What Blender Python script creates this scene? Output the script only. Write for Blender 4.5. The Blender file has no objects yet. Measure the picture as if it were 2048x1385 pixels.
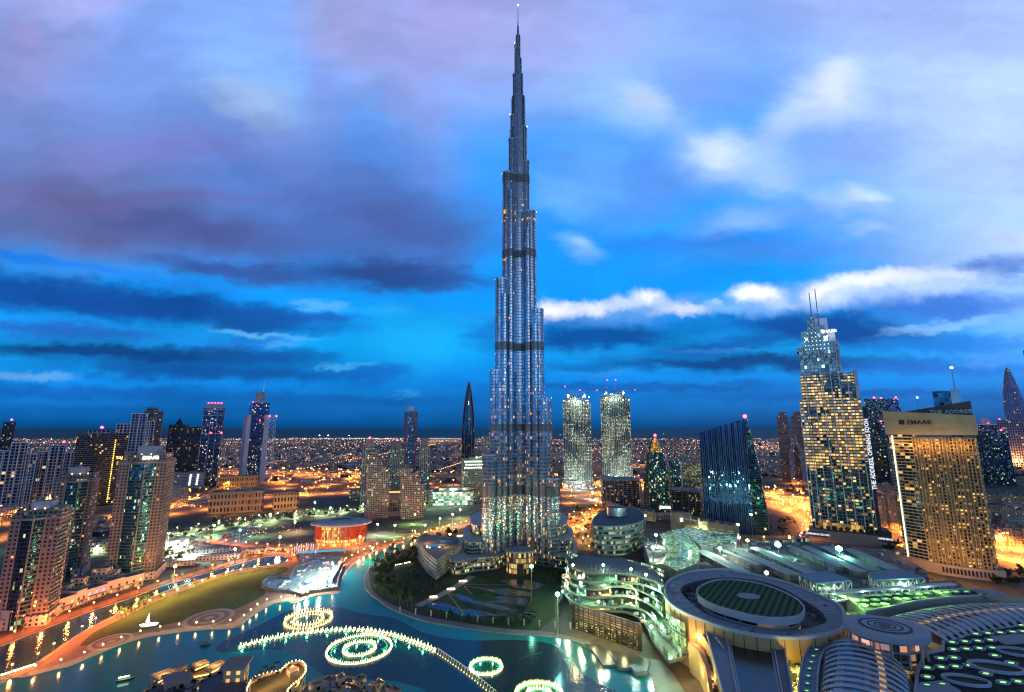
import bpy, bmesh, math, random
from math import sin, cos, pi, radians, atan2, sqrt, hypot
from mathutils import Vector, Matrix
random.seed(7)
SC = bpy.context.scene
COL = SC.collection
# ------------------------------------------------------------------ camera
TH = radians(9.9); FPX = 940.0; CH = 172.0
cd = bpy.data.cameras.new('camera'); cam = bpy.data.objects.new('camera', cd); COL.objects.link(cam)
cam.location = (0, 0, CH); cam.rotation_euler = (pi/2 + TH, 0, 0)
cd.sensor_width = 36; cd.lens = 36*FPX/2048; cd.clip_start = 1; cd.clip_end = 250000
SC.camera = cam
SC.view_settings.view_transform = 'Standard'; SC.view_settings.look = 'None'
SC.view_settings.exposure = 0.0; SC.view_settings.gamma = 1; SC.view_settings.use_curve_mapping = False
SC.render.engine = 'CYCLES'
SC.cycles.use_denoising = True
SC.cycles.max_bounces = 5; SC.cycles.diffuse_bounces = 1; SC.cycles.glossy_bounces = 3
SC.cycles.transmission_bounces = 3; SC.cycles.transparent_max_bounces = 6
SC.cycles.sample_clamp_indirect = 4.0; SC.cycles.sample_clamp_direct = 0
SC.cycles.caustics_reflective = False; SC.cycles.caustics_refractive = False
SC.cycles.use_light_tree = True
SC.cycles.filter_width = 1.2

def ray(u, v):
    a = (u-1024)/FPX; b = (692-v)/FPX
    return a, cos(TH)-b*sin(TH), sin(TH)+b*cos(TH)
def G(u, v, z=0.0):
    """the place on the level z seen at this spot of the 2048 px wide photograph"""
    x, y, d = ray(u, v); t = (CH-z)/-d
    return (x*t, y*t)
def GL(pts, z=0.0): return [G(u, v, z) for u, v in pts]
def ZAT(v, y):
    _, dy, dz = ray(1024, v); return CH + y*dz/dy
def XAT(u, v, y):
    x, dy, _ = ray(u, v); return y*x/dy
def lin(c):
    return tuple((k/12.92 if k <= .04045 else ((k+.055)/1.055)**2.4) for k in c)
def rgb(r, g, b): return lin((r/255, g/255, b/255))

# ------------------------------------------------------------------ world: dusk sky
W = bpy.data.worlds.new('World'); SC.world = W; W.use_nodes = True
nt = W.node_tree; N = nt.nodes; L = nt.links; N.clear()
def nd(t, **k):
    n = N.new(t)
    for a, b in k.items(): setattr(n, a, b)
    return n
def mth(op, a, b=None, c=None, clamp=False):
    n = nd('ShaderNodeMath', operation=op, use_clamp=clamp)
    for i, q in enumerate((a, b, c)):
        if q is None: continue
        if isinstance(q, (int, float)): n.inputs[i].default_value = q
        else: L.new(q, n.inputs[i])
    return n.outputs[0]
tc = nd('ShaderNodeTexCoord'); sx = nd('ShaderNodeSeparateXYZ'); L.new(tc.outputs['Generated'], sx.inputs[0])
ay = mth('MAXIMUM', mth('ABSOLUTE', sx.outputs[1]), .12)
X = mth('DIVIDE', sx.outputs[0], ay); Z = mth('DIVIDE', sx.outputs[2], ay)
cx = nd('ShaderNodeCombineXYZ'); L.new(X, cx.inputs[0]); L.new(Z, cx.inputs[1])
P0 = cx.outputs[0]
def noise(vec, scale, detail=4, rough=.55, sc=(1, 1, 1), rot=0, off=(0, 0, 0)):
    mp = nd('ShaderNodeMapping'); mp.inputs['Scale'].default_value = sc; mp.inputs['Rotation'].default_value = (0, 0, rot); mp.inputs['Location'].default_value = off
    L.new(vec, mp.inputs[0])
    n = nd('ShaderNodeTexNoise', noise_dimensions='2D'); n.inputs['Scale'].default_value = scale; n.inputs['Detail'].default_value = detail; n.inputs['Roughness'].default_value = rough
    L.new(mp.outputs[0], n.inputs['Vector']); return n
def warp(vec, amp, n):
    # colour split into numbers first: keeps the node chain in order for the shader compiler
    sc_ = nd('ShaderNodeSeparateColor'); L.new(n.outputs['Color'], sc_.inputs[0]); cb = nd('ShaderNodeCombineXYZ')
    L.new(mth('MULTIPLY', mth('SUBTRACT', sc_.outputs[0], .5), amp[0]), cb.inputs[0]); L.new(mth('MULTIPLY', mth('SUBTRACT', sc_.outputs[1], .5), amp[1]), cb.inputs[1])
    v3 = nd('ShaderNodeVectorMath', operation='ADD'); L.new(vec, v3.inputs[0]); L.new(cb.outputs[0], v3.inputs[1]); return v3.outputs[0]
PS = warp(warp(P0, (.20, .13, 0), noise(P0, 2.6, 3, .5, (1, 1.4, 1))), (.05, .04, 0), noise(P0, 11, 4, .6, (1, 2.2, 1), .5))                      # soft, wind-blurred clouds
PH = warp(warp(P0, (.20, .05, 0), noise(P0, 5, 4, .6, (1, 3.0, 1), off=(3, 1, 0))), (.03, .022, 0), noise(P0, 22, 3, .6, (1, 1.6, 1)))  # low layered clouds
PC = warp(warp(P0, (.07, .045, 0), noise(P0, 9, 4, .62, off=(7, 2, 0))), (.02, .016, 0), noise(P0, 30, 2, .6))                       # small cumulus heads
def px(u, v):
    x, dy, dz = ray(u, v); return x/dy, dz/dy
def ramp(fac, stops, mode='RGB'):
    r = nd('ShaderNodeValToRGB'); L.new(fac, r.inputs[0]); e = r.color_ramp.elements
    while len(e) < len(stops): e.new(.5)
    for q, (p, c) in zip(e, stops): q.position = p; q.color = (*c, 1)
    return r.outputs[0]
def mix(fac, a, b):
    m = nd('ShaderNodeMix', data_type='RGBA'); m.clamp_factor = True
    for s, q in ((0, fac), (6, a), (7, b)):
        if isinstance(q, (int, float)): m.inputs[s].default_value = q
        elif isinstance(q, tuple): m.inputs[s].default_value = (*q, 1)
        else: L.new(q, m.inputs[s])
    return m.outputs[2]
z0 = lambda v: max(0, px(1024, v)[1])/1.2
grad = ramp(mth('DIVIDE', Z, 1.2), [(0, rgb(0, 66, 122)), (z0(820), rgb(0, 100, 178)), (z0(760), rgb(0, 130, 222)), (z0(690), rgb(2, 158, 240)), (z0(600), rgb(10, 148, 246)),
                                    (z0(480), rgb(24, 150, 250)), (z0(300), rgb(66, 158, 252)), (z0(120), rgb(118, 170, 250)), (1, rgb(150, 182, 252))])
cur = grad
def blob(P, u, v, ru, rv, col, op=1.0, rot=0, soft=1.0):
    """one cloud: direction (u,v), half sizes in px, rotation deg. Returns (under-colour socket, result socket)"""
    X0, Z0 = px(u, v); e = 20; Xa, Za = px(u+e, v); Xb, Zb = px(u, v-e); kx = (Xa-X0)/e; kz = (Zb-Z0)/e
    mp = nd('ShaderNodeMapping', vector_type='TEXTURE')
    mp.inputs['Location'].default_value = (X0, Z0, 0); mp.inputs['Rotation'].default_value = (0, 0, radians(rot)); mp.inputs['Scale'].default_value = (ru*kx, rv*kz, 1)
    ln = nd('ShaderNodeVectorMath', operation='LENGTH')
    mr = nd('ShaderNodeMapRange', interpolation_type='SMOOTHSTEP'); mr.inputs['From Min'].default_value = 1; mr.inputs['From Max'].default_value = max(0, 1-soft)
    mr.inputs['To Min'].default_value = 0; mr.inputs['To Max'].default_value = op
    m = nd('ShaderNodeMixRGB'); m.inputs[2].default_value = (*rgb(*col), 1)      # (the newer mix node leaks shader stack: 100 of them blank the sky)
    L.new(P, mp.inputs[0]); L.new(mp.outputs[0], ln.inputs[0]); L.new(ln.outputs['Value'], mr.inputs['Value']); L.new(mr.outputs[0], m.inputs[0])
    return m.inputs[1], m.outputs[0]
BLOBS = []; S_, H_, C_ = PS, PH, PC

def cb(P, u, v, ru, rv, c, op, rot, soft=1.0):
    if P is PS: g_ = sum(c)/3; c = tuple(min(255, k_+(g_-k_)*.13+5) for k_ in c)
    if P is PC: ru *= 1.15; rv *= 1.4
    BLOBS.append((P, u, v, ru, rv, c, op, rot, soft))
for r in [ # high veil: violet and pale blue
          (2000, 230, 600, 520, (172, 200, 255), .95, 0), (2100, 520, 380, 240, (166, 204, 255), .8, 0), (1750, -60, 460, 220, (152, 174, 252), .95, 0),
          (1000, 40, 520, 260, (150, 162, 232), .95, 0), (700, 40, 170, 200, (164, 156, 214), .6, 0), (820, 150, 190, 300, (136, 138, 202), .6, 15), (900, 20, 140, 120, (150, 142, 214), .6, 0),
          (40, 130, 380, 260, (128, 132, 198), .9, 10), (150, 0, 280, 70, (160, 168, 238), .8, 0), (40, 60, 60, 50, (160, 150, 220), .6, 0),
          (330, 110, 200, 210, (110, 150, 238), .85, 30), (520, 210, 250, 120, (136, 188, 254), .9, -35), (470, 220, 130, 60, (172, 212, 255), .75, -30), (560, 80, 140, 90, (120, 160, 246), .7, 0), (640, 200, 100, 120, (112, 132, 216), .6, 0),
          (1230, 200, 210, 100, (146, 196, 252), .85, -25), (1270, 195, 90, 46, (188, 212, 250), .7, -35), (1340, 260, 120, 40, (140, 184, 250), .5, -35), (1290, 350, 320, 120, (88, 138, 235), .6, 15),
          (1150, 330, 130, 120, (84, 160, 250), .7, 30), (1100, 400, 90, 60, (110, 176, 250), .5, 0), (1400, 130, 120, 180, (126, 156, 244), .5, -20),
          (1650, 200, 190, 90, (204, 220, 255), .8, 28), (1690, 150, 120, 50, (214, 228, 255), .5, 35), (1560, 250, 120, 60, (176, 206, 252), .6, 30), (1480, 320, 190, 80, (168, 200, 252), .85, -8), (1440, 300, 90, 36, (200, 218, 252), .7, -8), (1560, 350, 110, 46, (150, 190, 252), .6, -15), (1560, 425, 300, 50, (92, 152, 246), .75, 8), (1700, 300, 150, 60, (130, 166, 248), .6, 20),
          (1700, 395, 110, 44, (148, 188, 252), .85, -10), (1735, 380, 60, 30, (190, 214, 252), .75, -20), (1500, 450, 150, 34, (128, 182, 250), .7, 15), (1400, 485, 330, 44, (40, 118, 230), .7, 0), (1240, 430, 160, 40, (60, 140, 244), .5, 10),
          (1125, 495, 74, 40, (116, 182, 252), .9, -12), (1120, 485, 34, 18, (150, 200, 252), .6, 0), (1560, 515, 380, 40, (56, 132, 236), .7, 3), (1760, 455, 70, 20, (160, 196, 252), .5, 0),
          (850, 680, 200, 90, (0, 170, 250), .8, 0), (780, 630, 90, 24, (20, 170, 246), .6, 0), (1140, 700, 120, 26, (10, 130, 226), .5, 0),
          # the great violet-grey bank on the left
          (180, 330, 620, 250, (102, 117, 188), .95, 4), (150, 420, 620, 165, (84, 96, 158), .95, -4), (620, 360, 440, 200, (76, 110, 198), .85, -6), (780, 440, 330, 150, (64, 84, 160), .9, -6),
          (430, 475, 560, 100, (66, 76, 146), .9, -8), (120, 480, 380, 60, (78, 90, 150), .8, -6), (880, 480, 150, 110, (56, 92, 176), .75, 0), (60, 400, 300, 60, (104, 100, 168), .45, 0),
          (330, 300, 380, 60, (108, 118, 204), .7, 8), (300, 390, 420, 34, (92, 90, 160), .6, 3), (560, 310, 200, 50, (96, 130, 220), .6, -15), (860, 330, 120, 70, (90, 130, 224), .5, 10)]: cb(PS, *r)
for r in [(760, 548, 300, 48, (40, 66, 132), .9, -3), (480, 545, 260, 34, (52, 70, 138), .8, -8), (900, 560, 100, 30, (40, 78, 150), .7, 5),
          (60, 515, 240, 20, (30, 124, 232), .9, -8), (240, 545, 160, 16, (34, 132, 236), .8, -10), (400, 572, 140, 14, (30, 130, 232), .7, -8),
          (80, 590, 420, 62, (6, 72, 152), .97, -8), (330, 612, 400, 52, (8, 72, 152), .97, -7), (560, 640, 220, 40, (14, 82, 162), .9, -4), (640, 610, 90, 14, (84, 172, 240), .8, -3), (660, 634, 80, 16, (26, 92, 180), .7, 0),
          (140, 662, 400, 24, (28, 92, 182), .85, -3), (520, 668, 150, 12, (100, 184, 246), .8, -6), (460, 690, 170, 24, (30, 110, 204), .75, 5), (560, 690, 70, 10, (80, 160, 232), .6, 0),
          (220, 705, 520, 34, (0, 62, 130), .97, -3), (520, 712, 200, 22, (4, 72, 146), .8, -3), (60, 755, 140, 13, (90, 162, 224), .85, 0), (430, 742, 500, 30, (0, 76, 150), .9, -2), (760, 748, 120, 22, (8, 104, 194), .8, 0), (692, 732, 70, 9, (72, 172, 238), .7, 0),
          (150, 785, 480, 22, (0, 88, 172), .7, 0), (600, 800, 480, 22, (0, 84, 160), .6, 0), (815, 786, 46, 8, (44, 150, 226), .6, 0), (300, 822, 500, 16, (0, 82, 152), .5, 0),
          (1160, 640, 260, 32, (56, 128, 216), .85, 0), (980, 660, 60, 30, (10, 100, 190), .6, 0), (1200, 674, 320, 36, (0, 78, 158), .97, 3), (1450, 690, 300, 28, (2, 88, 174), .85, 5), (1640, 655, 380, 48, (2, 76, 160), .97, -4), (1880, 612, 300, 42, (50, 114, 210), .9, 0),
          (1960, 545, 190, 40, (56, 108, 204), .85, 10), (1500, 728, 540, 26, (0, 60, 130), .9, 0), (1900, 690, 300, 30, (24, 118, 218), .8, 0), (1900, 735, 300, 24, (26, 108, 206), .75, 0), (1300, 772, 480, 16, (0, 86, 166), .7, 0),
          (1700, 792, 520, 18, (0, 86, 168), .7, 0), (1200, 742, 90, 10, (40, 140, 220), .6, 0), (1420, 700, 110, 8, (60, 140, 220), .5, -4), (1900, 648, 200, 14, (132, 188, 246), .7, 8), (1980, 715, 120, 12, (70, 140, 226), .6, 0)]: cb(PH, *r, soft=.8)
for r in [(1760, 572, 240, 34, (160, 194, 248), .95, 5), (1870, 558, 150, 28, (186, 212, 254), .85, 0), (1660, 588, 80, 28, (196, 216, 246), .9, 15), (1750, 556, 150, 18, (238, 242, 252), .85, 6), (1640, 580, 40, 16, (244, 246, 250), .8, 15), (1900, 548, 60, 10, (220, 230, 252), .6, 0),
          (1520, 604, 90, 30, (140, 182, 240), .95, 0), (1512, 590, 64, 20, (246, 248, 250), .9, 0), (1485, 598, 30, 14, (236, 240, 246), .7, 0), (1560, 608, 40, 14, (180, 206, 244), .7, 0),
          (1270, 614, 210, 24, (96, 158, 230), .9, 5), (1296, 590, 46, 17, (240, 243, 249), .9, 0), (1250, 606, 60, 13, (200, 218, 244), .85, 0), (1330, 606, 40, 10, (190, 212, 242), .7, 0),
          (1180, 612, 50, 16, (226, 230, 243), .9, 0), (1140, 618, 36, 14, (214, 222, 240), .8, 0), (1100, 622, 46, 22, (248, 247, 248), .95, 0), (1365, 620, 70, 11, (214, 222, 242), .8, 0), (1440, 620, 60, 12, (120, 182, 240), .8, 0), (1420, 606, 30, 8, (170, 206, 242), .6, 0),
          (2040, 480, 80, 30, (186, 210, 254), .85, 0)]: cb(PC, *r, soft=.85)
PM_ = {}
for n_, b in enumerate(BLOBS):
    if n_ % 35 == 0 and n_:      # later clouds wait for the earlier ones: keeps the shader's stack small
        PM_ = {}
        for P_ in (PS, PH, PC):
            ma = nd('ShaderNodeVectorMath', operation='MULTIPLY_ADD'); L.new(cur, ma.inputs[0]); ma.inputs[1].default_value = (1e-9,)*3; L.new(P_, ma.inputs[2]); PM_[P_] = ma.outputs[0]
    i_, o_ = blob(PM_.get(b[0], b[0]), *b[1:8], soft=b[8]); L.new(cur, i_); cur = o_
# the last light of the sun, already under the horizon in the west (right)
SUN_EL, SUN_AZ = radians(1.0), radians(75)
sky = nd('ShaderNodeTexSky', sky_type='NISHITA', sun_disc=False); sky.sun_elevation = SUN_EL; sky.sun_rotation = SUN_AZ
def cmix(bt, a, b):
    m = nd('ShaderNodeMix', data_type='RGBA', blend_type=bt); m.inputs[0].default_value = 1
    for i, q_ in ((6, a), (7, b)):
        if isinstance(q_, tuple): m.inputs[i].default_value = (*q_, 1)
        else: L.new(q_, m.inputs[i])
    return m.outputs[2]
tx = noise(PS, 3.0, 5, .55, (1, 2.4, 1), .35, (5, 9, 0)); tm = nd('ShaderNodeMapRange'); tm.inputs['From Min'].default_value = .32; tm.inputs['From Max'].default_value = .68; tm.inputs['To Min'].default_value = 1.0; tm.inputs['To Max'].default_value = 1.26
L.new(tx.outputs['Fac'], tm.inputs['Value'])
allc = cmix('ADD', cur, cmix('MULTIPLY', sky.outputs[0], (.005, .005, .005)))
zm = nd('ShaderNodeMapRange', interpolation_type='SMOOTHSTEP'); zm.inputs['From Min'].default_value = .88; zm.inputs['From Max'].default_value = 1.9; zm.inputs['To Min'].default_value = 1; zm.inputs['To Max'].default_value = .08; L.new(Z, zm.inputs['Value'])  # sky dimmed overhead, mostly above the frame, to cut the ambient light
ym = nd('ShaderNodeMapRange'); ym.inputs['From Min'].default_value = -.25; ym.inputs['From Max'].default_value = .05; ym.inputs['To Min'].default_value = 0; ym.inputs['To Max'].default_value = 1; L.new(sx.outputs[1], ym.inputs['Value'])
bk = nd('ShaderNodeMapRange', interpolation_type='SMOOTHSTEP'); bk.inputs['From Min'].default_value = .30; bk.inputs['From Max'].default_value = .62; bk.inputs['To Min'].default_value = 1.7; bk.inputs['To Max'].default_value = .35; L.new(Z, bk.inputs['Value'])  # unseen rear sky: brightened low, dimmed high, shaped for the tower's reflections
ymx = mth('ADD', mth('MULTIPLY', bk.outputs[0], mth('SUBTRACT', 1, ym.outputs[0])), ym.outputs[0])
# unseen behind the viewer: two bright patches added to give the silver tower streaks
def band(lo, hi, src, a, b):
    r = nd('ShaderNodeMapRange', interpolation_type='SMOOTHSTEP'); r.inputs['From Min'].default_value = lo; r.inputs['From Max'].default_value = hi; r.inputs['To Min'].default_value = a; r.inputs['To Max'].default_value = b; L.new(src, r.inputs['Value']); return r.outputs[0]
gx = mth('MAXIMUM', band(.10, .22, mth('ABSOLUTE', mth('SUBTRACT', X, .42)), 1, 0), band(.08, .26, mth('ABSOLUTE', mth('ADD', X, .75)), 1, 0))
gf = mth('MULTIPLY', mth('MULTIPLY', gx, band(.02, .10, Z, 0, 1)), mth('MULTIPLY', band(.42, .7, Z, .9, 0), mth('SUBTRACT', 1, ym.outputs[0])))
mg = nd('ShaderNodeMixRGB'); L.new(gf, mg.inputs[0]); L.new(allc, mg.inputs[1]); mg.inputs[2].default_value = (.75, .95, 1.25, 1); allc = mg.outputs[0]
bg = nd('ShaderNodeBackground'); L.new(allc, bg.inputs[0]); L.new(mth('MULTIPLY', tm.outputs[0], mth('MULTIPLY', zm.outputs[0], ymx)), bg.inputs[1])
wo = nd('ShaderNodeOutputWorld'); L.new(bg.outputs[0], wo.inputs[0])
W.cycles.sampling_method = 'MANUAL'; W.cycles.sample_map_resolution = 512
sd = bpy.data.lights.new('sun', 'SUN'); sd.energy = .05; sd.angle = radians(12); sd.color = (.75, .82, 1)
so = bpy.data.objects.new('sun', sd); COL.objects.link(so); so.rotation_euler = (radians(68), 0, -SUN_AZ+pi)

# ------------------------------------------------------------------ helpers
class MB:
    """collects faces (with wall coordinates in metres as UV) for ONE mesh object"""
    def __init__(s): s.v = []; s.f = []; s.m = []; s.uv = []; s.sm = []
    def face(s, pts, m=0, uv=None, smooth=False):
        i = len(s.v); s.v += [tuple(p) for p in pts]; s.f.append(tuple(range(i, i+len(pts)))); s.m.append(m); s.sm.append(smooth)
        if uv is None: uv = [(p[0], p[1]) for p in pts]
        s.uv += uv; return s
    def quadstrip(s, A, B, m=0, smooth=False, closed=False, u0=0):
        n = len(A); d = u0; rng = range(n if closed else n-1)
        for i in rng:
            j = (i+1) % n; l = sqrt((A[j][0]-A[i][0])**2+(A[j][1]-A[i][1])**2) or .001
            s.face([A[i], A[j], B[j], B[i]], m, [(d, A[i][2]), (d+l, A[j][2]), (d+l, B[j][2]), (d, B[i][2])], smooth); d += l
        return s
    def prism(s, out, z0, z1, m=0, mt=1, out2=None, smooth=False, cap=True, bot=False):
        o2 = out2 or out; z1f = z1 if callable(z1) else (lambda x, y: z1)
        A = [(x, y, z0) for x, y in out]; B = [(x, y, z1f(x, y)) for x, y in o2]
        s.quadstrip(A, B, m, smooth, True)
        if cap: s.face(B, mt)
        if bot: s.face(A[::-1], mt)
        return s
    def slab(s, out, z0, z1, m=0): return s.prism(out, z0, z1, m, m, bot=True)
    def ring(s, outer, inner, z0, z1, m=0, mt=0):
        A = [(x, y, z0) for x, y in outer]; B = [(x, y, z1) for x, y in outer]; C = [(x, y, z1) for x, y in inner]; D = [(x, y, z0) for x, y in inner]
        s.quadstrip(A, B, m, False, True); s.quadstrip(B, C, mt, False, True); s.quadstrip(C, D, m, False, True); s.quadstrip(D, A, m, False, True); return s
    def box(s, c, d, rz=0, m=0, mt=None, z0=None):
        x, y, z = c; w, l, h = d; cs, sn = cos(rz), sin(rz)
        o = [(x+a*w/2*cs-b*l/2*sn, y+a*w/2*sn+b*l/2*cs) for a, b in ((-1, -1), (1, -1), (1, 1), (-1, 1))]
        zb = z-h/2 if z0 is None else z0
        return s.prism(o, zb, zb+h, m, m if mt is None else mt, bot=True)
    def bar(s, p, q, r, r2=None, n=6, m=0, cap=True, smooth=True):
        p = Vector(p); q = Vector(q); r2 = r if r2 is None else r2; d = (q-p)
        if d.length < 1e-6: return s
        a = d.normalized().orthogonal().normalized(); b = d.normalized().cross(a)
        A = [tuple(p+(a*cos(t)+b*sin(t))*r) for t in [2*pi*i/n for i in range(n)]]
        B = [tuple(q+(a*cos(t)+b*sin(t))*r2) for t in [2*pi*i/n for i in range(n)]]
        for i in range(n):
            j = (i+1) % n; s.face([A[i], A[j], B[j], B[i]], m, smooth=smooth)
        if cap: s.face(A[::-1], m); s.face(B, m)
        return s
    def lathe(s, c, prof, n=12, m=0, smooth=True):
        rings = [[(c[0]+r*cos(2*pi*i/n), c[1]+r*sin(2*pi*i/n), c[2]+z) for i in range(n)] for r, z in prof]
        for A, B in zip(rings, rings[1:]): s.quadstrip(A, B, m, smooth, True)
        s.face(rings[-1], m); s.face(rings[0][::-1], m); return s
    def build(s, name, mats, parent=None, label=None, kind=None):
        me = bpy.data.meshes.new(name); me.from_pydata(s.v, [], s.f)
        for q in (mats if isinstance(mats, (list, tuple)) else [mats]): me.materials.append(q)
        nm = len(me.materials); me.polygons.foreach_set('material_index', [min(i, nm-1) for i in s.m]); me.polygons.foreach_set('use_smooth', s.sm)
        ul = me.uv_layers.new(name='UVMap'); fl = [k for q in s.uv for k in q]; ul.data.foreach_set('uv', fl)
        o = bpy.data.objects.new(name, me); COL.objects.link(o)
        if parent is not None: o.parent = parent
        if label: o['label'] = label
        if kind: o['kind'] = kind
        return o
def tag(o, label, cat, group=None, kind=None):
    o['label'] = label; o['category'] = cat
    if group: o['group'] = group
    if kind: o['kind'] = kind
    return o
def thing(name, label, cat, loc=(0, 0, 0), rz=0, group=None):
    o = bpy.data.objects.new(name, None); COL.objects.link(o); o.empty_display_size = 2
    o.location = (loc[0], loc[1], loc[2] if len(loc) > 2 else 0); o.rotation_euler = (0, 0, rz)
    return tag(o, label, cat, group)
KIDS = {}
def dup(root, loc, rz=0, label=None, group=None, s=None, parent=None):
    c = root.copy(); COL.objects.link(c); c.location = (loc[0], loc[1], loc[2] if len(loc) > 2 else 0); c.rotation_euler = (0, 0, rz)
    if s: c.scale = (s, s, s) if isinstance(s, (int, float)) else s
    if label: c['label'] = label
    if group: c['group'] = group
    def rec(a, b):
        for ch in kids(a):
            d = ch.copy(); COL.objects.link(d); d.parent = b; rec(ch, d)
    rec(root, c); return c
def kids(o):
    k = KIDS.get(o.name)
    if k is None: k = KIDS[o.name] = list(o.children)
    return k
# outlines
def rect(w, d, cx=0, cy=0): return [(cx-w/2, cy-d/2), (cx+w/2, cy-d/2), (cx+w/2, cy+d/2), (cx-w/2, cy+d/2)]
def ell(a, b, n=40, cx=0, cy=0, t0=0, t1=2*pi):
    full = abs(t1-t0-2*pi) < 1e-6; k = n if full else n+1
    return [(cx+a*cos(t0+(t1-t0)*i/n), cy+b*sin(t0+(t1-t0)*i/n)) for i in range(k)]
def rrect(w, d, r, n=5, cx=0, cy=0):
    o = []
    for sx_, sy_, a0 in ((1, 1, 0), (-1, 1, pi/2), (-1, -1, pi), (1, -1, 3*pi/2)):
        o += [(cx+sx_*(w/2-r)+r*cos(a0+pi/2*i/n), cy+sy_*(d/2-r)+r*sin(a0+pi/2*i/n)) for i in range(n+1)]
    return o
def rotpts(p, a, c=(0, 0)): return [(c[0]+x*cos(a)-y*sin(a), c[1]+x*sin(a)+y*cos(a)) for x, y in p]
def offset(poly, d):
    n = len(poly); o = []
    ar = sum(poly[i][0]*poly[(i+1) % n][1]-poly[(i+1) % n][0]*poly[i][1] for i in range(n)); sg = 1 if ar > 0 else -1
    for i in range(n):
        a, b, c = Vector(poly[i-1]), Vector(poly[i]), Vector(poly[(i+1) % n])
        e1 = (b-a).normalized(); e2 = (c-b).normalized(); n1 = Vector((e1.y, -e1.x))*sg; n2 = Vector((e2.y, -e2.x))*sg
        m = (n1+n2); m = m.normalized() if m.length > 1e-4 else n1; k = max(.4, m.dot(n1)); o.append(tuple(b+m*d/k))
    return o
def spline(pts, k=6, closed=False):
    n = len(pts); o = []
    g = lambda i: Vector(pts[i % n]) if closed else Vector(pts[max(0, min(n-1, i))])
    for i in range(n if closed else n-1):
        p0, p1, p2, p3 = g(i-1), g(i), g(i+1), g(i+2)
        for j in range(k):
            t = j/k; o.append(tuple(.5*((2*p1)+(p2-p0)*t+(2*p0-5*p1+4*p2-p3)*t*t+(3*p1-p0-3*p2+p3)*t**3)))
    if not closed: o.append(tuple(pts[-1]))
    return o
def ribbon(line, w, z=0, w2=None):
    """left and right edge of a band along a line"""
    Lf, Rt = [], []
    for i, p in enumerate(line):
        a = Vector(line[max(0, i-1)][:2]); b = Vector(line[min(len(line)-1, i+1)][:2]); t = (b-a).normalized(); nrm = Vector((-t.y, t.x))
        ww = w if w2 is None else w+(w2-w)*i/(len(line)-1); q = Vector(p[:2]); zz = p[2] if len(p) > 2 else z
        Lf.append((*(q+nrm*ww/2), zz)); Rt.append((*(q-nrm*ww/2), zz))
    return Lf, Rt
def along(line, step, start=0):
    out = []; d = -start
    for a, b in zip(line, line[1:]):
        a = Vector(a[:2]); b = Vector(b[:2]); l = (b-a).length; t = 0
        while d+(l-t) >= 0 and l > 0:
            t += max(0, -d) if d < 0 else 0
            if t > l: break
            out.append((*(a+(b-a)*t/l), atan2(b.y-a.y, b.x-a.x))); d = -step
            if t+step > l: d = -(step-(l-t)); break
        else: d += l-t
    return out
def inside(p, poly):
    x, y = p[:2]; c = False; n = len(poly)
    for i in range(n):
        x1, y1 = poly[i][:2]; x2, y2 = poly[i-1][:2]
        if (y1 > y) != (y2 > y) and x < (x2-x1)*(y-y1)/(y2-y1)+x1: c = not c
    return c

# ------------------------------------------------------------------ materials
def newmat(name):
    m = bpy.data.materials.new(name); m.use_nodes = True; t = m.node_tree; b = t.nodes['Principled BSDF']; return m, t, b
class NT:
    def __init__(s, t): s.t = t
    def n(s, ty, **k):
        q = s.t.nodes.new(ty)
        for a, b in k.items(): setattr(q, a, b)
        return q
    def set(s, sock, q):
        if isinstance(q, (int, float)): sock.default_value = q
        elif isinstance(q, tuple): sock.default_value = (*q, 1) if len(q) == 3 and sock.type == 'RGBA' else q
        else: s.t.links.new(q, sock)
    def m(s, op, a, b=None, c=None, clamp=False):
        q = s.n('ShaderNodeMath', operation=op, use_clamp=clamp)
        for i, k in enumerate((a, b, c)):
            if k is not None: s.set(q.inputs[i], k)
        return q.outputs[0]
    def mix(s, f, a, b):
        q = s.n('ShaderNodeMix', data_type='RGBA'); s.set(q.inputs[0], f); s.set(q.inputs[6], a); s.set(q.inputs[7], b); return q.outputs[2]
    def noise(s, vec, scale, detail=3, rough=.5, dim='3D'):
        q = s.n('ShaderNodeTexNoise', noise_dimensions=dim); q.inputs['Scale'].default_value = scale; q.inputs['Detail'].default_value = detail; q.inputs['Roughness'].default_value = rough
        if vec is not None: s.t.links.new(vec, q.inputs['Vector'])
        return q
    def mr(s, v, a, b, c, d, smooth=False):
        q = s.n('ShaderNodeMapRange'); 
        if smooth: q.interpolation_type = 'SMOOTHSTEP'
        for nm, k in (('Value', v), ('From Min', a), ('From Max', b), ('To Min', c), ('To Max', d)): s.set(q.inputs[nm], k)
        return q.outputs[0]
MATS = {}
def plain(name, col, rough=.7, metal=0, var=.18, scale=.08, bump=0, spec=.5, col2=None):
    if name in MATS: return MATS[name]
    m, t, b = newmat(name); q = NT(t)
    geo = q.n('ShaderNodeNewGeometry'); ns = q.noise(geo.outputs['Position'], scale, 5, .6); ns2 = q.noise(geo.outputs['Position'], scale*9, 3, .6)
    f = q.m('ADD', q.m('MULTIPLY', ns.outputs[0], .65), q.m('MULTIPLY', ns2.outputs[0], .35))
    f = q.mr(f, .32, .68, 0, 1)
    c1 = tuple(k*(1-var) for k in col); c2 = col2 or tuple(min(1, k*(1+var)) for k in col)
    q.set(b.inputs['Base Color'], q.mix(f, c1, c2)); b.inputs['Roughness'].default_value = rough; b.inputs['Metallic'].default_value = metal; b.inputs['Specular IOR Level'].default_value = spec
    if bump:
        bp = q.n('ShaderNodeBump'); bp.inputs['Strength'].default_value = bump; q.set(bp.inputs['Height'], ns2.outputs[0]); q.set(b.inputs['Normal'], bp.outputs[0])
    MATS[name] = m; return m
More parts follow.
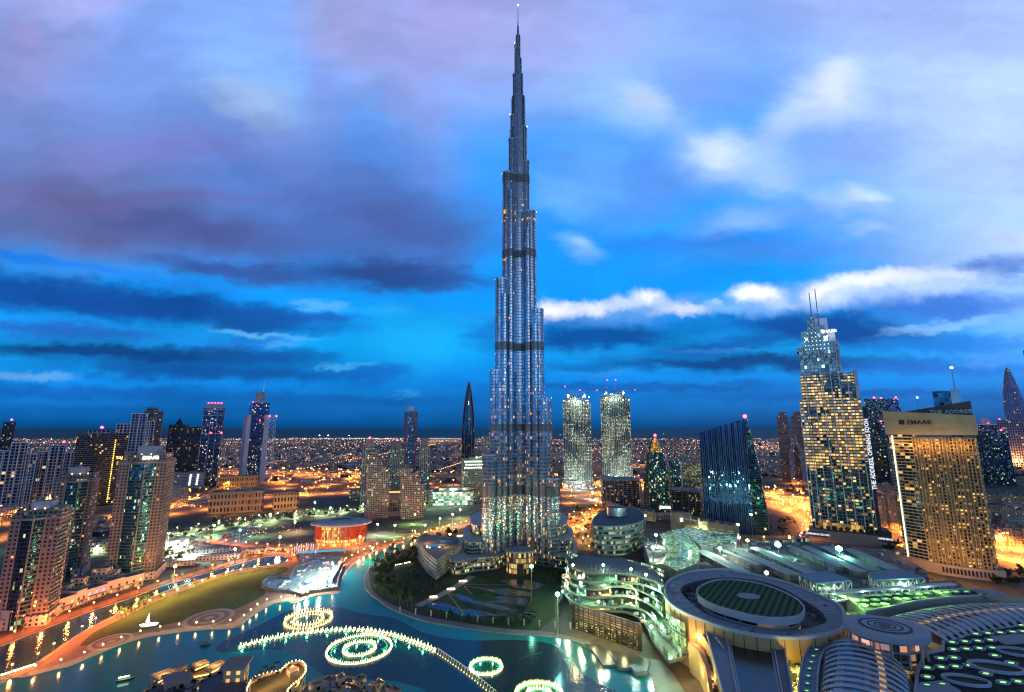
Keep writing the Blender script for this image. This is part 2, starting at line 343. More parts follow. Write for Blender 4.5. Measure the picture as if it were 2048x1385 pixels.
def glow(name, col, st, sample=False):
    if name in MATS: return MATS[name]
    m, t, b = newmat(name); b.inputs['Base Color'].default_value = (*[k*.5 for k in col], 1)
    b.inputs['Emission Color'].default_value = (*col, 1); b.inputs['Emission Strength'].default_value = st
    m.cycles.emission_sampling = 'AUTO' if sample else 'NONE'
    MATS[name] = m; return m
def facade(name, fh=3.6, bw=3.2, wx=(.12, .88), wy=(.22, .85), frame=(.3, .28, .25), glass=(.05, .08, .1), metal=.5, grough=.1, frough=.6, lit=.12, cols=((1, .45, .10), (1, .68, .28)), st=2.2,
           clump=.0, jit=.03, fmetal=0, vary=.15, dark=None, lit2=None, bands=None, mullion=0, seed=0, hl=0):
    """windows in a wall: u = metres along the wall, v = height in metres. lit rooms glow"""
    if name in MATS: return MATS[name]
    m, t, b = newmat(name); q = NT(t)
    uv = q.n('ShaderNodeUVMap'); sp = q.n('ShaderNodeSeparateXYZ'); t.links.new(uv.outputs[0], sp.inputs[0])
    U = q.m('DIVIDE', sp.outputs[0], bw); V = q.m('DIVIDE', sp.outputs[1], fh)
    fu = q.m('FRACT', U); fv = q.m('FRACT', V); iu = q.m('FLOOR', U); iv = q.m('FLOOR', V)
    inx = q.m('MULTIPLY', q.m('GREATER_THAN', fu, wx[0]), q.m('LESS_THAN', fu, wx[1])); iny = q.m('MULTIPLY', q.m('GREATER_THAN', fv, wy[0]), q.m('LESS_THAN', fv, wy[1]))
    win = q.m('MULTIPLY', inx, iny)
    cell = q.n('ShaderNodeCombineXYZ'); q.set(cell.inputs[0], iu); q.set(cell.inputs[1], iv)
    oi = q.n('ShaderNodeObjectInfo'); q.set(cell.inputs[2], q.m('ADD', q.m('MULTIPLY', oi.outputs['Random'], 97.0), float(seed)))
    wn = q.n('ShaderNodeTexWhiteNoise', noise_dimensions='3D'); t.links.new(cell.outputs[0], wn.inputs['Vector'])
    ws = q.n('ShaderNodeSeparateColor'); t.links.new(wn.outputs['Color'], ws.inputs[0])
    geo = q.n('ShaderNodeNewGeometry'); sg = q.n('ShaderNodeSeparateXYZ'); t.links.new(geo.outputs['Position'], sg.inputs[0])
    p = lit
    if clump:
        cn = q.noise(geo.outputs['Position'], clump, 2, .5); p = q.m('MULTIPLY', q.mr(cn.outputs[0], .35, .65, .1, 2.2), lit)
    if lit2:  # (z0, z1, factor below, factor above): more rooms lit low down
        p = q.m('MULTIPLY', p, q.mr(sg.outputs[2], lit2[0], lit2[1], lit2[2], lit2[3]))
    on = q.m('MULTIPLY', q.m('LESS_THAN', ws.outputs[0], p), win)
    gn = q.n('ShaderNodeTexWhiteNoise', noise_dimensions='3D'); vadd = q.n('ShaderNodeVectorMath', operation='ADD'); t.links.new(cell.outputs[0], vadd.inputs[0]); vadd.inputs[1].default_value = (11, 5, 3); t.links.new(vadd.outputs[0], gn.inputs['Vector'])
    gcol = q.mix(q.m('MULTIPLY', gn.outputs['Value'], 1.0), tuple(k*.6 for k in glass), tuple(min(1, k*1.4) for k in glass))
    fn = q.noise(geo.outputs['Position'], .05, 4, .6); fcol = q.mix(q.mr(fn.outputs[0], .3, .7, 0, 1), tuple(k*(1-vary) for k in frame), tuple(min(1, k*(1+vary)) for k in frame))
    base = q.mix(win, fcol, gcol)
    rg = q.m('ADD', q.m('MULTIPLY', win, grough-frough), frough); mt = q.m('ADD', q.m('MULTIPLY', win, metal-fmetal), fmetal)
    if bands:
        for z0_, z1_, c_ in bands:
            bm_ = q.m('MULTIPLY', q.m('GREATER_THAN', sp.outputs[1], z0_), q.m('LESS_THAN', sp.outputs[1], z1_))
            base = q.mix(bm_, base, c_); rg = q.m('ADD', rg, q.m('MULTIPLY', bm_, .35), clamp=True); on = q.m('MULTIPLY', on, q.m('SUBTRACT', 1, bm_))
    q.set(b.inputs['Base Color'], base); q.set(b.inputs['Roughness'], rg); q.set(b.inputs['Metallic'], mt)
    ec = q.mix(ws.outputs[1], cols[0], cols[1]); q.set(b.inputs['Emission Color'], ec)
    q.set(b.inputs['Emission Strength'], q.m('MULTIPLY', on, q.m('MULTIPLY', q.m('ADD', q.m('MULTIPLY', q.m('POWER', ws.outputs[2], 2.0), 1.3), .12), st*.62)))
    if jit:
        vs = q.n('ShaderNodeVectorMath', operation='SUBTRACT'); t.links.new(gn.outputs['Color'], vs.inputs[0]); vs.inputs[1].default_value = (.5, .5, .5)
        sc_ = q.n('ShaderNodeVectorMath', operation='SCALE'); t.links.new(vs.outputs[0], sc_.inputs[0]); q.set(sc_.inputs['Scale'], q.m('MULTIPLY', win, jit*2))
        va = q.n('ShaderNodeVectorMath', operation='ADD'); t.links.new(geo.outputs['Normal'], va.inputs[0]); t.links.new(sc_.outputs[0], va.inputs[1])
        vn = q.n('ShaderNodeVectorMath', operation='NORMALIZE'); t.links.new(va.outputs[0], vn.inputs[0]); t.links.new(vn.outputs[0], b.inputs['Normal'])
    m.cycles.emission_sampling = 'NONE'
    MATS[name] = m; return m
def lamp(parent, loc, power, col, r=.5, spot=None, name='lamp_light', rot=(0, 0, 0), spec=.15):
    ld = bpy.data.lights.new(name, 'SPOT' if spot else 'POINT'); ld.energy = power; ld.color = col; ld.shadow_soft_size = r; ld.specular_factor = spec
    if spot: ld.spot_size = spot; ld.spot_blend = .5
    o = bpy.data.objects.new(name, ld); COL.objects.link(o); o.location = loc; o.rotation_euler = rot; o.parent = parent; return o
SOD = (1, .31, .045); WARM = (1, .62, .25); MERC = (.55, 1, .72); COOLW = (.75, 1, .95)
CONC = plain('concrete', (.34, .32, .29), .85, var=.2); DARKM = plain('dark_metal', (.05, .05, .055), .45, .6); WHITE = plain('white_paint', (.7, .7, .7), .6)
BEIGE = plain('beige_render', (.36, .29, .21), .85); ROOFG = plain('roof_membrane', (.2, .2, .2), .9, var=.3); STEEL = plain('brushed_steel', (.55, .57, .6), .3, .9)
REDL = glow('red_beacon', (1, .02, .06), 30); DKROOF = plain('dark_roof', (.06, .065, .075), .7)
# ------------------------------------------------------------------ setting: land, sea, lake, roads
def sheet(name, out, z, m, kind='structure'):
    return MB().face([(x, y, z) for x, y in out]).build(name, m, kind=kind)
def triangulated(name, out, z, m, kind='structure'):
    bm_ = bmesh.new(); vs = [bm_.verts.new((x, y, z)) for x, y in out]; f = bm_.faces.new(vs); bm_.normal_update()
    if f.normal.z < 0: f.normal_flip()
    bmesh.ops.triangulate(bm_, faces=[f]); me = bpy.data.meshes.new(name); bm_.to_mesh(me); bm_.free(); me.materials.append(m)
    o = bpy.data.objects.new(name, me); COL.objects.link(o); o['kind'] = kind; return o
COAST = 7600
# ground: sand, dusty lots and paving
gm, t, b = newmat('dusty_ground'); q = NT(t); geo = q.n('ShaderNodeNewGeometry')
n1 = q.noise(geo.outputs['Position'], .006, 6, .6); n2 = q.noise(geo.outputs['Position'], .05, 6, .65); vo = q.n('ShaderNodeTexVoronoi'); vo.inputs['Scale'].default_value = .012; t.links.new(geo.outputs['Position'], vo.inputs['Vector'])
c = q.mix(q.mr(n1.outputs[0], .38, .62, 0, 1), (.09, .075, .055), (.28, .225, .15)); c = q.mix(q.mr(n2.outputs[0], .35, .7, 0, .8), c, (.05, .045, .04))
vs_ = q.n('ShaderNodeSeparateColor'); t.links.new(vo.outputs['Color'], vs_.inputs[0]); c = q.mix(q.m('MULTIPLY', q.m('GREATER_THAN', vs_.outputs[0], .6), .55), c, (.08, .08, .08))
q.set(b.inputs['Base Color'], c); b.inputs['Roughness'].default_value = .95
MB().face([(-16000, -16000, 0), (16000, -16000, 0), (16000, COAST, 0), (-16000, COAST, 0)]).build('ground', gm, kind='structure')
def watermat(name, col, rough, bump, scale, metal=0, col2=None, spec=.5):
    m, t, b = newmat(name); q = NT(t); geo = q.n('ShaderNodeNewGeometry')
    mp = q.n('ShaderNodeMapping'); mp.inputs['Scale'].default_value = (1, 1.6, 1); t.links.new(geo.outputs['Position'], mp.inputs[0])
    a = q.noise(mp.outputs[0], scale, 4, .6); big = q.noise(geo.outputs['Position'], .006, 3, .5)
    q.set(b.inputs['Base Color'], q.mix(q.mr(big.outputs[0], .3, .7, 0, 1), col, col2 or tuple(k*.75 for k in col)))
    b.inputs['Roughness'].default_value = rough; b.inputs['Metallic'].default_value = metal; b.inputs['Specular IOR Level'].default_value = spec
    bp = q.n('ShaderNodeBump'); bp.inputs['Strength'].default_value = bump; bp.inputs['Distance'].default_value = .5; q.set(bp.inputs['Height'], a.outputs[0]); q.set(b.inputs['Normal'], bp.outputs[0]); return m
seam = watermat('sea_water', (.0, .075, .095), .6, .4, .02, spec=.15)
MB().face([(-160000, COAST, -.5), (160000, COAST, -.5), (160000, 170000, -.5), (-160000, 170000, -.5)]).build('sea', seam, kind='structure')
lakem = watermat('lake_water', (.0, .31, .26), .14, .13, .22, col2=(.0, .22, .21)); deepm = watermat('deep_basin_water', (.002, .06, .05), .16, .12, .22)
NS = [(-260, 1420), (0, 1361), (51, 1354), (106, 1341), (145, 1331), (171, 1319), (205, 1305), (248, 1288), (290, 1276), (342, 1268), (393, 1261), (472, 1256), (489, 1243), (519, 1222), (547, 1208), (576, 1203), (587, 1207), (617, 1196), (644, 1190), (678, 1186), (678, 1172), (685, 1156), (693, 1142), (713, 1123)]
INL = [(735, 1108), (760, 1100), (811, 1084), (840, 1079), (835, 1090), (790, 1105), (745, 1132)]
RS = [(739, 1134), (730, 1152), (729, 1167), (732, 1178), (744, 1191), (760, 1202), (785, 1219), (840, 1240), (900, 1252), (970, 1263), (1030, 1269), (1100, 1274), (1128, 1277), (1164, 1287), (1185, 1300), (1200, 1316)]
ZIG = [(1207, 1330), (1234, 1329), (1239, 1335), (1264, 1335), (1271, 1344), (1294, 1342), (1305, 1354), (1313, 1385), (1320, 1460)]
nsw = spline(GL(NS), 4); rsw = spline(GL(RS), 5); inw = spline(GL(INL), 4)
lake_out = nsw+inw+rsw+GL(ZIG)+GL([(1100, 1560), (300, 1560), (-260, 1500)])
triangulated('lake', lake_out, .05, lakem)
DEEP = [(432, 1298), (444, 1284), (478, 1268), (511, 1254), (562, 1228), (603, 1214), (658, 1210), (702, 1222), (741, 1230), (787, 1236), (817, 1251), (846, 1265), (893, 1276), (951, 1281), (1025, 1280), (1083, 1284), (1113, 1293), (1136, 1310), (1151, 1331), (1171, 1351), (1200, 1368), (1240, 1400),
        (1100, 1470), (900, 1440), (853, 1384), (814, 1369), (783, 1362), (736, 1359), (674, 1358), (650, 1351), (630, 1341), (618, 1328), (609, 1317), (594, 1309), (566, 1302), (529, 1299), (483, 1304), (442, 1305)]
triangulated('deep_basin', spline(GL(DEEP), 4, True), .055, deepm)
CNB = [(-150, 1350), (0, 1293), (92, 1257), (171, 1227), (265, 1195), (325, 1172), (410, 1147), (480, 1127), (521, 1116), (555, 1112), (573, 1115)]
CSB = [(577, 1121), (548, 1130), (480, 1139), (400, 1160), (340, 1180), (300, 1196), (245, 1219), (225, 1235), (170, 1262), (120, 1297), (80, 1326), (60, 1337), (0, 1351), (-150, 1395)]
cnb = spline(GL(CNB), 4); csb = spline(GL(CSB), 4)
canalm = watermat('canal_water', (.02, .09, .11), .12, .35, .35)
triangulated('canal', cnb+csb, .052, canalm)
# paving, lawns
pave = plain('pink_paving', (.30, .16, .10), .8, var=.15, scale=.3); pave2 = plain('grey_paving', (.2, .19, .18), .8, scale=.2)
lawnm = plain('park_lawn', (.055, .085, .018), .95, var=.45, scale=.03, col2=(.10, .12, .03)); grassm = plain('clipped_grass', (.05, .1, .02), .95, var=.4, scale=.06)
asph = plain('asphalt', (.10, .10, .10), .8, var=.2, scale=.06); asphs = plain('sandy_asphalt', (.17, .15, .125), .85, var=.2, scale=.04)
linem = plain('road_paint', (.7, .68, .62), .6); stonem = plain('quay_stone', (.33, .3, .26), .8)
LAWN = [(160, 1292), (191, 1263), (246, 1236), (307, 1205), (376, 1178), (444, 1154), (513, 1140), (564, 1133), (577, 1140), (545, 1158), (526, 1174), (528, 1191), (454, 1224), (376, 1239), (290, 1260), (205, 1281)]
isl = csb[::-1][:-2]
prom_out = GL([(60, 1339), (80, 1328), (120, 1299), (170, 1264), (225, 1237), (245, 1221), (300, 1198), (340, 1182), (400, 1162), (480, 1141), (548, 1132), (580, 1122), (600, 1112), (640, 1112), (680, 1125), (676, 1186)])+nsw[8:74][::-1]
triangulated('promenade', prom_out, .06, pave)
triangulated('lawn', spline(GL(LAWN), 3, True), .068, lawnm)
def road(name, line, w, z=.03, m=None, lanes=0, smooth=4, kerb=True, mark=True):
    ln = spline(line, smooth) if smooth > 1 else line
    Lf, Rt = ribbon(ln, w, z); MB().quadstrip([p for p in Rt], [p for p in Lf]).build(name, m or asph, kind='structure')
    if mark:
        mk = MB(); n = lanes or max(2, int(w/7))
        for k in range(1, n):
            off = w*(k/n-.5); A, B = ribbon(ln, abs(off)*2+.35, z+.004); C, D = ribbon(ln, max(.01, abs(off)*2-.35), z+.004)
            P, Q = (A, C) if off > 0 else (D, B)
            for i in range(0, len(P)-1): 
                if k == n//2 or i % 2 == 0: mk.face([Q[i], Q[i+1], P[i+1], P[i]])
        mk.build('road_marking', linem, kind='structure')
    if kerb:
        for sgn in (1, -1):
            o1, o2 = ribbon(ln, w+.8, z+.12); i1, i2 = ribbon(ln, w, z+.12)
            a, b_ = (o1, i1) if sgn > 0 else (o2, i2)
            kb = MB(); kb.quadstrip(b_, a); kb.quadstrip([(x, y, z-.02) for x, y, _ in b_], b_); kb.quadstrip([(x, y, z-.02) for x, y, _ in a], a); kb.build('kerb', stonem, kind='structure')
    return ln
# quay edging with a raised lip
for nm, ln in (('quay_edge', nsw), ('quay_edge', rsw+GL(ZIG)), ('quay_edge', cnb), ('quay_edge', csb), ('quay_edge', inw)):
    A, B = ribbon(ln, 1.6, .45); A0 = [(x, y, 0) for x, y, _ in A]; B0 = [(x, y, 0) for x, y, _ in B]
    MB().quadstrip(B, A).quadstrip(A0, A).quadstrip(B0, B).build(nm, stonem, kind='structure')
# north canal promenade and the causeway road
north_prom = GL([(-150, 1340), (0, 1283), (92, 1248), (171, 1219), (265, 1187), (325, 1166), (410, 1141), (480, 1121), (521, 1110), (560, 1107), (590, 1112), (600, 1122)])
road('promenade', north_prom, 13, .07, pave, kerb=False, mark=False)
cause = GL([(20, 1352), (75, 1330), (110, 1308), (150, 1280), (200, 1250), (245, 1227)])
road('path', cause, 10, .075, pave, kerb=False, mark=False)
road('path', GL([(245, 1229), (307, 1200), (376, 1173), (444, 1149), (513, 1135), (570, 1127)]), 8, .072, pave, kerb=False, mark=False)
lp = GL([(60, 1349), (145, 1325), (205, 1299), (248, 1283), (290, 1271), (342, 1263), (393, 1256), (465, 1250), (489, 1236), (519, 1216), (547, 1203), (590, 1198)])
road('path', lp, 9, .074, plain('buff_paving', (.36, .29, .22), .8, scale=.3), kerb=False, mark=False)
# park round the great tower
PARK = [(700, 1150), (745, 1132), (790, 1106), (835, 1092), (870, 1082), (1150, 1082), (1160, 1130), (1108, 1180), (1110, 1235), (1075, 1262), (1030, 1266), (970, 1260), (900, 1249), (840, 1237), (785, 1216), (760, 1199), (744, 1188), (733, 1165)]
triangulated('park_ground', GL(PARK), .02, plain('garden_soil', (.05, .05, .035), .95, var=.4, col2=(.05, .075, .025)))
sp_ = [(x, y) for x, y in rsw if y > G(1150, 1283)[1]]
off_ = spline(GL([(739, 1128), (738, 1150), (740, 1167), (748, 1184), (775, 1204), (830, 1227), (900, 1241), (970, 1252), (1030, 1259), (1100, 1264), (1180, 1283)]), 5)
triangulated('promenade', [(x, y) for x, y in rsw if x > G(739, 1134)[0]-30]+off_[::-1], .065, pave2)
# terraced pools and lawns
poolm = watermat('reflecting_pool_water', (.02, .05, .07), .06, .2, .5)
for pts in ([(845, 1211), (880, 1203), (960, 1222), (1020, 1231), (935, 1233)], [(915, 1187), (900, 1196), (1010, 1222), (1060, 1232), (1075, 1225), (1000, 1210)], [(935, 1172), (1010, 1190), (1065, 1193), (1062, 1185), (985, 1172)], [(940, 1200), (1000, 1192), (1060, 1198), (1064, 1212), (1000, 1206)],
            [(1000, 1160), (1030, 1175), (1070, 1180), (1090, 1170), (1050, 1158)]):
    triangulated('reflecting_pool', GL(pts), .03, poolm)
for pts in ([(930, 1170), (945, 1155), (965, 1155), (1010, 1178), (980, 1178)], [(905, 1182), (928, 1172), (945, 1190), (930, 1190)], [(880, 1195), (905, 1183), (940, 1222), (915, 1218)], [(880, 1160), (900, 1150), (930, 1150), (905, 1168), (888, 1170)], [(935, 1192), (975, 1186), (1000, 1200), (960, 1205)], [(1075, 1150), (1110, 1138), (1125, 1150), (1100, 1165)]):
    triangulated('lawn', GL(pts), .035, grassm)
for pts, w in (([(835, 1212), (860, 1200), (900, 1180), (945, 1152)], 9), ([(855, 1205), (960, 1226), (1020, 1236)], 1.2), ([(895, 1186), (970, 1208), (1070, 1228)], 1.2), ([(915, 1169), (1060, 1170)], 1), ([(930, 1172), (1000, 1182), (1062, 1190)], 1.2), ([(897, 1188), (928, 1228)], 1.5), ([(928, 1172), (945, 1190)], 1.5)):
    road('path', GL(pts), w, .09, plain('pale_paving', (.35, .3, .28), .8), kerb=False, mark=False, smooth=3)
# ------------------------------------------------------------------ roads
SZR = [(-4200, 2650), (-2400, 2230), (-1500, 2010), (-900, 1860), (-200, 1690), (300, 1560), (560, 1400), (680, 1180), (712, 920), (722, 650), (740, 300)]
szr = road('highway', SZR, 62, .03, asphs, lanes=12, smooth=6)
SR2 = GL([(1530, 985), (1600, 1008), (1680, 1040), (1790, 1083), (1880, 1100), (2010, 1112), (2110, 1124)])
def par(line, d):
    A, B = ribbon(line, 2*abs(d)); return [p[:2] for p in (A if d > 0 else B)]
szr_a = road('highway', par(spline(SZR, 3), 62), 22, .034, asphs, lanes=4, smooth=1)
szr_b = road('highway', par(spline(SZR, 3), -62), 22, .034, asphs, lanes=4, smooth=1)
sr2 = road('highway', SR2, 44, .038, asphs, lanes=8, smooth=5)
fcr = road('road', GL([(-200, 1120), (60, 1068), (200, 1040), (330, 1018), (430, 1004), (560, 994), (720, 985), (900, 975)]), 34, .04, asphs, lanes=6)
fcr2 = road('road', GL([(-200, 1070), (100, 1025), (340, 1000), (420, 988)]), 24, .042, asphs, lanes=4)
bvd = road('boulevard', GL([(160, 1110), (330, 1075), (420, 1058), (520, 1043), (620, 1031), (720, 1020), (850, 1008), (960, 1000)]), 24, .045, asph, lanes=4)
bvd2 = road('boulevard', GL([(690, 1135), (760, 1098), (830, 1082), (880, 1066), (930, 1052), (980, 1040), (1100, 1020)]), 16, .047, asph, lanes=4)
rrd = road('road', GL([(1540, 1010), (1590, 1030), (1608, 1048), (1612, 1062), (1600, 1080), (1560, 1094), (1480, 1090)]), 18, .05, asph, lanes=4)
crd = road('road', GL([(1120, 1090), (1150, 1060), (1200, 1030), (1230, 1005), (1240, 985), (1250, 960)]), 20, .05, asphs, lanes=4)
xr1 = road('road', [(-860, 1860), (-850, 2600), (-820, 3600), (-800, 5200)], 26, .05, asphs, lanes=4)
xr2 = road('road', [G(870, 945), G(930, 925), G(990, 905), G(1005, 890)], 30, .052, asphs, lanes=4)
xr3 = road('road', [G(1290, 965), G(1290, 930), G(1300, 905), G(1310, 890)], 26, .052, asphs, lanes=4)
# ------------------------------------------------------------------ the great stepped tower
BY = 665.0
def BX(u, v): return XAT(u, v, BY)
bx0 = BX(1036, 60)
TB = thing('supertall_tower', 'silvery stepped skyscraper with a needle spire towering over everything else', 'skyscraper', (bx0, BY))
bands = []
def bz(v): return ZAT(v, BY)
for va, vb in ((372, 356), (521, 507), (705, 690), (862, 848), (986, 968)): bands.append((bz(va), bz(vb), (.20, .17, .15)))
for va, vb in ((250, 247),): pass
BM = facade('silver_curtain_wall', fh=4.6, bw=1.7, wx=(.10, .90), wy=(.22, .96), frame=(.34, .33, .33), glass=(.38, .44, .50), metal=.92, grough=.17, frough=.4, fmetal=.6, lit=.10, cols=((1, .30, .04), (1, .58, .14)), st=2.0,
            clump=.035, jit=.02, lit2=(60, 330, 1.0, .03), bands=bands)
BM2 = facade('lit_podium_glazing', fh=4.2, bw=2.2, wx=(.06, .94), wy=(.3, .95), frame=(.26, .25, .22), glass=(.06, .08, .08), metal=.7, grough=.12, lit=.34, cols=((1, .55, .15), (.8, 1, .5)), st=1.6, clump=.04, jit=.03)
# tiers: (reach of the nose from the core in m, width, height of the top)
def reach(u, v, side):   # a visible edge -> how far this nose reaches sideways
    return abs(XAT(u, v, BY-12)-bx0)
LT = [(966, 908), (980, 745), (991, 566), (1005, 355), (1017, 285), (1020.5, 237), (1025.5, 154), (1029, 94)]
RT = [(1117, 953), (1102, 800), (1087, 626), (1072, 432), (1059, 330), (1054, 260), (1048.5, 197), (1043.5, 135), (1039.5, 110)]
def nose(L_, r, n=26):
    """plan of one wing section: straight sides, round nose"""
    return [(0, -r), (L_-r, -r)]+[(L_-r+r*sin(pi*i/n), -r*cos(pi*i/n)) for i in range(1, n)]+[(L_-r, r), (0, r)]
def wing(ang, tiers, side):
    for k, (L_, r, zt) in enumerate(tiers):
        o = rotpts(nose(L_, r), ang)
        m = MB(); m.prism(o, 0, zt, 0, 1)
        # side bays step out either side of the spine
        m.prism(offset(o, .5), zt-1.2, zt+1.6, 2, 1)
        for z0_, z1_, _ in bands:
            if z1_ < zt: m.prism(offset(o, .35), z0_, z1_, 3, 3, bot=True)
        for va_, vb_, lo_, hi_ in ((437, 429, 370, 900), (449, 445, 300, 900), (529, 525, 300, 600)):
            if zt > bz(vb_) and bz(900) < zt and k in ((3, ) if side else ()) and (side < 0 or va_ == 449):
                MB().prism(offset(o, .3), bz(va_), bz(vb_), 0, 0, bot=True).build('sky_lobby', facade('sky_lobby_glass', fh=7, bw=2.1, wx=(.08, .92), wy=(0, 1), glass=(.3, .2, .1), frame=(.1, .07, .05), lit=.7, cols=((1, .5, .18), (1, .68, .36)), st=1.5, jit=0), TB)
        p = m.build('wing_tier', [BM, DKROOF, STEEL, plain('plant_floor_louvres', (.22, .19, .17), .4, .6)], TB)
        for s in (-1, 1):      # lower shoulder lobes beside the spine of the tier
            if L_ > 22:
                cx_, cy_ = (L_-r*1.1)*cos(ang)-s*(r*.92)*sin(ang), (L_-r*1.1)*sin(ang)+s*(r*.92)*cos(ang)
                lo = ell(r*.62, r*.62, 16, cx_, cy_); l = MB(); zz = zt-(zt*.045+6); l.prism(lo, 0, zz, 0, 1, smooth=False)
                for z0_, z1_, _ in bands:
                    if z1_ < zz: l.prism(offset(lo, .35), z0_, z1_, 2, 2, bot=True)
                l.build('wing_lobe', [BM, DKROOF, plain('plant_floor_louvres', (.09, .08, .085))], TB)
c30 = cos(radians(30))
def tiers(lst, side):
    o = []
    for u, v in lst:
        rr_ = reach(u, v, side); r = max(2.2, min(8.5, rr_*.33)); L_ = (rr_-r)/c30+r
        o.append((max(L_, r+.3), r, bz(v)))
    return o
wing(radians(210), tiers(LT, -1), -1)
wing(radians(-30), tiers(RT, 1), 1)
bt = [(60, 8.5, 150), (52, 8.5, 260), (44, 8, 390), (36, 7.6, 500), (28, 7, 590), (20, 6, 660), (13, 5, 720)]
wing(radians(90), bt, 0)
# the core between the wings
cm = MB(); lv = [(14, 0), (14, bz(356)), (11.5, bz(260)), (8.2, bz(197)), (6.0, bz(150)), (4.0, bz(118)), (2.8, bz(72))]
for (r, z0_), (_, z1_) in zip(lv, lv[1:]): cm.prism(ell(r, r*.9, 12), z0_, z1_, 0, 1)
cm.build('core_shaft', [BM, DKROOF], TB)
sp = MB(); z_a, z_b, z_c = bz(72), bz(40), bz(11)
sp.bar((0, 0, z_a-6), (0, 0, z_a+18), 2.2, 1.5, 10).bar((-.6, 0, z_a+10), (0, 0, z_b), 1.1, .7, 8).bar((0, 0, z_b), (0, 0, z_c), .65, .35, 8)
sp.build('spire', STEEL, TB)
MB().lathe((0, 0, z_c-1), [(.1, 0), (1.0, .8), (1.0, 2.2), (.1, 3)], 8).build('aviation_light', glow('white_beacon', (.9, .95, 1), 8), TB)
# vertical fins along noses (bright steel pipes)
fn_ = MB()
# terrace rail lights on the shoulders
for u, v in [(1005, 356), (991, 566), (1087, 626), (1072, 432), (1029, 96), (1020, 238), (1054, 262), (980, 745), (1102, 800)]:
    MB().lathe((BX(u, v)-bx0, -8, bz(v)+1.5), [(.1, 0), (.6, .5), (.6, 1.1), (.1, 1.6)], 6).build('terrace_light', glow('terrace_lamp', (1, .9, .75), 6), TB)
# ------------------------------------------------------------------ tower kit
def base(u, v): 
    x, y = G(u, v); return x, y, atan2(y, x)-pi/2
def m_per_px(x, y, z=0): return (y*cos(TH)+(z-CH)*sin(TH))/FPX
def T(name, label, u, v, turn=0, group=None, cat='tower', y=None):
    if y is None: x, yy, rz = base(u, v)
    else: yy = y; x = XAT(u, v, y); rz = atan2(yy, x)-pi/2
    o = thing(name, label, cat, (x, yy), rz+radians(turn), group); return o, yy, m_per_px(x, yy)
def beacon(par, p, r=1.6, m=None, nm='red_beacon', k=None):
    q = MB(); q.lathe((p[0], p[1], p[2]), [(.1, 0), (r*.8, r*.35), (r, r), (r*.8, r*1.65), (.1, r*2)], 8); return q.build(nm, m or REDL, par)
def slabs(par, out, zs, th=.4, m=None, name='balcony_slab'):
    """the same floor edge repeated up the tower"""
    a = MB().slab(out, 0, th).build(name, m or BEIGE, par); a.location.z = zs[0]
    for z in zs[1:]:
        c = a.copy(); COL.objects.link(c); c.location.z = z
    return a
def text(par, s, loc, size, rot, m, ext=.15, name='sign_lettering', bold=True):
    cu = bpy.data.curves.new(name, 'FONT'); cu.body = s; cu.size = size; cu.extrude = ext; cu.align_x = 'CENTER'; cu.align_y = 'CENTER'; cu.offset = .02*size if bold else 0; cu.resolution_u = 2
    cu.materials.append(m); c = bpy.data.objects.new(name+'_curve', cu); me = bpy.data.meshes.new_from_object(c); bpy.data.objects.remove(c)
    o = bpy.data.objects.new(name, me); COL.objects.link(o); o.location = loc; o.rotation_euler = rot
    if par is not None: o.parent = par
    return o
def roofkit(par, cx, cy, z, w, d, n=5, seed=1, m=None):
    r = random.Random(seed); q = MB()
    for i in range(n):
        a, b_, h = r.uniform(.08, .22)*w, r.uniform(.08, .22)*d, r.uniform(1, 3.2)
        q.box((cx+r.uniform(-.35, .35)*w, cy+r.uniform(-.35, .35)*d, 0), (a, b_, h), 0, 0, z0=z)
    q.bar((cx, cy, z), (cx, cy, z+6), .15, .1, 5)
    return q.build('roof_plant', m or CONC, par)
F_BEI = facade('beige_punched_windows', fh=3.6, bw=3.4, wx=(.25, .75), wy=(.25, .78), frame=(.25, .195, .15), glass=(.05, .07, .08), metal=.4, lit=.10, cols=((1, .42, .1), (1, .66, .26)), st=1.6)
F_TEAL = facade('teal_curved_glazing', fh=3.6, bw=1.7, wx=(.05, .95), wy=(.12, .95), frame=(.10, .16, .16), glass=(.06, .22, .22), metal=.85, grough=.07, frough=.3, lit=.07, cols=((1, .7, .2), (.5, 1, .8)), st=1.8, clump=.06, jit=.09, vary=.1)
F_BLK = facade('black_glazing', fh=3.6, bw=2.2, wx=(.05, .95), wy=(.1, .95), frame=(.05, .06, .07), glass=(.05, .09, .12), metal=.8, grough=.08, lit=.035, cols=((1, .8, .3), (.4, 1, .5)), st=1.6, jit=.07)
F_WHT = facade('white_frame_bays', fh=7, bw=7.5, wx=(.16, .9), wy=(.14, .9), frame=(.40, .38, .42), glass=(.03, .05, .08), metal=.6, lit=.05, cols=((1, .5, .16), (1, .75, .42)), st=1.6)
F_BALC = facade('balcony_bays', fh=3.5, bw=6, wx=(.06, .94), wy=(.3, .95), frame=(.5, .46, .44), glass=(.03, .04, .06), metal=.5, lit=.06, cols=((1, .6, .25), (1, .66, .26)), st=1.4)
F_NAVY = facade('navy_office_glazing', fh=3.8, bw=2.4, wx=(.04, .96), wy=(.1, .95), frame=(.12, .16, .26), glass=(.03, .06, .14), metal=.85, grough=.08, lit=.05, cols=((1, .75, .3), (1, .95, .7)), st=1.8, clump=.03, jit=.04)
F_DARKB = facade('dark_residential_grid', fh=3.5, bw=3.2, wx=(.2, .8), wy=(.25, .85), frame=(.05, .05, .06), glass=(.02, .03, .05), metal=.5, lit=.07, cols=((1, .6, .3), (1, .85, .6)), st=1.3)
F_OLD = facade('low_rise_windows', fh=3.6, bw=4.2, wx=(.3, .7), wy=(.22, .75), frame=(.5, .4, .33), glass=(.06, .06, .06), lit=.22, cols=((1, .5, .16), (1, .5, .16)), st=1.8)

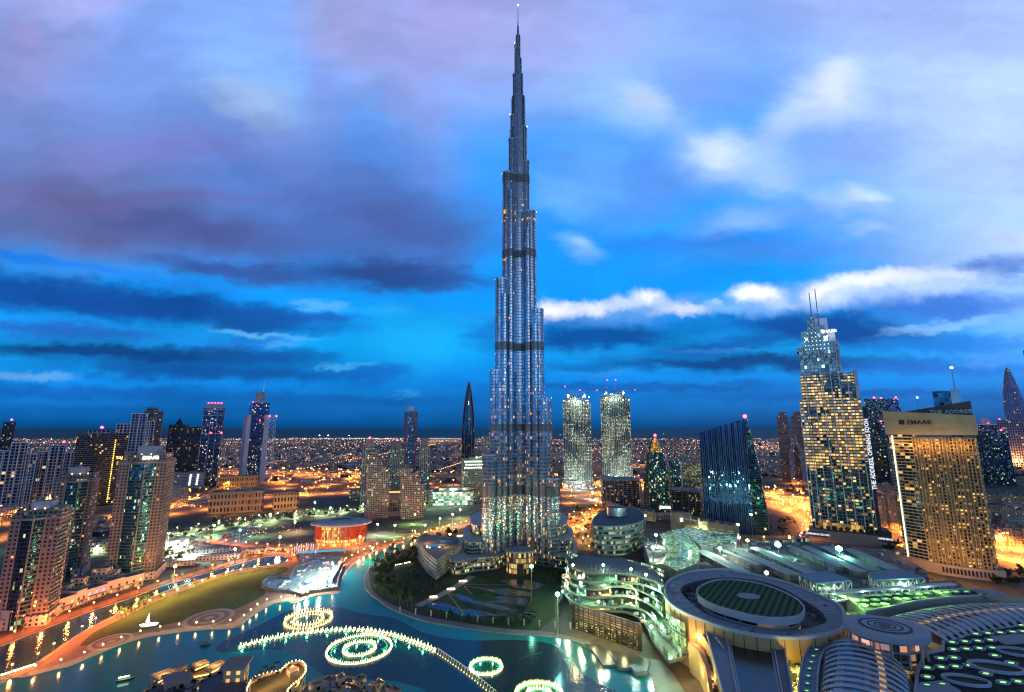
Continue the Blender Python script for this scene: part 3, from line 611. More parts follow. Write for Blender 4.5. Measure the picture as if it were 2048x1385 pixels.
# --- three waterside residence towers with a bowed teal glass front
def residence(u, v, vtop, wpx, label, turn, seed, glassw=.46, sign=None, dark=False, bow=6, front=0):
    t, y, k = T('residential_tower', label, u, v, turn, 'waterfront residence towers', 'apartment tower')
    w = wpx*k; d = w*.8; H = ZAT(vtop, y-d*.3); Hs = H*.90
    wing = w*(1-glassw)/2; gw = w*glassw; fy = -d/2
    for s in (-1, 1):
        m = MB(); xc = s*(gw/2+wing/2)+front*w
        lo = -w/2 if s < 0 else gw/2+front*w; hi = -gw/2+front*w if s < 0 else w/2
        m.prism(rect(hi-lo, d, (hi+lo)/2, 0), 0, Hs, 0, 1); m.build('side_wing', [F_BEI, ROOFG], t)
        m2 = MB(); o_ = rect((hi-lo)*.7, d*.86, (hi+lo)/2-s*(hi-lo)*.12, 0); m2.prism(o_, Hs, Hs+H*.045, 0, 1); m2.build('upper_setback', [F_BEI, ROOFG], t)
    n = 14; arc = [(front*w-gw/2+gw*i/n, fy-bow*sin(pi*i/n)) for i in range(n+1)]
    bm_ = MB(); bm_.prism(arc+[(front*w+gw/2, d*.3), (front*w-gw/2, d*.3)], 0, Hs-4, 0, 1); bm_.build('bowed_glass_front', [F_BLK if dark else F_TEAL, ROOFG], t)
    # balcony slabs on one side of the bow
    nb = int((Hs-14)/3.6)
    half = [p for p in arc if p[0] >= front*w+gw*.12]; so = [(x+.0, yy-1.7) for x, yy in half]+[(x, yy) for x, yy in half[::-1]]
    slabs(t, so, [8+3.6*i for i in range(nb)], .45, BEIGE)
    so2 = [(w/2, fy-1.4), (w/2+1.7, fy-1.4), (w/2+1.7, d*.25), (w/2, d*.25)]
    slabs(t, so2, [8+3.6*i for i in range(nb)], .45, BEIGE)
    # white piers, cornice, penthouse
    pr = MB()
    for xx in (front*w-gw/2, front*w+gw*.12, front*w+gw/2): pr.box((xx, fy-bow*max(0, sin(pi*(xx-front*w+gw/2)/gw))-.6, 0), (.9, 1.2, Hs), 0, 0, z0=0)
    pr.build('pier', BEIGE, t)
    cr = MB(); cr.prism(offset(arc+[(w/2, fy), (w/2, d/2), (-w/2, d/2), (-w/2, fy)], 1.2), Hs-4.2, Hs-2.9, 0, 0, bot=True); cr.build('cornice', BEIGE, t)
    top = MB(); top.prism(rrect(w*.86, d*.8, 3), Hs-3, Hs+H*.035, 0, 1); top.build('attic_storey', [F_BEI, ROOFG], t)
    ph = MB(); ph.prism(rrect(w*.46, d*.5, 2), Hs+H*.035, H, 0, 1); ph.build('penthouse_screen', [plain('blue_grey_cladding', (.34, .38, .42), .5), ROOFG], t)
    roofkit(t, 0, d*.1, H, w*.4, d*.4, 3, seed); roofkit(t, -w*.35, 0, Hs+H*.045, w*.2, d*.6, 4, seed+3)
    for i in range(4): beacon(t, (-w*.3+w*.2*i, -d*.35, Hs+H*.036), .5, glow('roof_lamp', (1, .5, .2), 14), 'roof_lamp')
    pd = MB(); pd.prism(rect(w*1.12, d*1.2), 0, 9, 0, 1); pd.build('podium', [F_OLD, ROOFG], t)
    if sign: text(t, sign, (w*.12, -d*.41-1, Hs+H*.012), H*.034, (pi/2, 0, 0), glow('white_sign', (1, 1, 1), 5))
    return t, w, d, H
residence(52, 1244, 1003, 76, 'beige residence tower with dark bowed glass at the left edge, above the red-lit quay houses', -18, 1, dark=True, glassw=.5, front=-.05)
residence(126, 1150, 935, 62, 'residence tower with teal glass on its right side, standing just behind the foremost left tower', -12, 2, glassw=.56, front=.1)
residence(268, 1152, 893, 80, 'slender beige and teal glass tower with a lit white sign on its crown', -14, 3, sign='EMAAR', glassw=.56)

# --- white-framed stepped apartment towers further back
def framed(u, v, vtop, wpx, label, steps, turn=0, group='white framed apartment towers', red=False, y=None, mat=None, accent=None):
    t, y, k = T('apartment_tower', label, u, v, turn, group, 'apartment tower', y); w = wpx*k; H = ZAT(vtop, y)
    for i, (fx, fw, fd, fh_) in enumerate(steps):
        m = MB(); xc = fx*w; ww = fw*w; dd = fd*w; m.prism(rect(ww, dd, xc, 0), 0, H*fh_, 0, 1); m.build('tower_section', [mat or F_WHT, ROOFG], t)
        f = MB()
        for s in (-1, 0, 1): f.box((xc+s*ww*.48, -dd/2-.5, 0), (1.6, 1.6, H*fh_+2), 0, 0, z0=0)
        f.box((xc, -dd/2-.5, 0), (ww+1.4, 1.7, 1.8), 0, 0, z0=H*fh_+.6)
        f.build('white_frame', accent or WHITE, t)
    c = MB(); c.bar((0, 0, H), (0, 0, H+9), .3, .15, 5); c.box((0, 0, 0), (w*.2, w*.2, 4), 0, 0, z0=H*.97); c.build('roof_mast', CONC, t)
    if red: beacon(t, (w*.1, 0, H+5), 2.4)
    return t
framed(14, 1012, 884, 62, 'white framed tower with a stepped top, leftmost of the white towers', [(-.3, .36, .5, .86), (.05, .4, .6, .98), (.34, .3, .5, .80), (-.05, .7, .4, .72)])
framed(100, 1002, 890, 66, 'white framed tower with a red beacon, between leftmost white tower and striped hotel', [(-.34, .3, .5, .88), (0, .34, .6, .99), (.3, .36, .5, .86), (0, .9, .4, .7)], red=True)
framed(252, 990, 827, 62, 'tallest white framed tower, terraced like stairs, beside the dark red tower', [(-.3, .36, .5, .86), (.08, .42, .6, .99), (.36, .28, .5, .90), (-.02, .8, .4, .78)], mat=F_WHT)
framed(-6, 985, 845, 22, 'dark sliver of a tower with a red lamp, cut by the left edge', [(0, .8, .8, 1)], red=True, mat=F_DARKB, accent=plain('dark_frame', (.08, .08, .1), .6))
framed(287, 985, 817, 32, 'slim brown tower with a flat cornice, half hidden behind the tallest white tower', [(0, 1, .9, .96), (-.1, .6, .6, 1)], mat=facade('brown_grid', fh=3.5, bw=3, frame=(.2, .15, .13), glass=(.05, .06, .08), lit=.08), accent=plain('brown_frame', (.22, .17, .15)), group=None)
t = framed(228, 992, 858, 26, 'dark red slab tower tucked between the striped hotel tower and the white stepped tower', [(0, 1, .8, .98)], mat=facade('dark_red_cladding', fh=3.5, bw=4, wx=(.3, .7), frame=(.22, .03, .02), glass=(.03, .03, .04), lit=.03), accent=plain('red_trim', (.25, .03, .02)), group=None)
# striped hotel
t, y, k = T('hotel_tower', 'black hotel tower with thin horizontal stripes and a vertical row of yellow lights', 186, 1012, 4); w = 80*k; d = w*.5; H = ZAT(868, y)
FS = facade('striped_hotel_glass', fh=4.4, bw=3, wx=(.02, .98), wy=(.16, 1), frame=(.36, .26, .22), glass=(.015, .015, .02), metal=.4, grough=.15, lit=.05, cols=((1, .6, .2), (1, .5, .2)), st=1.6, clump=.04)
MB().prism([(-w/2, -d*.35), (-w*.1, -d*.5), (w/2, -d*.3), (w/2, d/2), (-w/2, d/2)], 0, H, 0, 1).build('tower_shaft', [FS, DKROOF], t)
MB().prism(rect(w*.42, d*.6, -w*.1, 0), H, H+9, 0, 1).build('crown', [F_WHT, ROOFG], t); beacon(t, (-w*.05, 0, H+12), 3)
q = MB(); gy = glow('yellow_strip', (1, .75, .08), 3.5)
for i in range(int(H*.9/5)): q.box((w*.24, -d*.42-.3, 0), (1.6, .4, 2.6), 0, 0, z0=8+5*i)
q.build('light_strip', gy, t); text(t, 'TAJ', (w*.36, -d*.38-1, H*.66), 8, (pi/2, 0, 0), glow('gold_sign', (1, .7, .15), 3))
# --- dark pair with a pyramid, rounded blue tower
t, y, k = T('residential_tower', 'dark twin-slab tower with a small pyramid between its shoulders', 362, 968, -6, None, 'apartment tower'); w = 66*k; H = ZAT(850, y)
MB().prism(rect(w*.5, w*.4, -w*.2, 0), 0, H, 0, 1).build('tower_shaft', [F_DARKB, DKROOF], t); MB().prism(rect(w*.46, w*.4, w*.26, 0), 0, H*.97, 0, 1).build('tower_shaft', [F_DARKB, DKROOF], t)
pm = MB(); o = rect(w*.22, w*.22, -w*.22, 0); pm.prism(o, H, H+22, 0, 0, out2=[(-w*.22+a*.1, b_*.1) for a, b_ in rect(w*.1, w*.1)]); pm.build('pyramid_cap', DARKM, t)
for s in (-.44, .03): MB().bar((s*w, 0, H), (s*w, 0, H+10), .8, .2, 5).build('corner_spike', DARKM, t)
beacon(t, (w*.46, -8, H*.97), 2.2); beacon(t, (w*.1, -8, H*.8), 1.6)
t, y, k = T('residential_tower', 'navy blue glass tower with a rounded crown ringed by red lamps', 413, 972, -4, None, 'apartment tower'); w = 37*k; H = ZAT(806, y)
MB().prism(rrect(w, w*.8, w*.12), 0, H*.93, 0, 1).build('tower_shaft', [F_NAVY, DKROOF], t)
cr = MB(); prev = rrect(w, w*.8, w*.12)
for i in range(5):
    s0, s1 = sqrt(1-(i/5.4)**2), sqrt(1-((i+1)/5.4)**2); cr.prism([(a*s0, b_*s0) for a, b_ in prev], H*.93+H*.07*i/5, H*.93+H*.07*(i+1)/5, 0, 0, out2=[(a*s1, b_*s1) for a, b_ in prev])
cr.build('rounded_crown', plain('grey_crown_cladding', (.4, .38, .42), .6), t)
q = MB()
for s in (-.46, -.12, .18, .46): q.box((s*w, -w*.4-.4, 0), (1.3, 1, H*.92), 0, 0, z0=0)
for z in (.62, .84, .91): q.box((0, -w*.4-.5, 0), (w, 1, 2.2), 0, 0, z0=H*z)
q.build('grey_frame', plain('grey_frame_cladding', (.35, .36, .42), .5), t)
for i in range(5): beacon(t, (-w*.3+w*.15*i, -w*.2, H-2), 1.7)
beacon(t, (-w*.05, -w*.42, H*.63), 1.8); beacon(t, (w*.46, -w*.42, H*.63), 1.8)
# --- low white block with lit columns
t, y, k = T('office_block', 'low pale block with glowing white slots, at the foot of the navy tower', 372, 975, -12, None, 'building'); w = 62*k
MB().prism(rect(w, w*.4), 0, ZAT(944, y), 0, 1).build('block_body', [facade('pale_ribbons', fh=4, bw=5, wx=(.05, .95), wy=(.45, .8), frame=(.5, .47, .5), glass=(.1, .1, .12), lit=.1), ROOFG], t)
q = MB()
for i in range(2):
    for j in range(6): q.box((w*(.12+.2*i)+j*.3, -w*.2-.4, 0), (4.5, .5, 3), 0, 0, z0=8+5.5*j)
q.build('lit_slots', glow('white_slot_light', (.9, .95, 1), 3), t); roofkit(t, 0, 0, ZAT(944, y), w*.8, w*.3, 5, 4)
# --- the tall slab with white side fins and a lattice
t, y, k = T('office_tower', 'slender dark glass tower between two white fins, with lattice side and mast', 505, 966, 12); w = 50*k; H = ZAT(806, y); d = w*.6
MB().prism(rect(w*.62, d), 0, H, 0, 1).build('tower_shaft', [F_NAVY, DKROOF], t)
H2 = ZAT(830, y)
MB().prism(rect(w*.15, d*1.0, -w*.40, 0), 0, H2, 0, 0).build('white_fin', plain('pale_fin_cladding', (.62, .55, .56), .6), t)
MB().prism(rect(w*.16, d*1.2, w*.22, -d*.15), 0, H2, 0, 0).build('white_fin', plain('pale_fin_cladding', (.62, .55, .56), .6), t)
lt = MB(); x0, x1 = w*.31, w*.56; yy = -d*.75
for xx in (x0, x1):
    for dy_ in (0, d*.5): lt.bar((xx, yy+dy_, 0), (xx, yy+dy_, H2), .8, .8, 4)
n = 12
for i in range(n):
    za, zb = H2*i/n, H2*(i+1)/n
    for dy_ in (0,): lt.bar((x0, yy+dy_, za), (x1, yy+dy_, zb), .55, .55, 4).bar((x1, yy+dy_, za), (x0, yy+dy_, zb), .55, .55, 4).bar((x0, yy, zb), (x1, yy, zb), .6, .6, 4)
lt.build('lattice', WHITE, t)
MB().prism(rect(w*.3, d*.5, 0, 0), H, ZAT(784, y), 0, 1).build('crown', [plain('grey_crown_cladding', (.4, .38, .42), .6), ROOFG], t)
MB().bar((w*.1, 0, ZAT(784, y)), (w*.1, 0, ZAT(762, y)), .9, .3, 6).build('mast', STEEL, t)
for xx in (x0, x1): beacon(t, (xx, yy-1, H2-6), 2.2)
beacon(t, (-w*.3, -d*.4, H), 1.2); beacon(t, (0, -d*.5-1, H*.77), 1.8)
# --- beige blocks (civic) in front of the highway
F_CIV = facade('civic_tall_windows', fh=13, bw=6.2, wx=(.2, .8), wy=(.28, .88), frame=(.40, .27, .14), glass=(.06, .05, .05), metal=.3, lit=.0, jit=0)
def civic(u, v, vtop, wpx, dep, label, turn):
    t, y, k = T('civic_block', label, u, v, turn, 'beige blocks before the highway', 'building'); w = wpx*k; H = ZAT(vtop, y)
    MB().prism(rect(w, dep), 0, H, 0, 1).build('block_body', [F_CIV, DKROOF], t)
    MB().ring(offset(rect(w, dep), .9), rect(w-1.5, dep-1.5), H-.5, H+1.6).build('parapet', plain('sand_stone', (.40, .27, .14), .85), t)
    q = MB()
    for i in range(int(w/13)+1): q.box((-w/2+13*i, -dep/2-.6, 0), (1.8, 1.4, H), 0, 0, z0=0)
    q.box((0, -dep/2-.7, 0), (w, 1.4, 1.5), 0, 0, z0=H*.32).build('pilaster', plain('sand_stone', (.40, .27, .14), .85), t)
    for s_ in (-.35, 0, .35): lamp(t, (w*s_, -dep/2-22, 9), 9000, (1, .45, .12), 1)
    roofkit(t, 0, 0, H, w*.9, dep*.8, 12, int(u)); return t
civic(474, 1022, 982, 92, 50, 'large beige block with tall dark windows, the wider of the two by the orange highway', -5)
civic(570, 1016, 984, 44, 38, 'smaller beige block with narrow slot windows, right of the wide beige block', 4)
civic(478, 972, 952, 66, 40, 'small beige block with framed doorways, behind the wide beige block', -4)
# --- warehouses beyond the highway
for i, (u, v, wp, h, lb, mt) in enumerate([(560, 925, 24, 12, 'long white shed beyond the highway, nearest the slender white-finned tower', (.6, .5, .45)), (600, 928, 30, 12, 'red-brown shed beyond the highway, among the white sheds', (.35, .1, .05)), (640, 931, 26, 14, 'cream shed beyond the highway, left of the columned hall', (.6, .5, .35)), (672, 934, 30, 18, 'columned hall beyond the highway, lit orange', (.4, .3, .2)), (702, 933, 22, 13, 'white shed beyond the highway, right of the columned hall', (.65, .6, .55))]):
    t, y, k = T('warehouse', lb, u, v, 0, 'sheds beyond the highway', 'warehouse'); w = wp*k
    q = MB(); q.prism(rect(w, 40), 0, h, 0, 1); q.build('shed_body', [plain('shed_wall_%d' % i, mt, .8), ROOFG], t)
    q = MB()
    for j in range(6): q.box((-w*.42+w*.168*j, -20.3, 0), (w*.08, .6, h*.6), 0, 0, z0=0)
    q.build('loading_door', DARKM, t)
# elevated metro line beside the highway
ml = par(spline(SZR, 5), 44); ml = [p for p in ml if p[0] < 620 and p[0] > -2200]
A, B = ribbon(ml, 10, 11); A2, B2 = ribbon(ml, 10, 8.5)
mv = thing('metro_viaduct', 'pale elevated rail viaduct running along the far side of the orange highway', 'viaduct')
MB().quadstrip(B, A).quadstrip(B2, B).quadstrip(A2, A).quadstrip(A2, B2).build('deck', CONC, mv)
for x, y, a in along(ml, 45)[:100]:
    MB().bar((x, y, 0), (x, y, 8.5), 1.6, 2.2, 8).build('pier', CONC, mv) if x > -1400 else None
# ------------------------------------------------------------------ centre-left group
F_LOFT = facade('cream_grid_windows', fh=3.5, bw=3.6, wx=(.14, .86), wy=(.2, .86), frame=(.42, .38, .29), glass=(.05, .08, .08), metal=.5, lit=.14, cols=((1, .45, .12), (.7, 1, .7)), st=1.5)
F_STRIPE = facade('cream_and_green_stripes', fh=3.5, bw=5, wx=(.3, .7), wy=(.08, .95), frame=(.44, .38, .26), glass=(.03, .13, .12), metal=.7, lit=.16, cols=((1, .5, .15), (.6, 1, .8)), st=1.5)
def claremont(u, v, vtop, wpx, label, turn=0, red=True):
    t, y, k = T('residential_tower', label, u, v, turn, 'cream and green striped towers', 'apartment tower'); w = wpx*k; H = ZAT(vtop, y)
    MB().prism(rrect(w, w, 2, 3), 0, H*.86, 0, 1).build('tower_shaft', [F_STRIPE, ROOFG], t)
    MB().prism(rrect(w*.62, w*.7, 2, 3), H*.86, H, 0, 1).build('crown', [BEIGE, ROOFG], t)
    nb = int(H*.8/3.5)
    for s in (-1, 1):
        so = [(s*w*.5, -w*.45), (s*(w*.5+1.8), -w*.45), (s*(w*.5+1.8), w*.1), (s*w*.5, w*.1)]
        slabs(t, so if s > 0 else so[::-1], [6+3.5*i for i in range(nb)][:48], .4, BEIGE)
    if red: beacon(t, (0, 0, H+1), 2.2)
    return t
claremont(733, 1006, 878, 27, 'slim cream and green striped tower with a red lamp, left of its two look-alikes')
claremont(790, 985, 882, 30, 'cream and green striped tower with a red lamp, middle of its two look-alikes')
claremont(846, 990, 876, 22, 'slim cream and green striped tower without red lamp, right of the crane-topped tower', red=False)
def loft(u, v, vtop, wpx, label, side):
    t, y, k = T('loft_tower', label, u, v, side*8, 'stepped cream loft towers', 'apartment tower'); w = wpx*k; H = ZAT(vtop, y)
    for i, (x0, x1, f) in enumerate([(-.5, -.1, 1.0), (-.1, .12, .88), (.12, .32, .78), (.32, .5, .66)]):
        a, b_ = (x0*w, x1*w) if side > 0 else (-x1*w, -x0*w)
        MB().prism(rect(b_-a, w*.8, (a+b_)/2, 0), 0, H*f, 0, 1).build('stepped_section', [F_LOFT, ROOFG], t)
        MB().ring(offset(rect(b_-a, w*.8, (a+b_)/2, 0), .5), rect(b_-a-1, w*.8-1, (a+b_)/2, 0), H*f-.3, H*f+1.8).build('parapet', BEIGE, t)
    MB().prism(rect(w*.25, w*.3, -side*w*.3, 0), H, H+7, 0, 1).build('lift_house', [BEIGE, ROOFG], t); return t
loft(752, 1034, 905, 42, 'stepped cream loft tower, left and taller of the pair above the opera house', 1)
loft(822, 1034, 936, 44, 'stepped cream loft tower, right and lower of the pair above the opera house', 1)
t, y, k = T('linking_podium', 'cream podium with a big glazed portal between the two loft towers', 788, 1030, 0, None, 'building'); w = 34*k
MB().prism(rect(w, 30), 0, ZAT(985, y), 0, 1).build('block_body', [BEIGE, ROOFG], t)
MB().box((0, -15.3, 0), (w*.8, .6, ZAT(985, y)*.5), 0, 0, z0=9).build('portal_window', facade('portal_glass', fh=9, bw=5, wx=(.06, .94), wy=(.05, .95), frame=(.4, .36, .3), glass=(.12, .15, .16), lit=0), t)
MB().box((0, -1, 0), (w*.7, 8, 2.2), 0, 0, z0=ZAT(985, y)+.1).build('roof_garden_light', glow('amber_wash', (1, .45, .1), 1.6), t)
t, y, k = T('unfinished_tower', 'tall dark blue tower under construction with a crane on its roof', 817, 968, 0, None, 'tower'); w = 27*k; H = ZAT(822, y)
MB().prism(rect(w*.5, w*.7, .05*w, -w*.06), 0, H, 0, 1).build('glass_core', [facade('blue_site_glass', fh=4, bw=2.2, frame=(.12, .2, .3), glass=(.04, .12, .22), metal=.8, lit=.06, cols=((.6, .9, 1), (.8, 1, 1)), st=2, jit=.05), DKROOF], t)
for s, f in ((-1, .98), (1, .99)): MB().prism(rect(w*.25, w*.9, s*w*.37, 0), 0, H*f, 0, 1).build('side_wing', [facade('mauve_cladding', fh=4, bw=4, wx=(.3, .7), frame=(.22, .16, .2), glass=(.03, .03, .05), lit=.03), DKROOF], t)
MB().prism(rect(w*.38, w*.5), H, ZAT(813, y), 0, 1).build('roof_screen', [WHITE, ROOFG], t)
for i in range(3): beacon(t, (w*(-.02+.09*i), -w*.45, 34+4*i), 1.6, glow('site_lamp', (.5, 1, 1), 14), 'work_lamp')
q = MB(); q.bar((-w*.3, 0, H), (-w*.3, 0, H+20), 1, 1, 4).bar((-w*.3, 0, H+16), (-w*.02, 0, H+50), .7, .4, 4).bar((-w*.3, 0, H+17), (-w*.48, 0, H+13), .7, .7, 4); q.build('crane', plain('crane_paint', (.45, .42, .4), .6), t)
# bullet-shaped tower
t, y, k = T('bullet_tower', 'dark bullet-shaped tower tapering to a sharp point, left of the great tower', 935, 950, 0, None, 'tower'); w = 26*k; H = ZAT(762, y)
def bul(f): return 1 if f < .35 else max(.02, cos((f-.35)/.65*pi/2)**.72)
prof = [(i/22)**.9 for i in range(23)]
q = MB()
for a, b_ in zip(prof, prof[1:]): q.prism(ell(w*.5*bul(a), w*.42*bul(a), 20), H*a, H*b_, 0, 0, out2=ell(w*.5*bul(b_), w*.42*bul(b_), 20))
q.build('glass_shell', facade('deep_blue_shell', fh=4, bw=2, wx=(.03, .97), wy=(.06, .97), frame=(.03, .08, .13), glass=(.01, .06, .11), metal=.8, grough=.12, lit=.012, jit=.02), t)
for s in (-1, 1):
    for ph in (.55, 1.25):
        q = MB(); pts = [(s*w*.53*bul(f)*sin(ph), -w*.45*bul(f)*cos(ph)-.6, H*f) for f in prof]
        for a, b_ in zip(pts, pts[1:]): q.bar(a, b_, 1.3, 1.3, 4, smooth=False)
        q.build('curved_rib', plain('bronze_rib', (.28, .17, .13), .5, .4), t)
for i in range(3): beacon(t, (0, -w*.36, H*(.765-.013*i)), 1.6, glow('white_slot_light', (.9, .95, 1), 3), 'window_lamp')
# green-lit office block + bright podium
t, y, k = T('office_block', 'grey-green office block with bright white upper windows, in front of the bullet tower', 946, 1004, 6, None, 'building'); w = 46*k; H = ZAT(916, y)
MB().prism(rect(w, w*.7), 0, H, 0, 1).build('block_body', [facade('pale_green_office', fh=4, bw=3, wx=(.15, .85), wy=(.25, .85), frame=(.16, .22, .17), glass=(.05, .08, .06), lit=.25, cols=((.7, 1, .75), (1, .95, .6)), st=1.4, clump=.03), DKROOF], t)
q = MB()
for j in range(3):
    for i in range(9): q.box((-w*.4+w*.1*i+(.05*w if j % 2 else 0), -w*.35-.3, 0), (2.6, .4, 2.6), 0, 0, z0=H*.78+7*j)
q.build('bright_windows', glow('mercury_window', (.8, 1, .8), 5), t); roofkit(t, 0, 0, H, w, w*.5, 6, 8)
beacon(t, (w*.1, -w*.3, H+1), 1.2, glow('site_lamp_green', (.6, 1, .6), 25), 'work_lamp'); lamp(t, (w*.1, -w*.5, H+8), 15000, MERC, 2)
t, y, k = T('glazed_showroom', 'long low building glowing white-green, left of the great tower', 905, 1008, 2, None, 'building'); w = 78*k
MB().prism(rect(w, 40), 0, ZAT(982, y), 0, 1).build('block_body', [facade('bright_showroom', fh=5, bw=6, wx=(.05, .95), wy=(.2, .9), frame=(.3, .35, .3), glass=(.2, .3, .25), lit=.7, cols=((.6, 1, .7), (.9, 1, .8)), st=2.4), ROOFG], t)
MB().prism(rect(w*.8, 26, w*.05, 8), ZAT(982, y), ZAT(975, y), 0, 1).build('upper_floor', [facade('bright_showroom', ), ROOFG], t); roofkit(t, 0, 6, ZAT(975, y), w*.7, 20, 8, 3)
lamp(t, (0, -45, 25), 60000, MERC, 2); lamp(t, (-w*.5, -60, 25), 50000, MERC, 2)
t, y, k = T('office_block', 'small cream block with dark windows peeping out left of the great tower', 972, 960, 0, None, 'building'); w = 18*k
MB().prism(rect(w, w), 0, ZAT(873, y), 0, 1).build('block_body', [F_STRIPE, ROOFG], t)
t, y, k = T('low_block', 'dark low block with a lit roof line beside the striped towers', 712, 1000, 0, None, 'building'); w = 26*k
MB().prism(rect(w, 30), 0, ZAT(978, y), 0, 1).build('block_body', [F_LOFT, ROOFG], t)
t, y, k = T('low_block', 'cream five-storey block right of the slim striped tower', 862, 1004, 0, None, 'building'); w = 24*k
MB().prism(rect(w, 30), 0, ZAT(978, y), 0, 1).build('block_body', [F_LOFT, ROOFG], t)

# ------------------------------------------------------------------ opera house
OP = [(634, 1088), (680, 1103), (728, 1080)]
ox, oy = G(681, 1086); oc = (ox, oy)
k = m_per_px(ox, oy); ow = 51*k
t = thing('opera_house', 'round red-and-gold glowing opera house under a wide grey disc roof', 'opera house', (ox, oy), .12)
zr = ZAT(1056, oy-30); 
FO = facade('opera_glass_wall', fh=4.6, bw=2.6, wx=(.07, .93), wy=(.06, .94), frame=(.16, .05, .03), glass=(.4, .22, .1), metal=.1, lit=.92, cols=((1, .40, .07), (1, .62, .2)), st=2.6, jit=0)
ex = lambda a, b_, n=64: ell(a, b_, n)
def opw(z): f = z/zr; return 1+.06*f
q = MB(); q.prism(ex(ow*.9, ow*.62), 0, zr, 0, 1, out2=ex(ow*.95, ow*.66)); q.build('glass_drum', [FO, ROOFG], t)
rd = plain('red_lacquer_louvre', (.4, .03, .015), .45); q = MB()
for i in range(120):
    a = 2*pi*i/120
    if 1.28*pi < a < 1.52*pi: continue
    ca, sa = cos(a), sin(a); q.box((ow*.955*ca, ow*.668*sa, 0), (.5, 1.6, zr*.62), a, 0, z0=zr*.36)
q.build('red_louvres', rd, t)
q = MB()
for i in range(28):
    a = 2*pi*i/28; q.bar((ow*.93*cos(a), ow*.65*sin(a), 0), (ow*1.0*cos(a), ow*.71*sin(a), zr), .35, .35, 5)
q.build('colonnade', plain('bronze_post', (.2, .1, .05), .5, .5), t)
q = MB(); q.ring(ex(ow*1.0, ow*.70), ex(ow*.9, ow*.6), zr*.33, zr*.36); q.build('gallery_floor', CONC, t)
rf = MB(); zt = zr
for (s0, z0_), (s1, z1_) in zip([(1.05, zt), (1.16, zt+1.5), (1.16, zt+3), (1.02, zt+5.2), (.72, zt+6.6)], [(1.16, zt+1.5), (1.16, zt+3), (1.02, zt+5.2), (.72, zt+6.6), (.42, zt+7.2)]):
    rf.quadstrip([(x, y, z0_) for x, y in ex(ow*s0, ow*s0*.70)], [(x, y, z1_) for x, y in ex(ow*s1, ow*s1*.70)], 0, True, True)
rf.face([(x, y, zt) for x, y in ex(ow*1.05, ow*.735)][::-1]); rf.quadstrip([(x, y, zt+7.2) for x, y in ex(ow*.42, ow*.294)], [(x, y, zt+5) for x, y in ex(ow*.40, ow*.1)], 0, False, True)
rf.face([(x, y, zt+5) for x, y in ex(ow*.40, ow*.1)]); r_ = rf.build('disc_roof', plain('pale_roof_panels', (.36, .38, .38), .6), t)
MB().slab(ell(ow*.36, ow*.10, 30), zt+7.3, zt+7.5).build('roof_opening', plain('black_opening', (.02, .02, .02), .9), r_)
q = MB()
for s in (.55, .8, 1.0): q.ring(ex(ow*s, ow*s*.70), ex(ow*s-.5, (ow*s-.5)*.70), zt+7.3-(s-.42)*3.4*(1 if s < .9 else 1.2), zt+7.6-(s-.42)*3.0*(1 if s < .9 else 1.2))
q.build('roof_seam', plain('seam_grey', (.15, .16, .17)), r_)
for a in (-2.2, -1.85, -1.57, -1.25, -.9, -.4, -2.7): lamp(t, (ow*1.06*cos(a), ow*.76*sin(a), 6), 3500, (1, .5, .15), 1.5)
triangulated('plaza', rotpts(ell(ow*1.5, ow*1.02, 40), .1, (ox, oy-6)), .08, pave)
# slim light masts by the opera
for i in range(12):
    x, y = G(584+i*4.6+random.uniform(-1, 1), 1112-((i*7) % 5)*2.4); t = thing('light_mast', 'thin white glowing mast on the plaza left of the opera house', 'light mast', (x, y), 0, 'glowing masts by the opera')
    MB().bar((0, 0, 0), (0, 0, 2), .5, .4, 6).build('mast_base', STEEL, t); MB().bar((0, 0, 2), (0, 0, 12+random.uniform(-3, 3)), .22, .18, 6).build('light_tube', glow('cold_tube', (.8, .85, 1), 2.2), t)
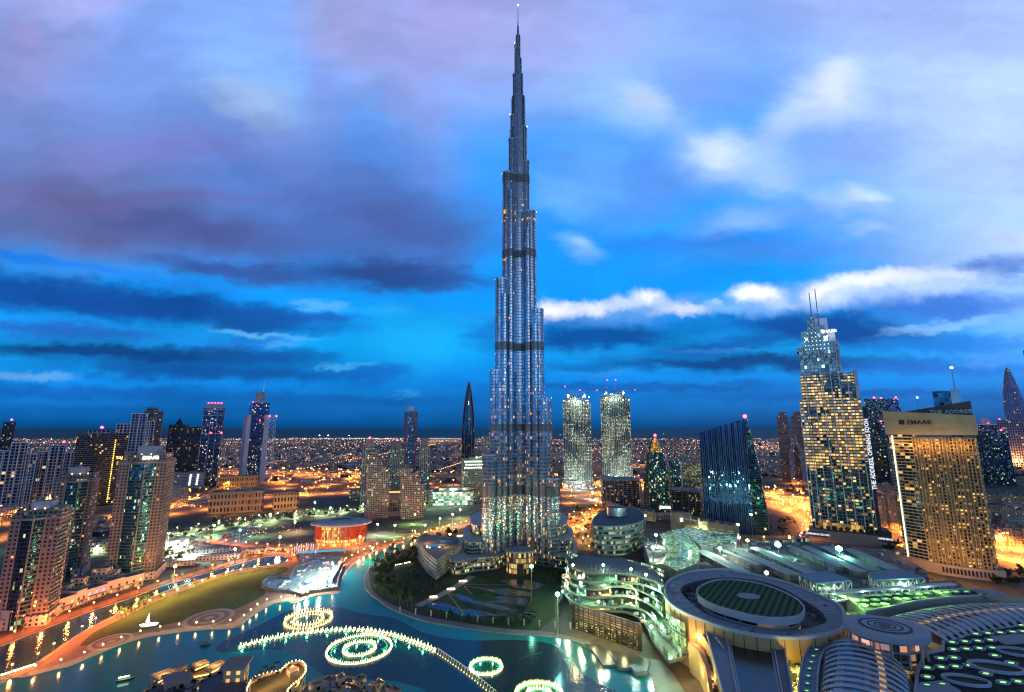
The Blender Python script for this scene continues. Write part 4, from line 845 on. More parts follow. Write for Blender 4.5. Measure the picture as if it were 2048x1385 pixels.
# ------------------------------------------------------------------ construction pair
F_SITE = facade('site_floors', fh=4.2, bw=3.6, wx=(.30, .74), wy=(.25, .72), frame=(.07, .10, .09), glass=(.05, .09, .08), metal=.2, lit=.7, cols=((.7, 1, .75), (1, .85, .5)), st=3.0, clump=.02, jit=0)
def site_tower(u, v, vtop, wpx, label, seed):
    t, y, k = T('unfinished_tower', label, u, v, 0, 'twin towers under construction', 'tower'); w = wpx*k; r = random.Random(seed)
    cols = [(-.38, .24, .965), (-.14, .26, 1.0), (.12, .26, .97), (.37, .26, .935)] if seed == 1 else [(-.38, .24, .97), (-.14, .26, .985), (.12, .26, 1.0), (.37, .26, .955)]
    H = ZAT(vtop, y)
    for x, f, h in cols: 
        MB().prism(rrect(w*f, w*.55, 3, 3, w*x, 0), 0, H*h, 0, 1).build('tower_bay', [F_SITE, CONC], t)
        q = MB(); 
        for i in range(5): q.bar((w*(x-f*.4+f*.2*i), -w*.25, H*h), (w*(x-f*.4+f*.2*i), -w*.25, H*h+r.uniform(3, 9)), .5, .5, 4)
        q.box((w*x, 0, 0), (w*f*.7, w*.3, 1), 0, 0, z0=H*h+4); q.build('formwork', plain('rusty_steel', (.3, .16, .08), .8), t)
    q = MB()
    for s in (-.26, -.01, .25): q.box((w*s, -w*.24, 0), (1.6, 4, H*.95), 0, 0, z0=0)
    q.build('dark_recess', DARKM, t); q = MB()
    for i in range(17): q.box((w*(-.49+.061*i), -w*.285, 0), (1.0, 1.2, H*(.93 if abs(i-8) > 5 else .96)), 0, 0, z0=0)
    q.build('pale_rib', plain('pale_rib_concrete', (.42, .45, .42), .8), t)
    for i in range(3):
        x = w*(-.3+.3*i); q = MB(); hh = r.uniform(22, 40); q.bar((x, 0, H*.95), (x, 0, H+hh*.5), 1, 1, 4)
        ang = (.35 if i == 0 else (2.6 if i == 1 else .1)) if seed == 1 else (.05 if i == 2 else 1.45)
        q.bar((x, 0, H+hh*.45), (x+cos(ang)*38, 0, H+hh*.45+sin(ang)*38), .6, .4, 4).bar((x, 0, H+hh*.45), (x-cos(ang)*10, 0, H+hh*.45-1), .8, .8, 4)
        cr = q.build('tower_crane', plain('crane_red', (.4, .08, .06), .6), t)
        beacon(cr, (x+cos(ang)*38, 0, H+hh*.45+sin(ang)*38), 1.2, nm='crane_lamp')
        if i != 1: beacon(cr, (x, -4, H+4), 2.6, glow('flood_white', (.75, 1, .95), 30), 'floodlight')
    for i in range(14): beacon(t, (w*r.uniform(-.48, .48), -w*.29, H*r.choice([.96, .93, 1.0])), 1.2, glow('site_amber', (1, .6, .2), 12), 'work_lamp')
    lamp(t, (0, -w*.5, H*.97), 90000, (.8, 1, .85), 2); lamp(t, (0, -w*.8, 22), 160000, (.8, 1, .9), 2)
    pd = MB(); pd.prism(rect(w*1.1, w*.9), 0, 22, 0, 1); pd.build('podium', [facade('site_podium', fh=5, bw=5, frame=(.25, .22, .2), glass=(.1, .1, .1), lit=.5, cols=((1, .9, .8), (.8, 1, .9)), st=2.5), CONC], t)
    return t
site_tower(1157, 975, 796, 56, 'left one of twin unfinished towers glittering with white work lights, its cranes leaning', 1)
site_tower(1236, 966, 790, 58, 'right one of twin unfinished towers, with a floodlit crane and long level jib', 2)
# low office with columns
def lowoff(u, v, vtop, wpx, dep, label, turn, n=9, mat=None):
    t, y, k = T('low_office', label, u, v, turn, 'low office buildings', 'building'); w = wpx*k; H = ZAT(vtop, y)
    MB().prism(rect(w*.9, dep*.9), 0, H, 0, 1).build('block_body', [mat or facade('dark_lowrise', fh=4.2, bw=2.6, frame=(.16, .16, .13), glass=(.03, .05, .05), metal=.6, lit=.14, cols=((1, .5, .15), (1, .7, .3)), st=1.3), DKROOF], t)
    MB().slab(rect(w, dep), H, H+1.6).build('flat_roof', plain('pale_slab', (.28, .27, .24), .8), t)
    q = MB()
    for i in range(n+1): q.box((-w*.48+w*.96*i/n, -dep*.48, 0), (1.3, 1.3, H), 0, 0, z0=0)
    q.build('colonnade', plain('pale_slab', (.28, .27, .24)), t); roofkit(t, 0, 0, H+1.6, w*.8, dep*.6, 7, int(u)); return t
lowoff(1240, 1010, 958, 78, 70, 'dark low office with pale columns, right of the unfinished twin towers\' feet', 6)
lowoff(1376, 1024, 980, 62, 50, 'low office with thin white columns, between the leaf tower and the wedge', -8, 5)
t, y, k = T('office_block', 'square office block glowing pale green, behind the leaf-shaped tower', 1376, 986, -8, None, 'building'); w = 62*k; H = ZAT(922, y)
MB().prism(rect(w*.4, w*.5, -w*.3, 0), 0, H, 0, 1).build('block_wing', [F_TEAL, DKROOF], t); MB().prism(rect(w*.62, w*.6, w*.2, 0), 0, H*.97, 0, 1).build('block_wing', [facade('pale_yellow_curtain', fh=4, bw=2.2, wx=(.1, .9), wy=(.2, .9), frame=(.24, .26, .16), glass=(.12, .16, .1), lit=.4, cols=((.7, 1, .4), (1, .8, .35)), st=.8, clump=.03), DKROOF], t)
MB().box((-w*.12, -w*.31, 0), (2.4, 1.2, H), 0, 0, z0=0).build('white_pier', WHITE, t)
# leaf-shaped tower
t, y, k = T('leaf_tower', 'pointed leaf-shaped glass tower with an amber-lit tip and a red lamp', 1318, 1034, -4, None, 'tower'); w = 66*k; H = ZAT(874, y)
def lf(f): return (1-f**2.2*.0) if f < .4 else max(.05, cos((f-.4)/.6*pi/2)**.75)
q = MB(); n = 16; fs = [i/n for i in range(n+1)]
for a, b_ in zip(fs, fs[1:]):
    wa, wb = lf(a), lf(b_); zz = [H*a, H*b_]
    q.prism([(-w*.22*wa, -w*.3), (w*.34*wa, -w*.22), (w*.34*wa, w*.25), (-w*.22*wa, w*.3)], zz[0], zz[1], 0 if a < .78 else 2, 1, out2=[(-w*.22*wb, -w*.3), (w*.34*wb, -w*.22), (w*.34*wb, w*.25), (-w*.22*wb, w*.3)])
F_LEAF = facade('leaf_tower_glass', fh=4, bw=2.4, wx=(.04, .96), wy=(.12, .96), frame=(.06, .09, .09), glass=(.04, .10, .10), metal=.85, lit=.13, cols=((1, .5, .12), (.6, 1, .6)), st=1.8, jit=.08, clump=.05)
q.build('glass_front', [F_LEAF, DKROOF, facade('amber_crown_glass', fh=4, bw=1.8, wx=(.05, .95), wy=(.05, .95), frame=(.1, .06, .03), glass=(.3, .15, .05), lit=.85, cols=((1, .38, .05), (1, .55, .15)), st=1.5, jit=.1)], t)
for s, x0 in ((-1, -.22), (1, .34)):
    q = MB()
    for a, b_ in zip(fs, fs[1:]):
        xa, xb = x0*w*lf(a)+s*1.2, x0*w*lf(b_)+s*1.2; ta, tb = w*.20*(1-a*.8), w*.20*(1-b_*.8)
        if s > 0: ta *= .3; tb *= .3
        q.prism([(min(xa, xa+s*ta), -w*.24), (max(xa, xa+s*ta), -w*.24), (max(xa, xa+s*ta), w*.2), (min(xa, xa+s*ta), w*.2)], H*a, H*b_, 0, 0, out2=[(min(xb, xb+s*tb), -w*.24), (max(xb, xb+s*tb), -w*.24), (max(xb, xb+s*tb), w*.2), (min(xb, xb+s*tb), w*.2)])
    q.build('stone_flank', facade('olive_flank', fh=4, bw=2.6, wx=(.1, .9), wy=(.3, .9), frame=(.13, .13, .09), glass=(.04, .05, .04), lit=.05), t)
beacon(t, (w*.02, -w*.2, H+1), 2.6); text(t, 'EMAAR', (w*.22, -w*.3-3, 22), 6, (pi/2, 0, 0), glow('white_sign', (1, 1, 1), 5))
MB().prism(rect(w*1.2, w*.7, w*.1, -w*.1), 0, 12, 0, 1).build('podium', [F_OLD, ROOFG], t)
# big wedge
t, y, k = T('wedge_tower', 'broad dark glass wedge with vertical fins, roof rising to a red lamp', 1470, 1062, -6, None, 'tower'); w = 104*k; H1 = ZAT(866, y); H2 = ZAT(838, y); d = w*.42
F_WED = facade('wedge_glass', fh=60, bw=3.4, wx=(.10, .9), wy=(0, 1), frame=(.12, .20, .30), glass=(.05, .13, .26), metal=.9, grough=.05, frough=.3, fmetal=.5, lit=0, jit=.015)
x0, x1 = -w*.5, w*.34
q = MB(); q.prism([(x0, -d/2), (x1, -d*.5), (x1, d*.4), (x0, d*.4)], 0, lambda x, yy: H1+(H2-H1)*(x-x0)/(x1-x0), 0, 1); q.build('glass_slab', [F_WED, DKROOF], t)
q = MB()
for i in range(31):
    xx = x0+(x1-x0)*i/30; q.box((xx, -d*.5-.5, 0), (.45, 1.0, H1+(H2-H1)*i/30), 0, 0, z0=0)
q.build('vertical_fins', plain('blue_fin', (.07, .14, .24), .35, .6), t)
q = MB(); n = 12
for i in range(n):
    a, b_ = i/n, (i+1)/n; xa, xb = x1+3+w*.22*(1-a**1.7), x1+3+w*.22*(1-b_**1.7)
    q.prism([(x1+1, -d*.42), (xa, -d*.30), (xa, d*.35), (x1+1, d*.35)], H2*a, H2*b_, 0, 1, out2=[(x1+1, -d*.42), (xb, -d*.30), (xb, d*.35), (x1+1, d*.35)])
q.build('curved_side', [facade('wedge_side_glass', fh=4, bw=3, wx=(.03, .97), wy=(.1, .95), frame=(.06, .13, .11), glass=(.03, .1, .09), metal=.85, lit=.04, cols=((1, .45, .1), (.5, 1, .7)), st=1.8, jit=.05), DKROOF], t)
beacon(t, (x1+1, -d*.4, H2+1), 3)
# car park with horizontal louvres in front of the leaf and wedge
pk = thing('car_park', 'long cream car park of horizontal louvres with saw-tooth fins, below the dark wedge', 'car park')
FP = facade('louvred_car_park', fh=3.0, bw=60, wx=(0, 1), wy=(.28, .78), frame=(.42, .37, .25), glass=(.5, .35, .15), metal=0, grough=.8, lit=.75, cols=((1, .6, .2), (.9, .9, .4)), st=.55, jit=0)
L1 = GL([(1350, 1052), (1375, 1062), (1480, 1080)]); L0 = GL([(1215, 1022), (1250, 1036), (1312, 1044)])
for ln, hh in ((L1, 20), (L0, 17)):
    bk = [(x+6, y+34) for x, y in ln][::-1]; MB().prism(ln+bk, 0, hh, 0, 1).build('parking_deck', [FP, ROOFG], pk)
    for x, y, a in along(ln, 15, 4): MB().box((x, y, 0), (1.6, 5, hh+4), a, 0, z0=0).build('saw_tooth_fin', plain('cream_fin', (.5, .44, .3), .8), pk)
x, y = G(1363, 1058); MB().box((x, y, 0), (34, 12, 27), -.15, 0, z0=0).build('stair_tower', plain('ochre_wall', (.42, .32, .17), .85), pk)
em = MB(); em.box((x-.6, y-6.6, 0), (5, .4, 5), -.15, 0, z0=14); em.build('emblem', glow('white_sign', (1, 1, 1), 5), pk)
t, y, k = T('arched_twin_tower', 'twin-legged brown tower of lattice walls with an arched gap and stepped tops', 1592, 964, -4, None, 'tower'); w = 58*k; H = ZAT(824, y)
F_DUS = facade('brown_lattice_tower', fh=4, bw=3, wx=(.2, .8), wy=(.2, .8), frame=(.30, .2, .17), glass=(.03, .03, .05), metal=.5, lit=.08, cols=((1, .45, .15), (1, .6, .3)), st=1.6)
for s in (-1, 1):
    MB().prism(rect(w*.36, w*.4, s*w*.22, w*.1), 0, H*.93, 0, 1).build('tower_leg', [F_DUS, DKROOF], t); MB().prism(rect(w*.22, w*.3, s*w*.22, w*.1), H*.93, H, 0, 1).build('stepped_top', [F_DUS, DKROOF], t)
for a, b_, z0_, z1_ in ((-.15, .42, 0, .50), ):
    q = MB(); q.prism([(-w*.1, -w*.3), (w*.2, -w*.3), (w*.2, -w*.12), (-w*.1, -w*.12)], 0, 4, 0, 0)
    for s in (-1, 1): q.prism(rect(w*.13, w*.18, w*.12+s*w*.17, -w*.22), 0, H*.42, 0, 0); 
    for s in (-1, 1):
        xo, xi = w*.12+s*w*.235, w*.12+s*w*.105
        q.face([(xo, -w*.31, H*.42), (xi, -w*.31, H*.42), (w*.12, -w*.31, H*.53), (w*.12, -w*.31, H*.66)], 0, [(0, H*.42), (w*.13, H*.42), (w*.2, H*.53), (w*.2, H*.66)])
        q.face([(xo, -w*.31, H*.42), (w*.12, -w*.31, H*.66), (w*.12, -w*.13, H*.66), (xo, -w*.13, H*.42)], 0)
    q.build('lattice_arch', facade('white_lattice_grid', fh=3.2, bw=3.2, wx=(.22, .78), wy=(.22, .78), frame=(.42, .38, .36), glass=(.02, .02, .03), lit=.04), t)
# ------------------------------------------------------------------ the tall stepped hotel on the right
ty = 776.0
t, y, k = T('stepped_hotel_tower', 'tall stepped glass tower with gold-lit floors, crossed lattice crown and two masts', 1690, 1072, 0, None, 'tower', y=790)
AB = t; zz = lambda v: ZAT(v, y-15)
F_AB = facade('golden_lit_hotel', fh=4.9, bw=4.6, wx=(.08, .92), wy=(.24, .82), frame=(.15, .17, .17), glass=(.04, .10, .11), metal=.8, lit=.78, cols=((1, .52, .08), (1, .66, .18)), st=2.1, clump=.022, lit2=(100, 135, .22, 1.2), jit=.05)
F_AB2 = facade('crown_teal_glass', fh=6, bw=5, wx=(.06, .94), wy=(.06, .94), frame=(.22, .24, .26), glass=(.07, .16, .20), metal=.85, lit=.05, cols=((.6, 1, 1), (.8, 1, 1)), st=2, jit=.04)
d = 52
# columns of the stepped front: x range (in share of width at base) and the top as photo height
w = 104*k
secs = [(-.5, -.38, 745), (-.38, -.24, 745), (-.24, -.08, 740), (-.08, .08, 740), (.08, .24, 745), (.24, .38, 745), (.38, .5, 745)]
low = MB(); low.prism(rect(w, d), 0, zz(800), 0, 1); low.build('tower_shaft', [F_AB, ROOFG], t)
mid = MB(); mid.prism(rect(w*.90, d*.9, -w*.0, 0), zz(800), zz(748), 0, 1); mid.build('tower_shaft', [F_AB, ROOFG], t)
MB().prism(rect(w*.66, d*.8, -w*.10, 0), zz(748), zz(690), 0, 1).build('crown_storeys', [F_AB2, ROOFG], t)
for x_, f, v_ in [(-.40, .13, 693), (-.29, .14, 660), (-.155, .15, 632), (.0, .16, 650), (.14, .16, 683)]:
    MB().prism(rect(w*f, d*.7, w*x_, 0), zz(700), zz(v_), 0, 1).build('crown_shaft', [F_AB2, DKROOF], t)
for x_, f, v_, mt in [(.13, .19, 655, 'bright_metal_screen'), (.02, .20, 632, 'bright_metal_screen')]:
    MB().prism(rect(w*f, 4, w*x_, d*.1), zz(700), zz(v_), 0, 0).build('metal_screen', plain(mt, (.6, .63, .68), .35, .6), t)
fin = MB(); fin.prism(rect(w*.06, d*.8, w*.235, 0), zz(748), zz(684), 0, 0); fin.prism(rect(w*.05, d*.9, w*.475, 0), zz(800), zz(742), 0, 0); fin.build('white_fin', plain('white_fin_cladding', (.72, .72, .74), .5), t)
pr = MB()
for i, (x_, v_) in enumerate([(-.5, 800), (-.45, 745), (-.36, 690), (-.225, 655), (-.085, 632), (.065, 650), (.20, 685), (.33, 745), (.45, 745), (.5, 800)]): pr.box((w*x_, -d*.5-.8, 0), (1.3, 1.6, zz(v_)), 0, 0, z0=0)
pr.build('silver_pier', plain('silver_pier_metal', (.55, .55, .55), .4, .5), t)
lt = MB()
for i in range(5):
    xa, xb = w*(-.46+.14*i), w*(-.32+.14*i); za, zb = zz(720), zz(703)
    for a, b_ in ((xa, xb), (xb, xa)): lt.bar((a, -d*.46, za), (b_, -d*.46, zb), .5, .5, 4)
    lt.bar((xa, -d*.46, zz(728)), ((xa+xb)/2, -d*.46, zz(714)), .5, .5, 4).bar((xb, -d*.46, zz(728)), ((xa+xb)/2, -d*.46, zz(714)), .5, .5, 4)
for i in range(4): 
    a, b_ = zz(690-14*i), zz(676-14*i); lt.bar((-w*.22, -d*.4, a), (-w*.09, -d*.4, b_), .35, .35, 4).bar((-w*.09, -d*.4, a), (-w*.22, -d*.4, b_), .35, .35, 4)
lt.build('lattice', plain('bronze_lattice', (.35, .24, .18), .5, .5), t)
for r_ in range(5):
    for i in range(7): beacon(t, (w*(-.30+.065*i), -d*.42-(.4), zz(698-8*r_)), .55, glow('crown_lamp', (.7, 1, 1), 4), 'crown_lamp') if (i+r_) % 4 or r_ < 3 else None
for x_, v0_, v1_ in ((-.14, 632, 578), (-.03, 660, 573)): MB().bar((w*x_, 0, zz(v0_)), (w*x_, 0, zz(v1_)), 1.0, .6, 8).build('mast', plain('mast_grey', (.45, .42, .42), .5, .4), t)
text(t, 'EMAAR', (w*.13, -d*.36, zz(664)), 6.5, (pi/2, 0, 0), glow('white_sign', (1, 1, 1), 5)); MB().box((w*.06, -d*.37, 0), (5, .5, 8), 0, 0, z0=zz(682)).build('lit_panel', glow('lit_panel_white', (.8, .95, 1), 3), t)
bn = MB().box((w*.53, -d*.2, 0), (w*.05, d*.9, zz(815)), 0, 0, z0=0).build('banner_wall', plain('dark_banner', (.03, .03, .04), .6), t)
text(t, 'THE ADDRESS. OPENING SOON', (w*.535, -d*.2-d*.46, zz(905)), 7.4, (pi/2, -pi/2, 0), glow('soft_white_sign', (.9, .9, 1), 1.1))
MB().prism(rect(w*1.25, d*1.5, w*.06, -d*.2), 0, 16, 0, 1).build('podium', [plain('podium_stone', (.28, .26, .22), .85), plain('podium_roof', (.15, .15, .13), .9)], t)
MB().prism(rect(w*.7, 2, -w*.05, -d*.5-2), 16, 25, 0, 0).build('lit_lobby', facade('gold_lobby', fh=9, bw=6, wx=(.05, .95), wy=(.02, .98), frame=(.3, .2, .1), glass=(.3, .2, .1), lit=1, cols=((1, .5, .1), (1, .65, .2)), st=1.6, jit=0), t)
for i in range(8): 
    q = MB(); rr = 2.5+(i*37 % 5)*.4; q.lathe((w*(-.35+.1*i), -d*.7, 16), [(rr*.3, 0), (rr, rr*.7), (rr*.8, rr*1.3), (.1, rr*1.8)], 7); q.build('terrace_shrub', plain('shrub_leaves', (.04, .07, .03), .9), t)
hb = MB().box((-w*.42, -d*.96, 0), (w*.3, .6, 8), 0, 0, z0=6).build('hoarding', plain('dark_banner', (.03, .03, .04)), t); text(t, 'OPENING SOON', (-w*.42, -d*.97-.6, 10), 4, (pi/2, 0, 0), glow('soft_white_sign', (.9, .9, 1), 1.1))
hb = MB().box((w*.58, -d*.96, 0), (w*.2, .6, 15), 0, 0, z0=9).build('hoarding', plain('dark_banner', (.03, .03, .04)), t); text(t, 'OPENING', (w*.585, -d*.97-.6, 13), 4, (pi/2, 0, 0), glow('soft_white_sign', (.9, .9, 1), 1.1))
# dark towers peeping out behind it
def slab_t(u, v, vtop, wpx, label, mat, red=1, turn=0, dep=.6, cat='tower', taper=None, y=None):
    t, y, k = T('office_tower', label, u, v, turn, None, cat, y); w = wpx*k; H = ZAT(vtop, y)
    if taper is None: MB().prism(rect(w, w*dep), 0, H, 0, 1).build('tower_shaft', [mat, DKROOF], t)
    else: MB().prism(rect(w, w*dep), 0, lambda x, yy: H-taper*k*(x+w/2)/w*1.0, 0, 1).build('tower_shaft', [mat, DKROOF], t)
    roofkit(t, 0, 0, H-(taper or 0)*k, w*.7, w*dep*.6, 3, int(u))
    for i in range(red): beacon(t, (-w*.4+w*.8*i/max(1, red-1) if red > 1 else 0, -w*dep*.45, H+1), 2.4)
    return t, w, H, y
slab_t(1772, 975, 798, 34, 'black glass tower edged by a red lamp, just behind the tall stepped hotel', F_BLK, 1)
slab_t(1778, 985, 873, 30, 'shorter black tower between the stepped hotel and the slanted blue tower', F_BLK, 0)
slab_t(1800, 965, 798, 30, 'dark tower with horizontal bands and red lamps, left of the round-fronted gold hotel', F_NAVY, 2)
slab_t(1800, 985, 845, 38, 'blue glass tower with slanted top beside the round-fronted gold hotel', F_NAVY, 2, taper=-30)
slab_t(1806, 990, 885, 30, 'tower with white square grid, low beside the round-fronted gold hotel', facade('white_grid_small', fh=3.6, bw=3.6, wx=(.18, .82), wy=(.18, .82), frame=(.3, .3, .33), glass=(.02, .03, .05), lit=.05), 0)
# ------------------------------------------------------------------ the round-fronted gold hotel
t, y, k = T('curved_hotel_tower', 'broad gold hotel with rows of lit balconies, slanted crown and a dark sign', 1903, 1142, -8, None, 'hotel'); w = 134*k; d = w*.42; yf = y-10
z_ = lambda v: ZAT(v, yf)
F_ADM = facade('gold_grid_rooms', fh=3.9, bw=4.3, wx=(.20, .80), wy=(.16, .62), frame=(.40, .25, .09), glass=(.02, .02, .02), metal=.4, grough=.2, lit=.40, cols=((1, .45, .07), (1, .58, .16)), st=1.9, jit=.03, vary=.25)
F_ADL = facade('gold_balcony_bands', fh=3.9, bw=5.5, wx=(.03, .97), wy=(.30, .98), frame=(.55, .42, .24), glass=(.03, .04, .05), metal=.5, lit=.26, cols=((1, .45, .08), (1, .66, .22)), st=1.6, lit2=(120, 150, .6, 1.7))
n = 26; bowl = lambda t_: (-w*.5+w*t_, -d*.36-d*.34*sin(pi*min(1, t_*1.02)))
front = [bowl(i/n) for i in range(n+1)]
iL = 8
Hc = z_(868)
MB().prism(front[:iL+1]+[(front[iL][0], d*.3), (-w*.5, d*.3)], 8, Hc, 0, 1).build('tower_shaft', [F_ADL, ROOFG], t)
MB().prism(front[iL:]+[(w*.5, d*.3), (front[iL][0], d*.3)], 8, Hc-4, 0, 1).build('tower_shaft', [F_ADM, ROOFG], t)
nb = int((Hc-16)/3.9)
sl = front[:iL+1]; so = [(x*1.0, yy-1.8) for x, yy in sl]+[(x, yy) for x, yy in sl[::-1]]
slabs(t, so, [12+3.9*i for i in range(nb)], .9, plain('gold_lit_slab', (.55, .42, .26), .8))
q = MB()
for i in range(iL, n+1): x_, y_ = front[i]; q.box((x_, y_-.7, 0), (1.0, 1.6, Hc-14), 0, 0, z0=10)
q.build('gold_pier', plain('gold_stone', (.46, .33, .17), .8), t)
MB().box((front[3][0]-w*.07, front[0][1]-3, 0), (1.6, 1.6, Hc-10), 0, 0, z0=8).build('light_tube', glow('soft_tube', (.9, 1, .75), 1.2), t)
ctop = lambda x, yy: z_(826)+(z_(838)-z_(826))*((x/w)+.5)*1.2
MB().prism(offset(front, 1.5)[::1]+[(w*.51, d*.1), (-w*.51, d*.1)], Hc-1, lambda x, yy: Hc+2+(z_(824)-Hc)*(1-.24*((x/w)+.5)), 0, 1).build('crown_band', [plain('gold_band', (.62, .45, .2), .7), ROOFG], t)
MB().prism([(-w*.4, -d*.3), (w*.5, -d*.2), (w*.5, d*.3), (-w*.4, d*.3)], Hc, lambda x, yy: z_(826)+(z_(804)-z_(826))*max(0, (x/w)+.4)/.9, 0, 1).build('dark_sail_roof', [plain('dark_mesh', (.14, .10, .09), .7), plain('dark_mesh', (.14, .10, .09))], t)
MB().prism(rect(w*.2, d*.3, w*.2, 0), z_(822), z_(783), 0, 1).build('glass_box', [F_AB2, ROOFG], t); MB().prism(rect(w*.1, d*.3, w*.36, 0), z_(822), z_(780), 0, 1).build('metal_screen', plain('bright_metal_screen', (.6,.63,.68)), t)
MB().bar((w*.36, 0, z_(782)), (w*.36, 0, z_(740)), 1.0, .7, 8).build('mast', STEEL, t); beacon(t, (w*.36, 0, z_(740)), 1.6, glow('white_beacon', (1,1,1), 8), 'mast_lamp'); MB().bar((-w*.1, 0, z_(820)), (-w*.1, 0, z_(795)), .7, .5, 6).build('mast', STEEL, t); beacon(t, (-w*.1, 0, z_(795)), 1.1, glow('white_beacon', (1,1,1), 8), 'mast_lamp')
text(t, '■ EMAAR', (-w*.12, -d*.71-4, z_(845)), 7.5, (pi/2, 0, .0), plain('dark_letter', (.05, .04, .03), .6)); text(t, 'THE ADDRESS', (w*.30, -d*.36, z_(826)+1), 6.5, (pi/2, 0, .15), plain('pale_letter', (.7, .65, .6), .6))
MB().prism(offset(front, 3)+[(w*.52, d*.34), (-w*.52, d*.34)], 0, 12, 0, 1).build('podium', [plain('podium_cream', (.5, .4, .3), .8), ROOFG], t)
q = MB()
for i in range(12, n): x_, y_ = front[i]; q.box((x_, y_-3.3, 0), (2, .5, 6), 0, 0, z0=3)
q.build('arched_window', DARKM, t)
for i in range(7): lamp(t, (w*(-.42+.14*i), -d*.36-d*.34*sin(pi*(.08+.14*i))-9, Hc-14), 4200, (1, .5, .12), .8)
for i in range(4): lamp(t, (w*(-.3+.22*i), -d*.8-34, 22), 15000, (1, .48, .12), 1.5)
# right-hand horizon towers
slab_t(1975, 968, 862, 80, 'low broad dark glass block with red lamps, right of the gold hotel', F_BLK, 2, dep=.5)
t, w, H, y = slab_t(1990, 925, 848, 34, 'navy block with a white portal frame topped by a slanting blade and mast', F_NAVY, 1)
MB().prism([(-w*.3, -2), (w*.1, -2), (w*.1, 6), (-w*.3, 6)], H, lambda x, yy: H+22 if x > 0 else H+34, 0, 0).build('blade_crown', plain('grey_blade', (.5, .52, .56), .5), t); MB().bar((0, 0, H+20), (0, 0, H+52), .8, .3, 5).build('mast', STEEL, t)
q = MB(); q.box((-w*.5, -w*.31, 0), (4, 2, H), 0, 0, z0=0).box((w*.5, -w*.31, 0), (4, 2, H), 0, 0, z0=0).box((0, -w*.31, 0), (w, 2, 4), 0, 0, z0=H-4); q.build('portal_frame', WHITE, t)
t, y, k = T('sail_tower', 'curved silver and blue blade-like tower near the right edge', 2048, 905, 0, None, 'tower'); w = 32*k; H = ZAT(735, y); q = MB(); n = 12
for i in range(n):
    a, b_ = i/n, (i+1)/n; g = lambda f: max(.06, (1-max(0, f-.5)**1.6*2.6)); q.prism(ell(w*.5*g(a), w*.3*g(a), 16, -w*.08*a, 0), H*a, H*b_, 0, 1, out2=ell(w*.5*g(b_), w*.3*g(b_), 16, -w*.08*b_, 0))
q.build('tower_shaft', [facade('silver_blue_blade', fh=6, bw=9, wx=(.0, .7), wy=(.2, .9), frame=(.5, .5, .55), glass=(.03, .06, .16), metal=.8, lit=.03), DKROOF], t)
slab_t(2046, 935, 840, 52, 'tower of pale square grid with red lamps, cut by the right edge', F_WHT, 2)
slab_t(2116, 915, 700, 40, 'pinkish slab tower at the right edge, tallest there', facade('pink_slab', fh=4, bw=5, frame=(.4, .26, .25), glass=(.05, .05, .1), lit=.03), 0)
# ornate low-rise apartments
F_MOR = facade('ornate_apartments', fh=3.5, bw=3.8, wx=(.3, .7), wy=(.2, .75), frame=(.5, .36, .22), glass=(.05, .04, .04), lit=.16, cols=((1, .5, .15), (1, .65, .3)), st=1.4)
def ornate(u, v, vtop, wpx, label, turn, dark=False, group='ornate apartment blocks'):
    t, y, k = T('apartment_block', label, u, v, turn, group, 'building'); w = wpx*k; H = ZAT(vtop, y); dp = 26
    for i, f in enumerate((.86, .96, .8, 1, .84)):
        x_ = -w*.4+w*.2*i; MB().prism(rect(w*.2, dp, x_, 0 if i % 2 else 3), 0, H*f, 0, 1).build('house_section', [F_MOR, plain('clay_roof', (.2, .13, .11), .9)], t)
        q = MB(); o = rect(w*.14, dp*.5, x_, 0); q.prism(o, H*f, H*f+3.4, 0, 0, out2=[(x_+(a-x_)*.3, b_*.3) for a, b_ in o]); q.build('hip_roof', plain('clay_roof', (.2,.13,.11)), t)
        MB().lathe((x_, -dp*.3, H*f), [(1.3, 0), (1.5, 1.5), (1.1, 2.6), (.2, 3.6)], 8).build('small_dome', plain('cream_dome', (.5, .42, .35), .8), t)
    q = MB()
    for i in range(10): q.box((-w*.45+w*.1*i, -dp*.5-.8, 0), (w*.05, 1.6, 1), 0, 0, z0=7+(i % 3)*4)
    q.build('balcony', BEIGE, t); return t
ornate(1792, 1058, 982, 46, 'orange-lit ornate apartment block right behind the stepped hotel', 20)
ornate(1792, 1000, 965, 60, 'brownish ornate apartment block with clay roofs, above the orange-lit one', 8)
ornate(2030, 1090, 1052, 70, 'pink-cream terraced apartments by the orange road at the right edge', 26)
ornate(1985, 1040, 1010, 110, 'long dim red-brick apartment row right of the gold hotel', 12)
ornate(1990, 1005, 985, 90, 'farther dim apartment row with pale roofs, under the low broad dark block', 4)
# ------------------------------------------------------------------ podium of the great tower
F_POD = BM2
def lobes(par, pts, z0, z1, name, mats, lip=True, closed=True, k=4):
    o = spline(GL(pts), k, True); MB().prism(o, z0, z1, 0, 1).build(name, mats, par)
    if lip: 
        n = int((z1-z0)/5)
        for i in range(n+1): MB().slab(offset(o, 1.3), z0+(z1-z0)*i/max(1, n)-.35, z0+(z1-z0)*i/max(1, n)+.35).build('ledge', plain('pale_ledge', (.42, .4, .36), .6), par)
P_ = [F_POD, plain('podium_gravel', (.10, .10, .09), .9)]
lobes(TB, [(905, 1148), (950, 1142), (990, 1138), (1014, 1130), (1060, 1130), (1085, 1130), (1140, 1138), (1152, 1120), (1130, 1095), (960, 1088), (905, 1110)], 0, 15, 'podium', P_)
lobes(TB, [(930, 1128), (965, 1132), (1000, 1122), (1038, 1110), (1080, 1120), (1125, 1130), (1145, 1115), (1120, 1090), (950, 1088)], 15, 29, 'podium', P_)
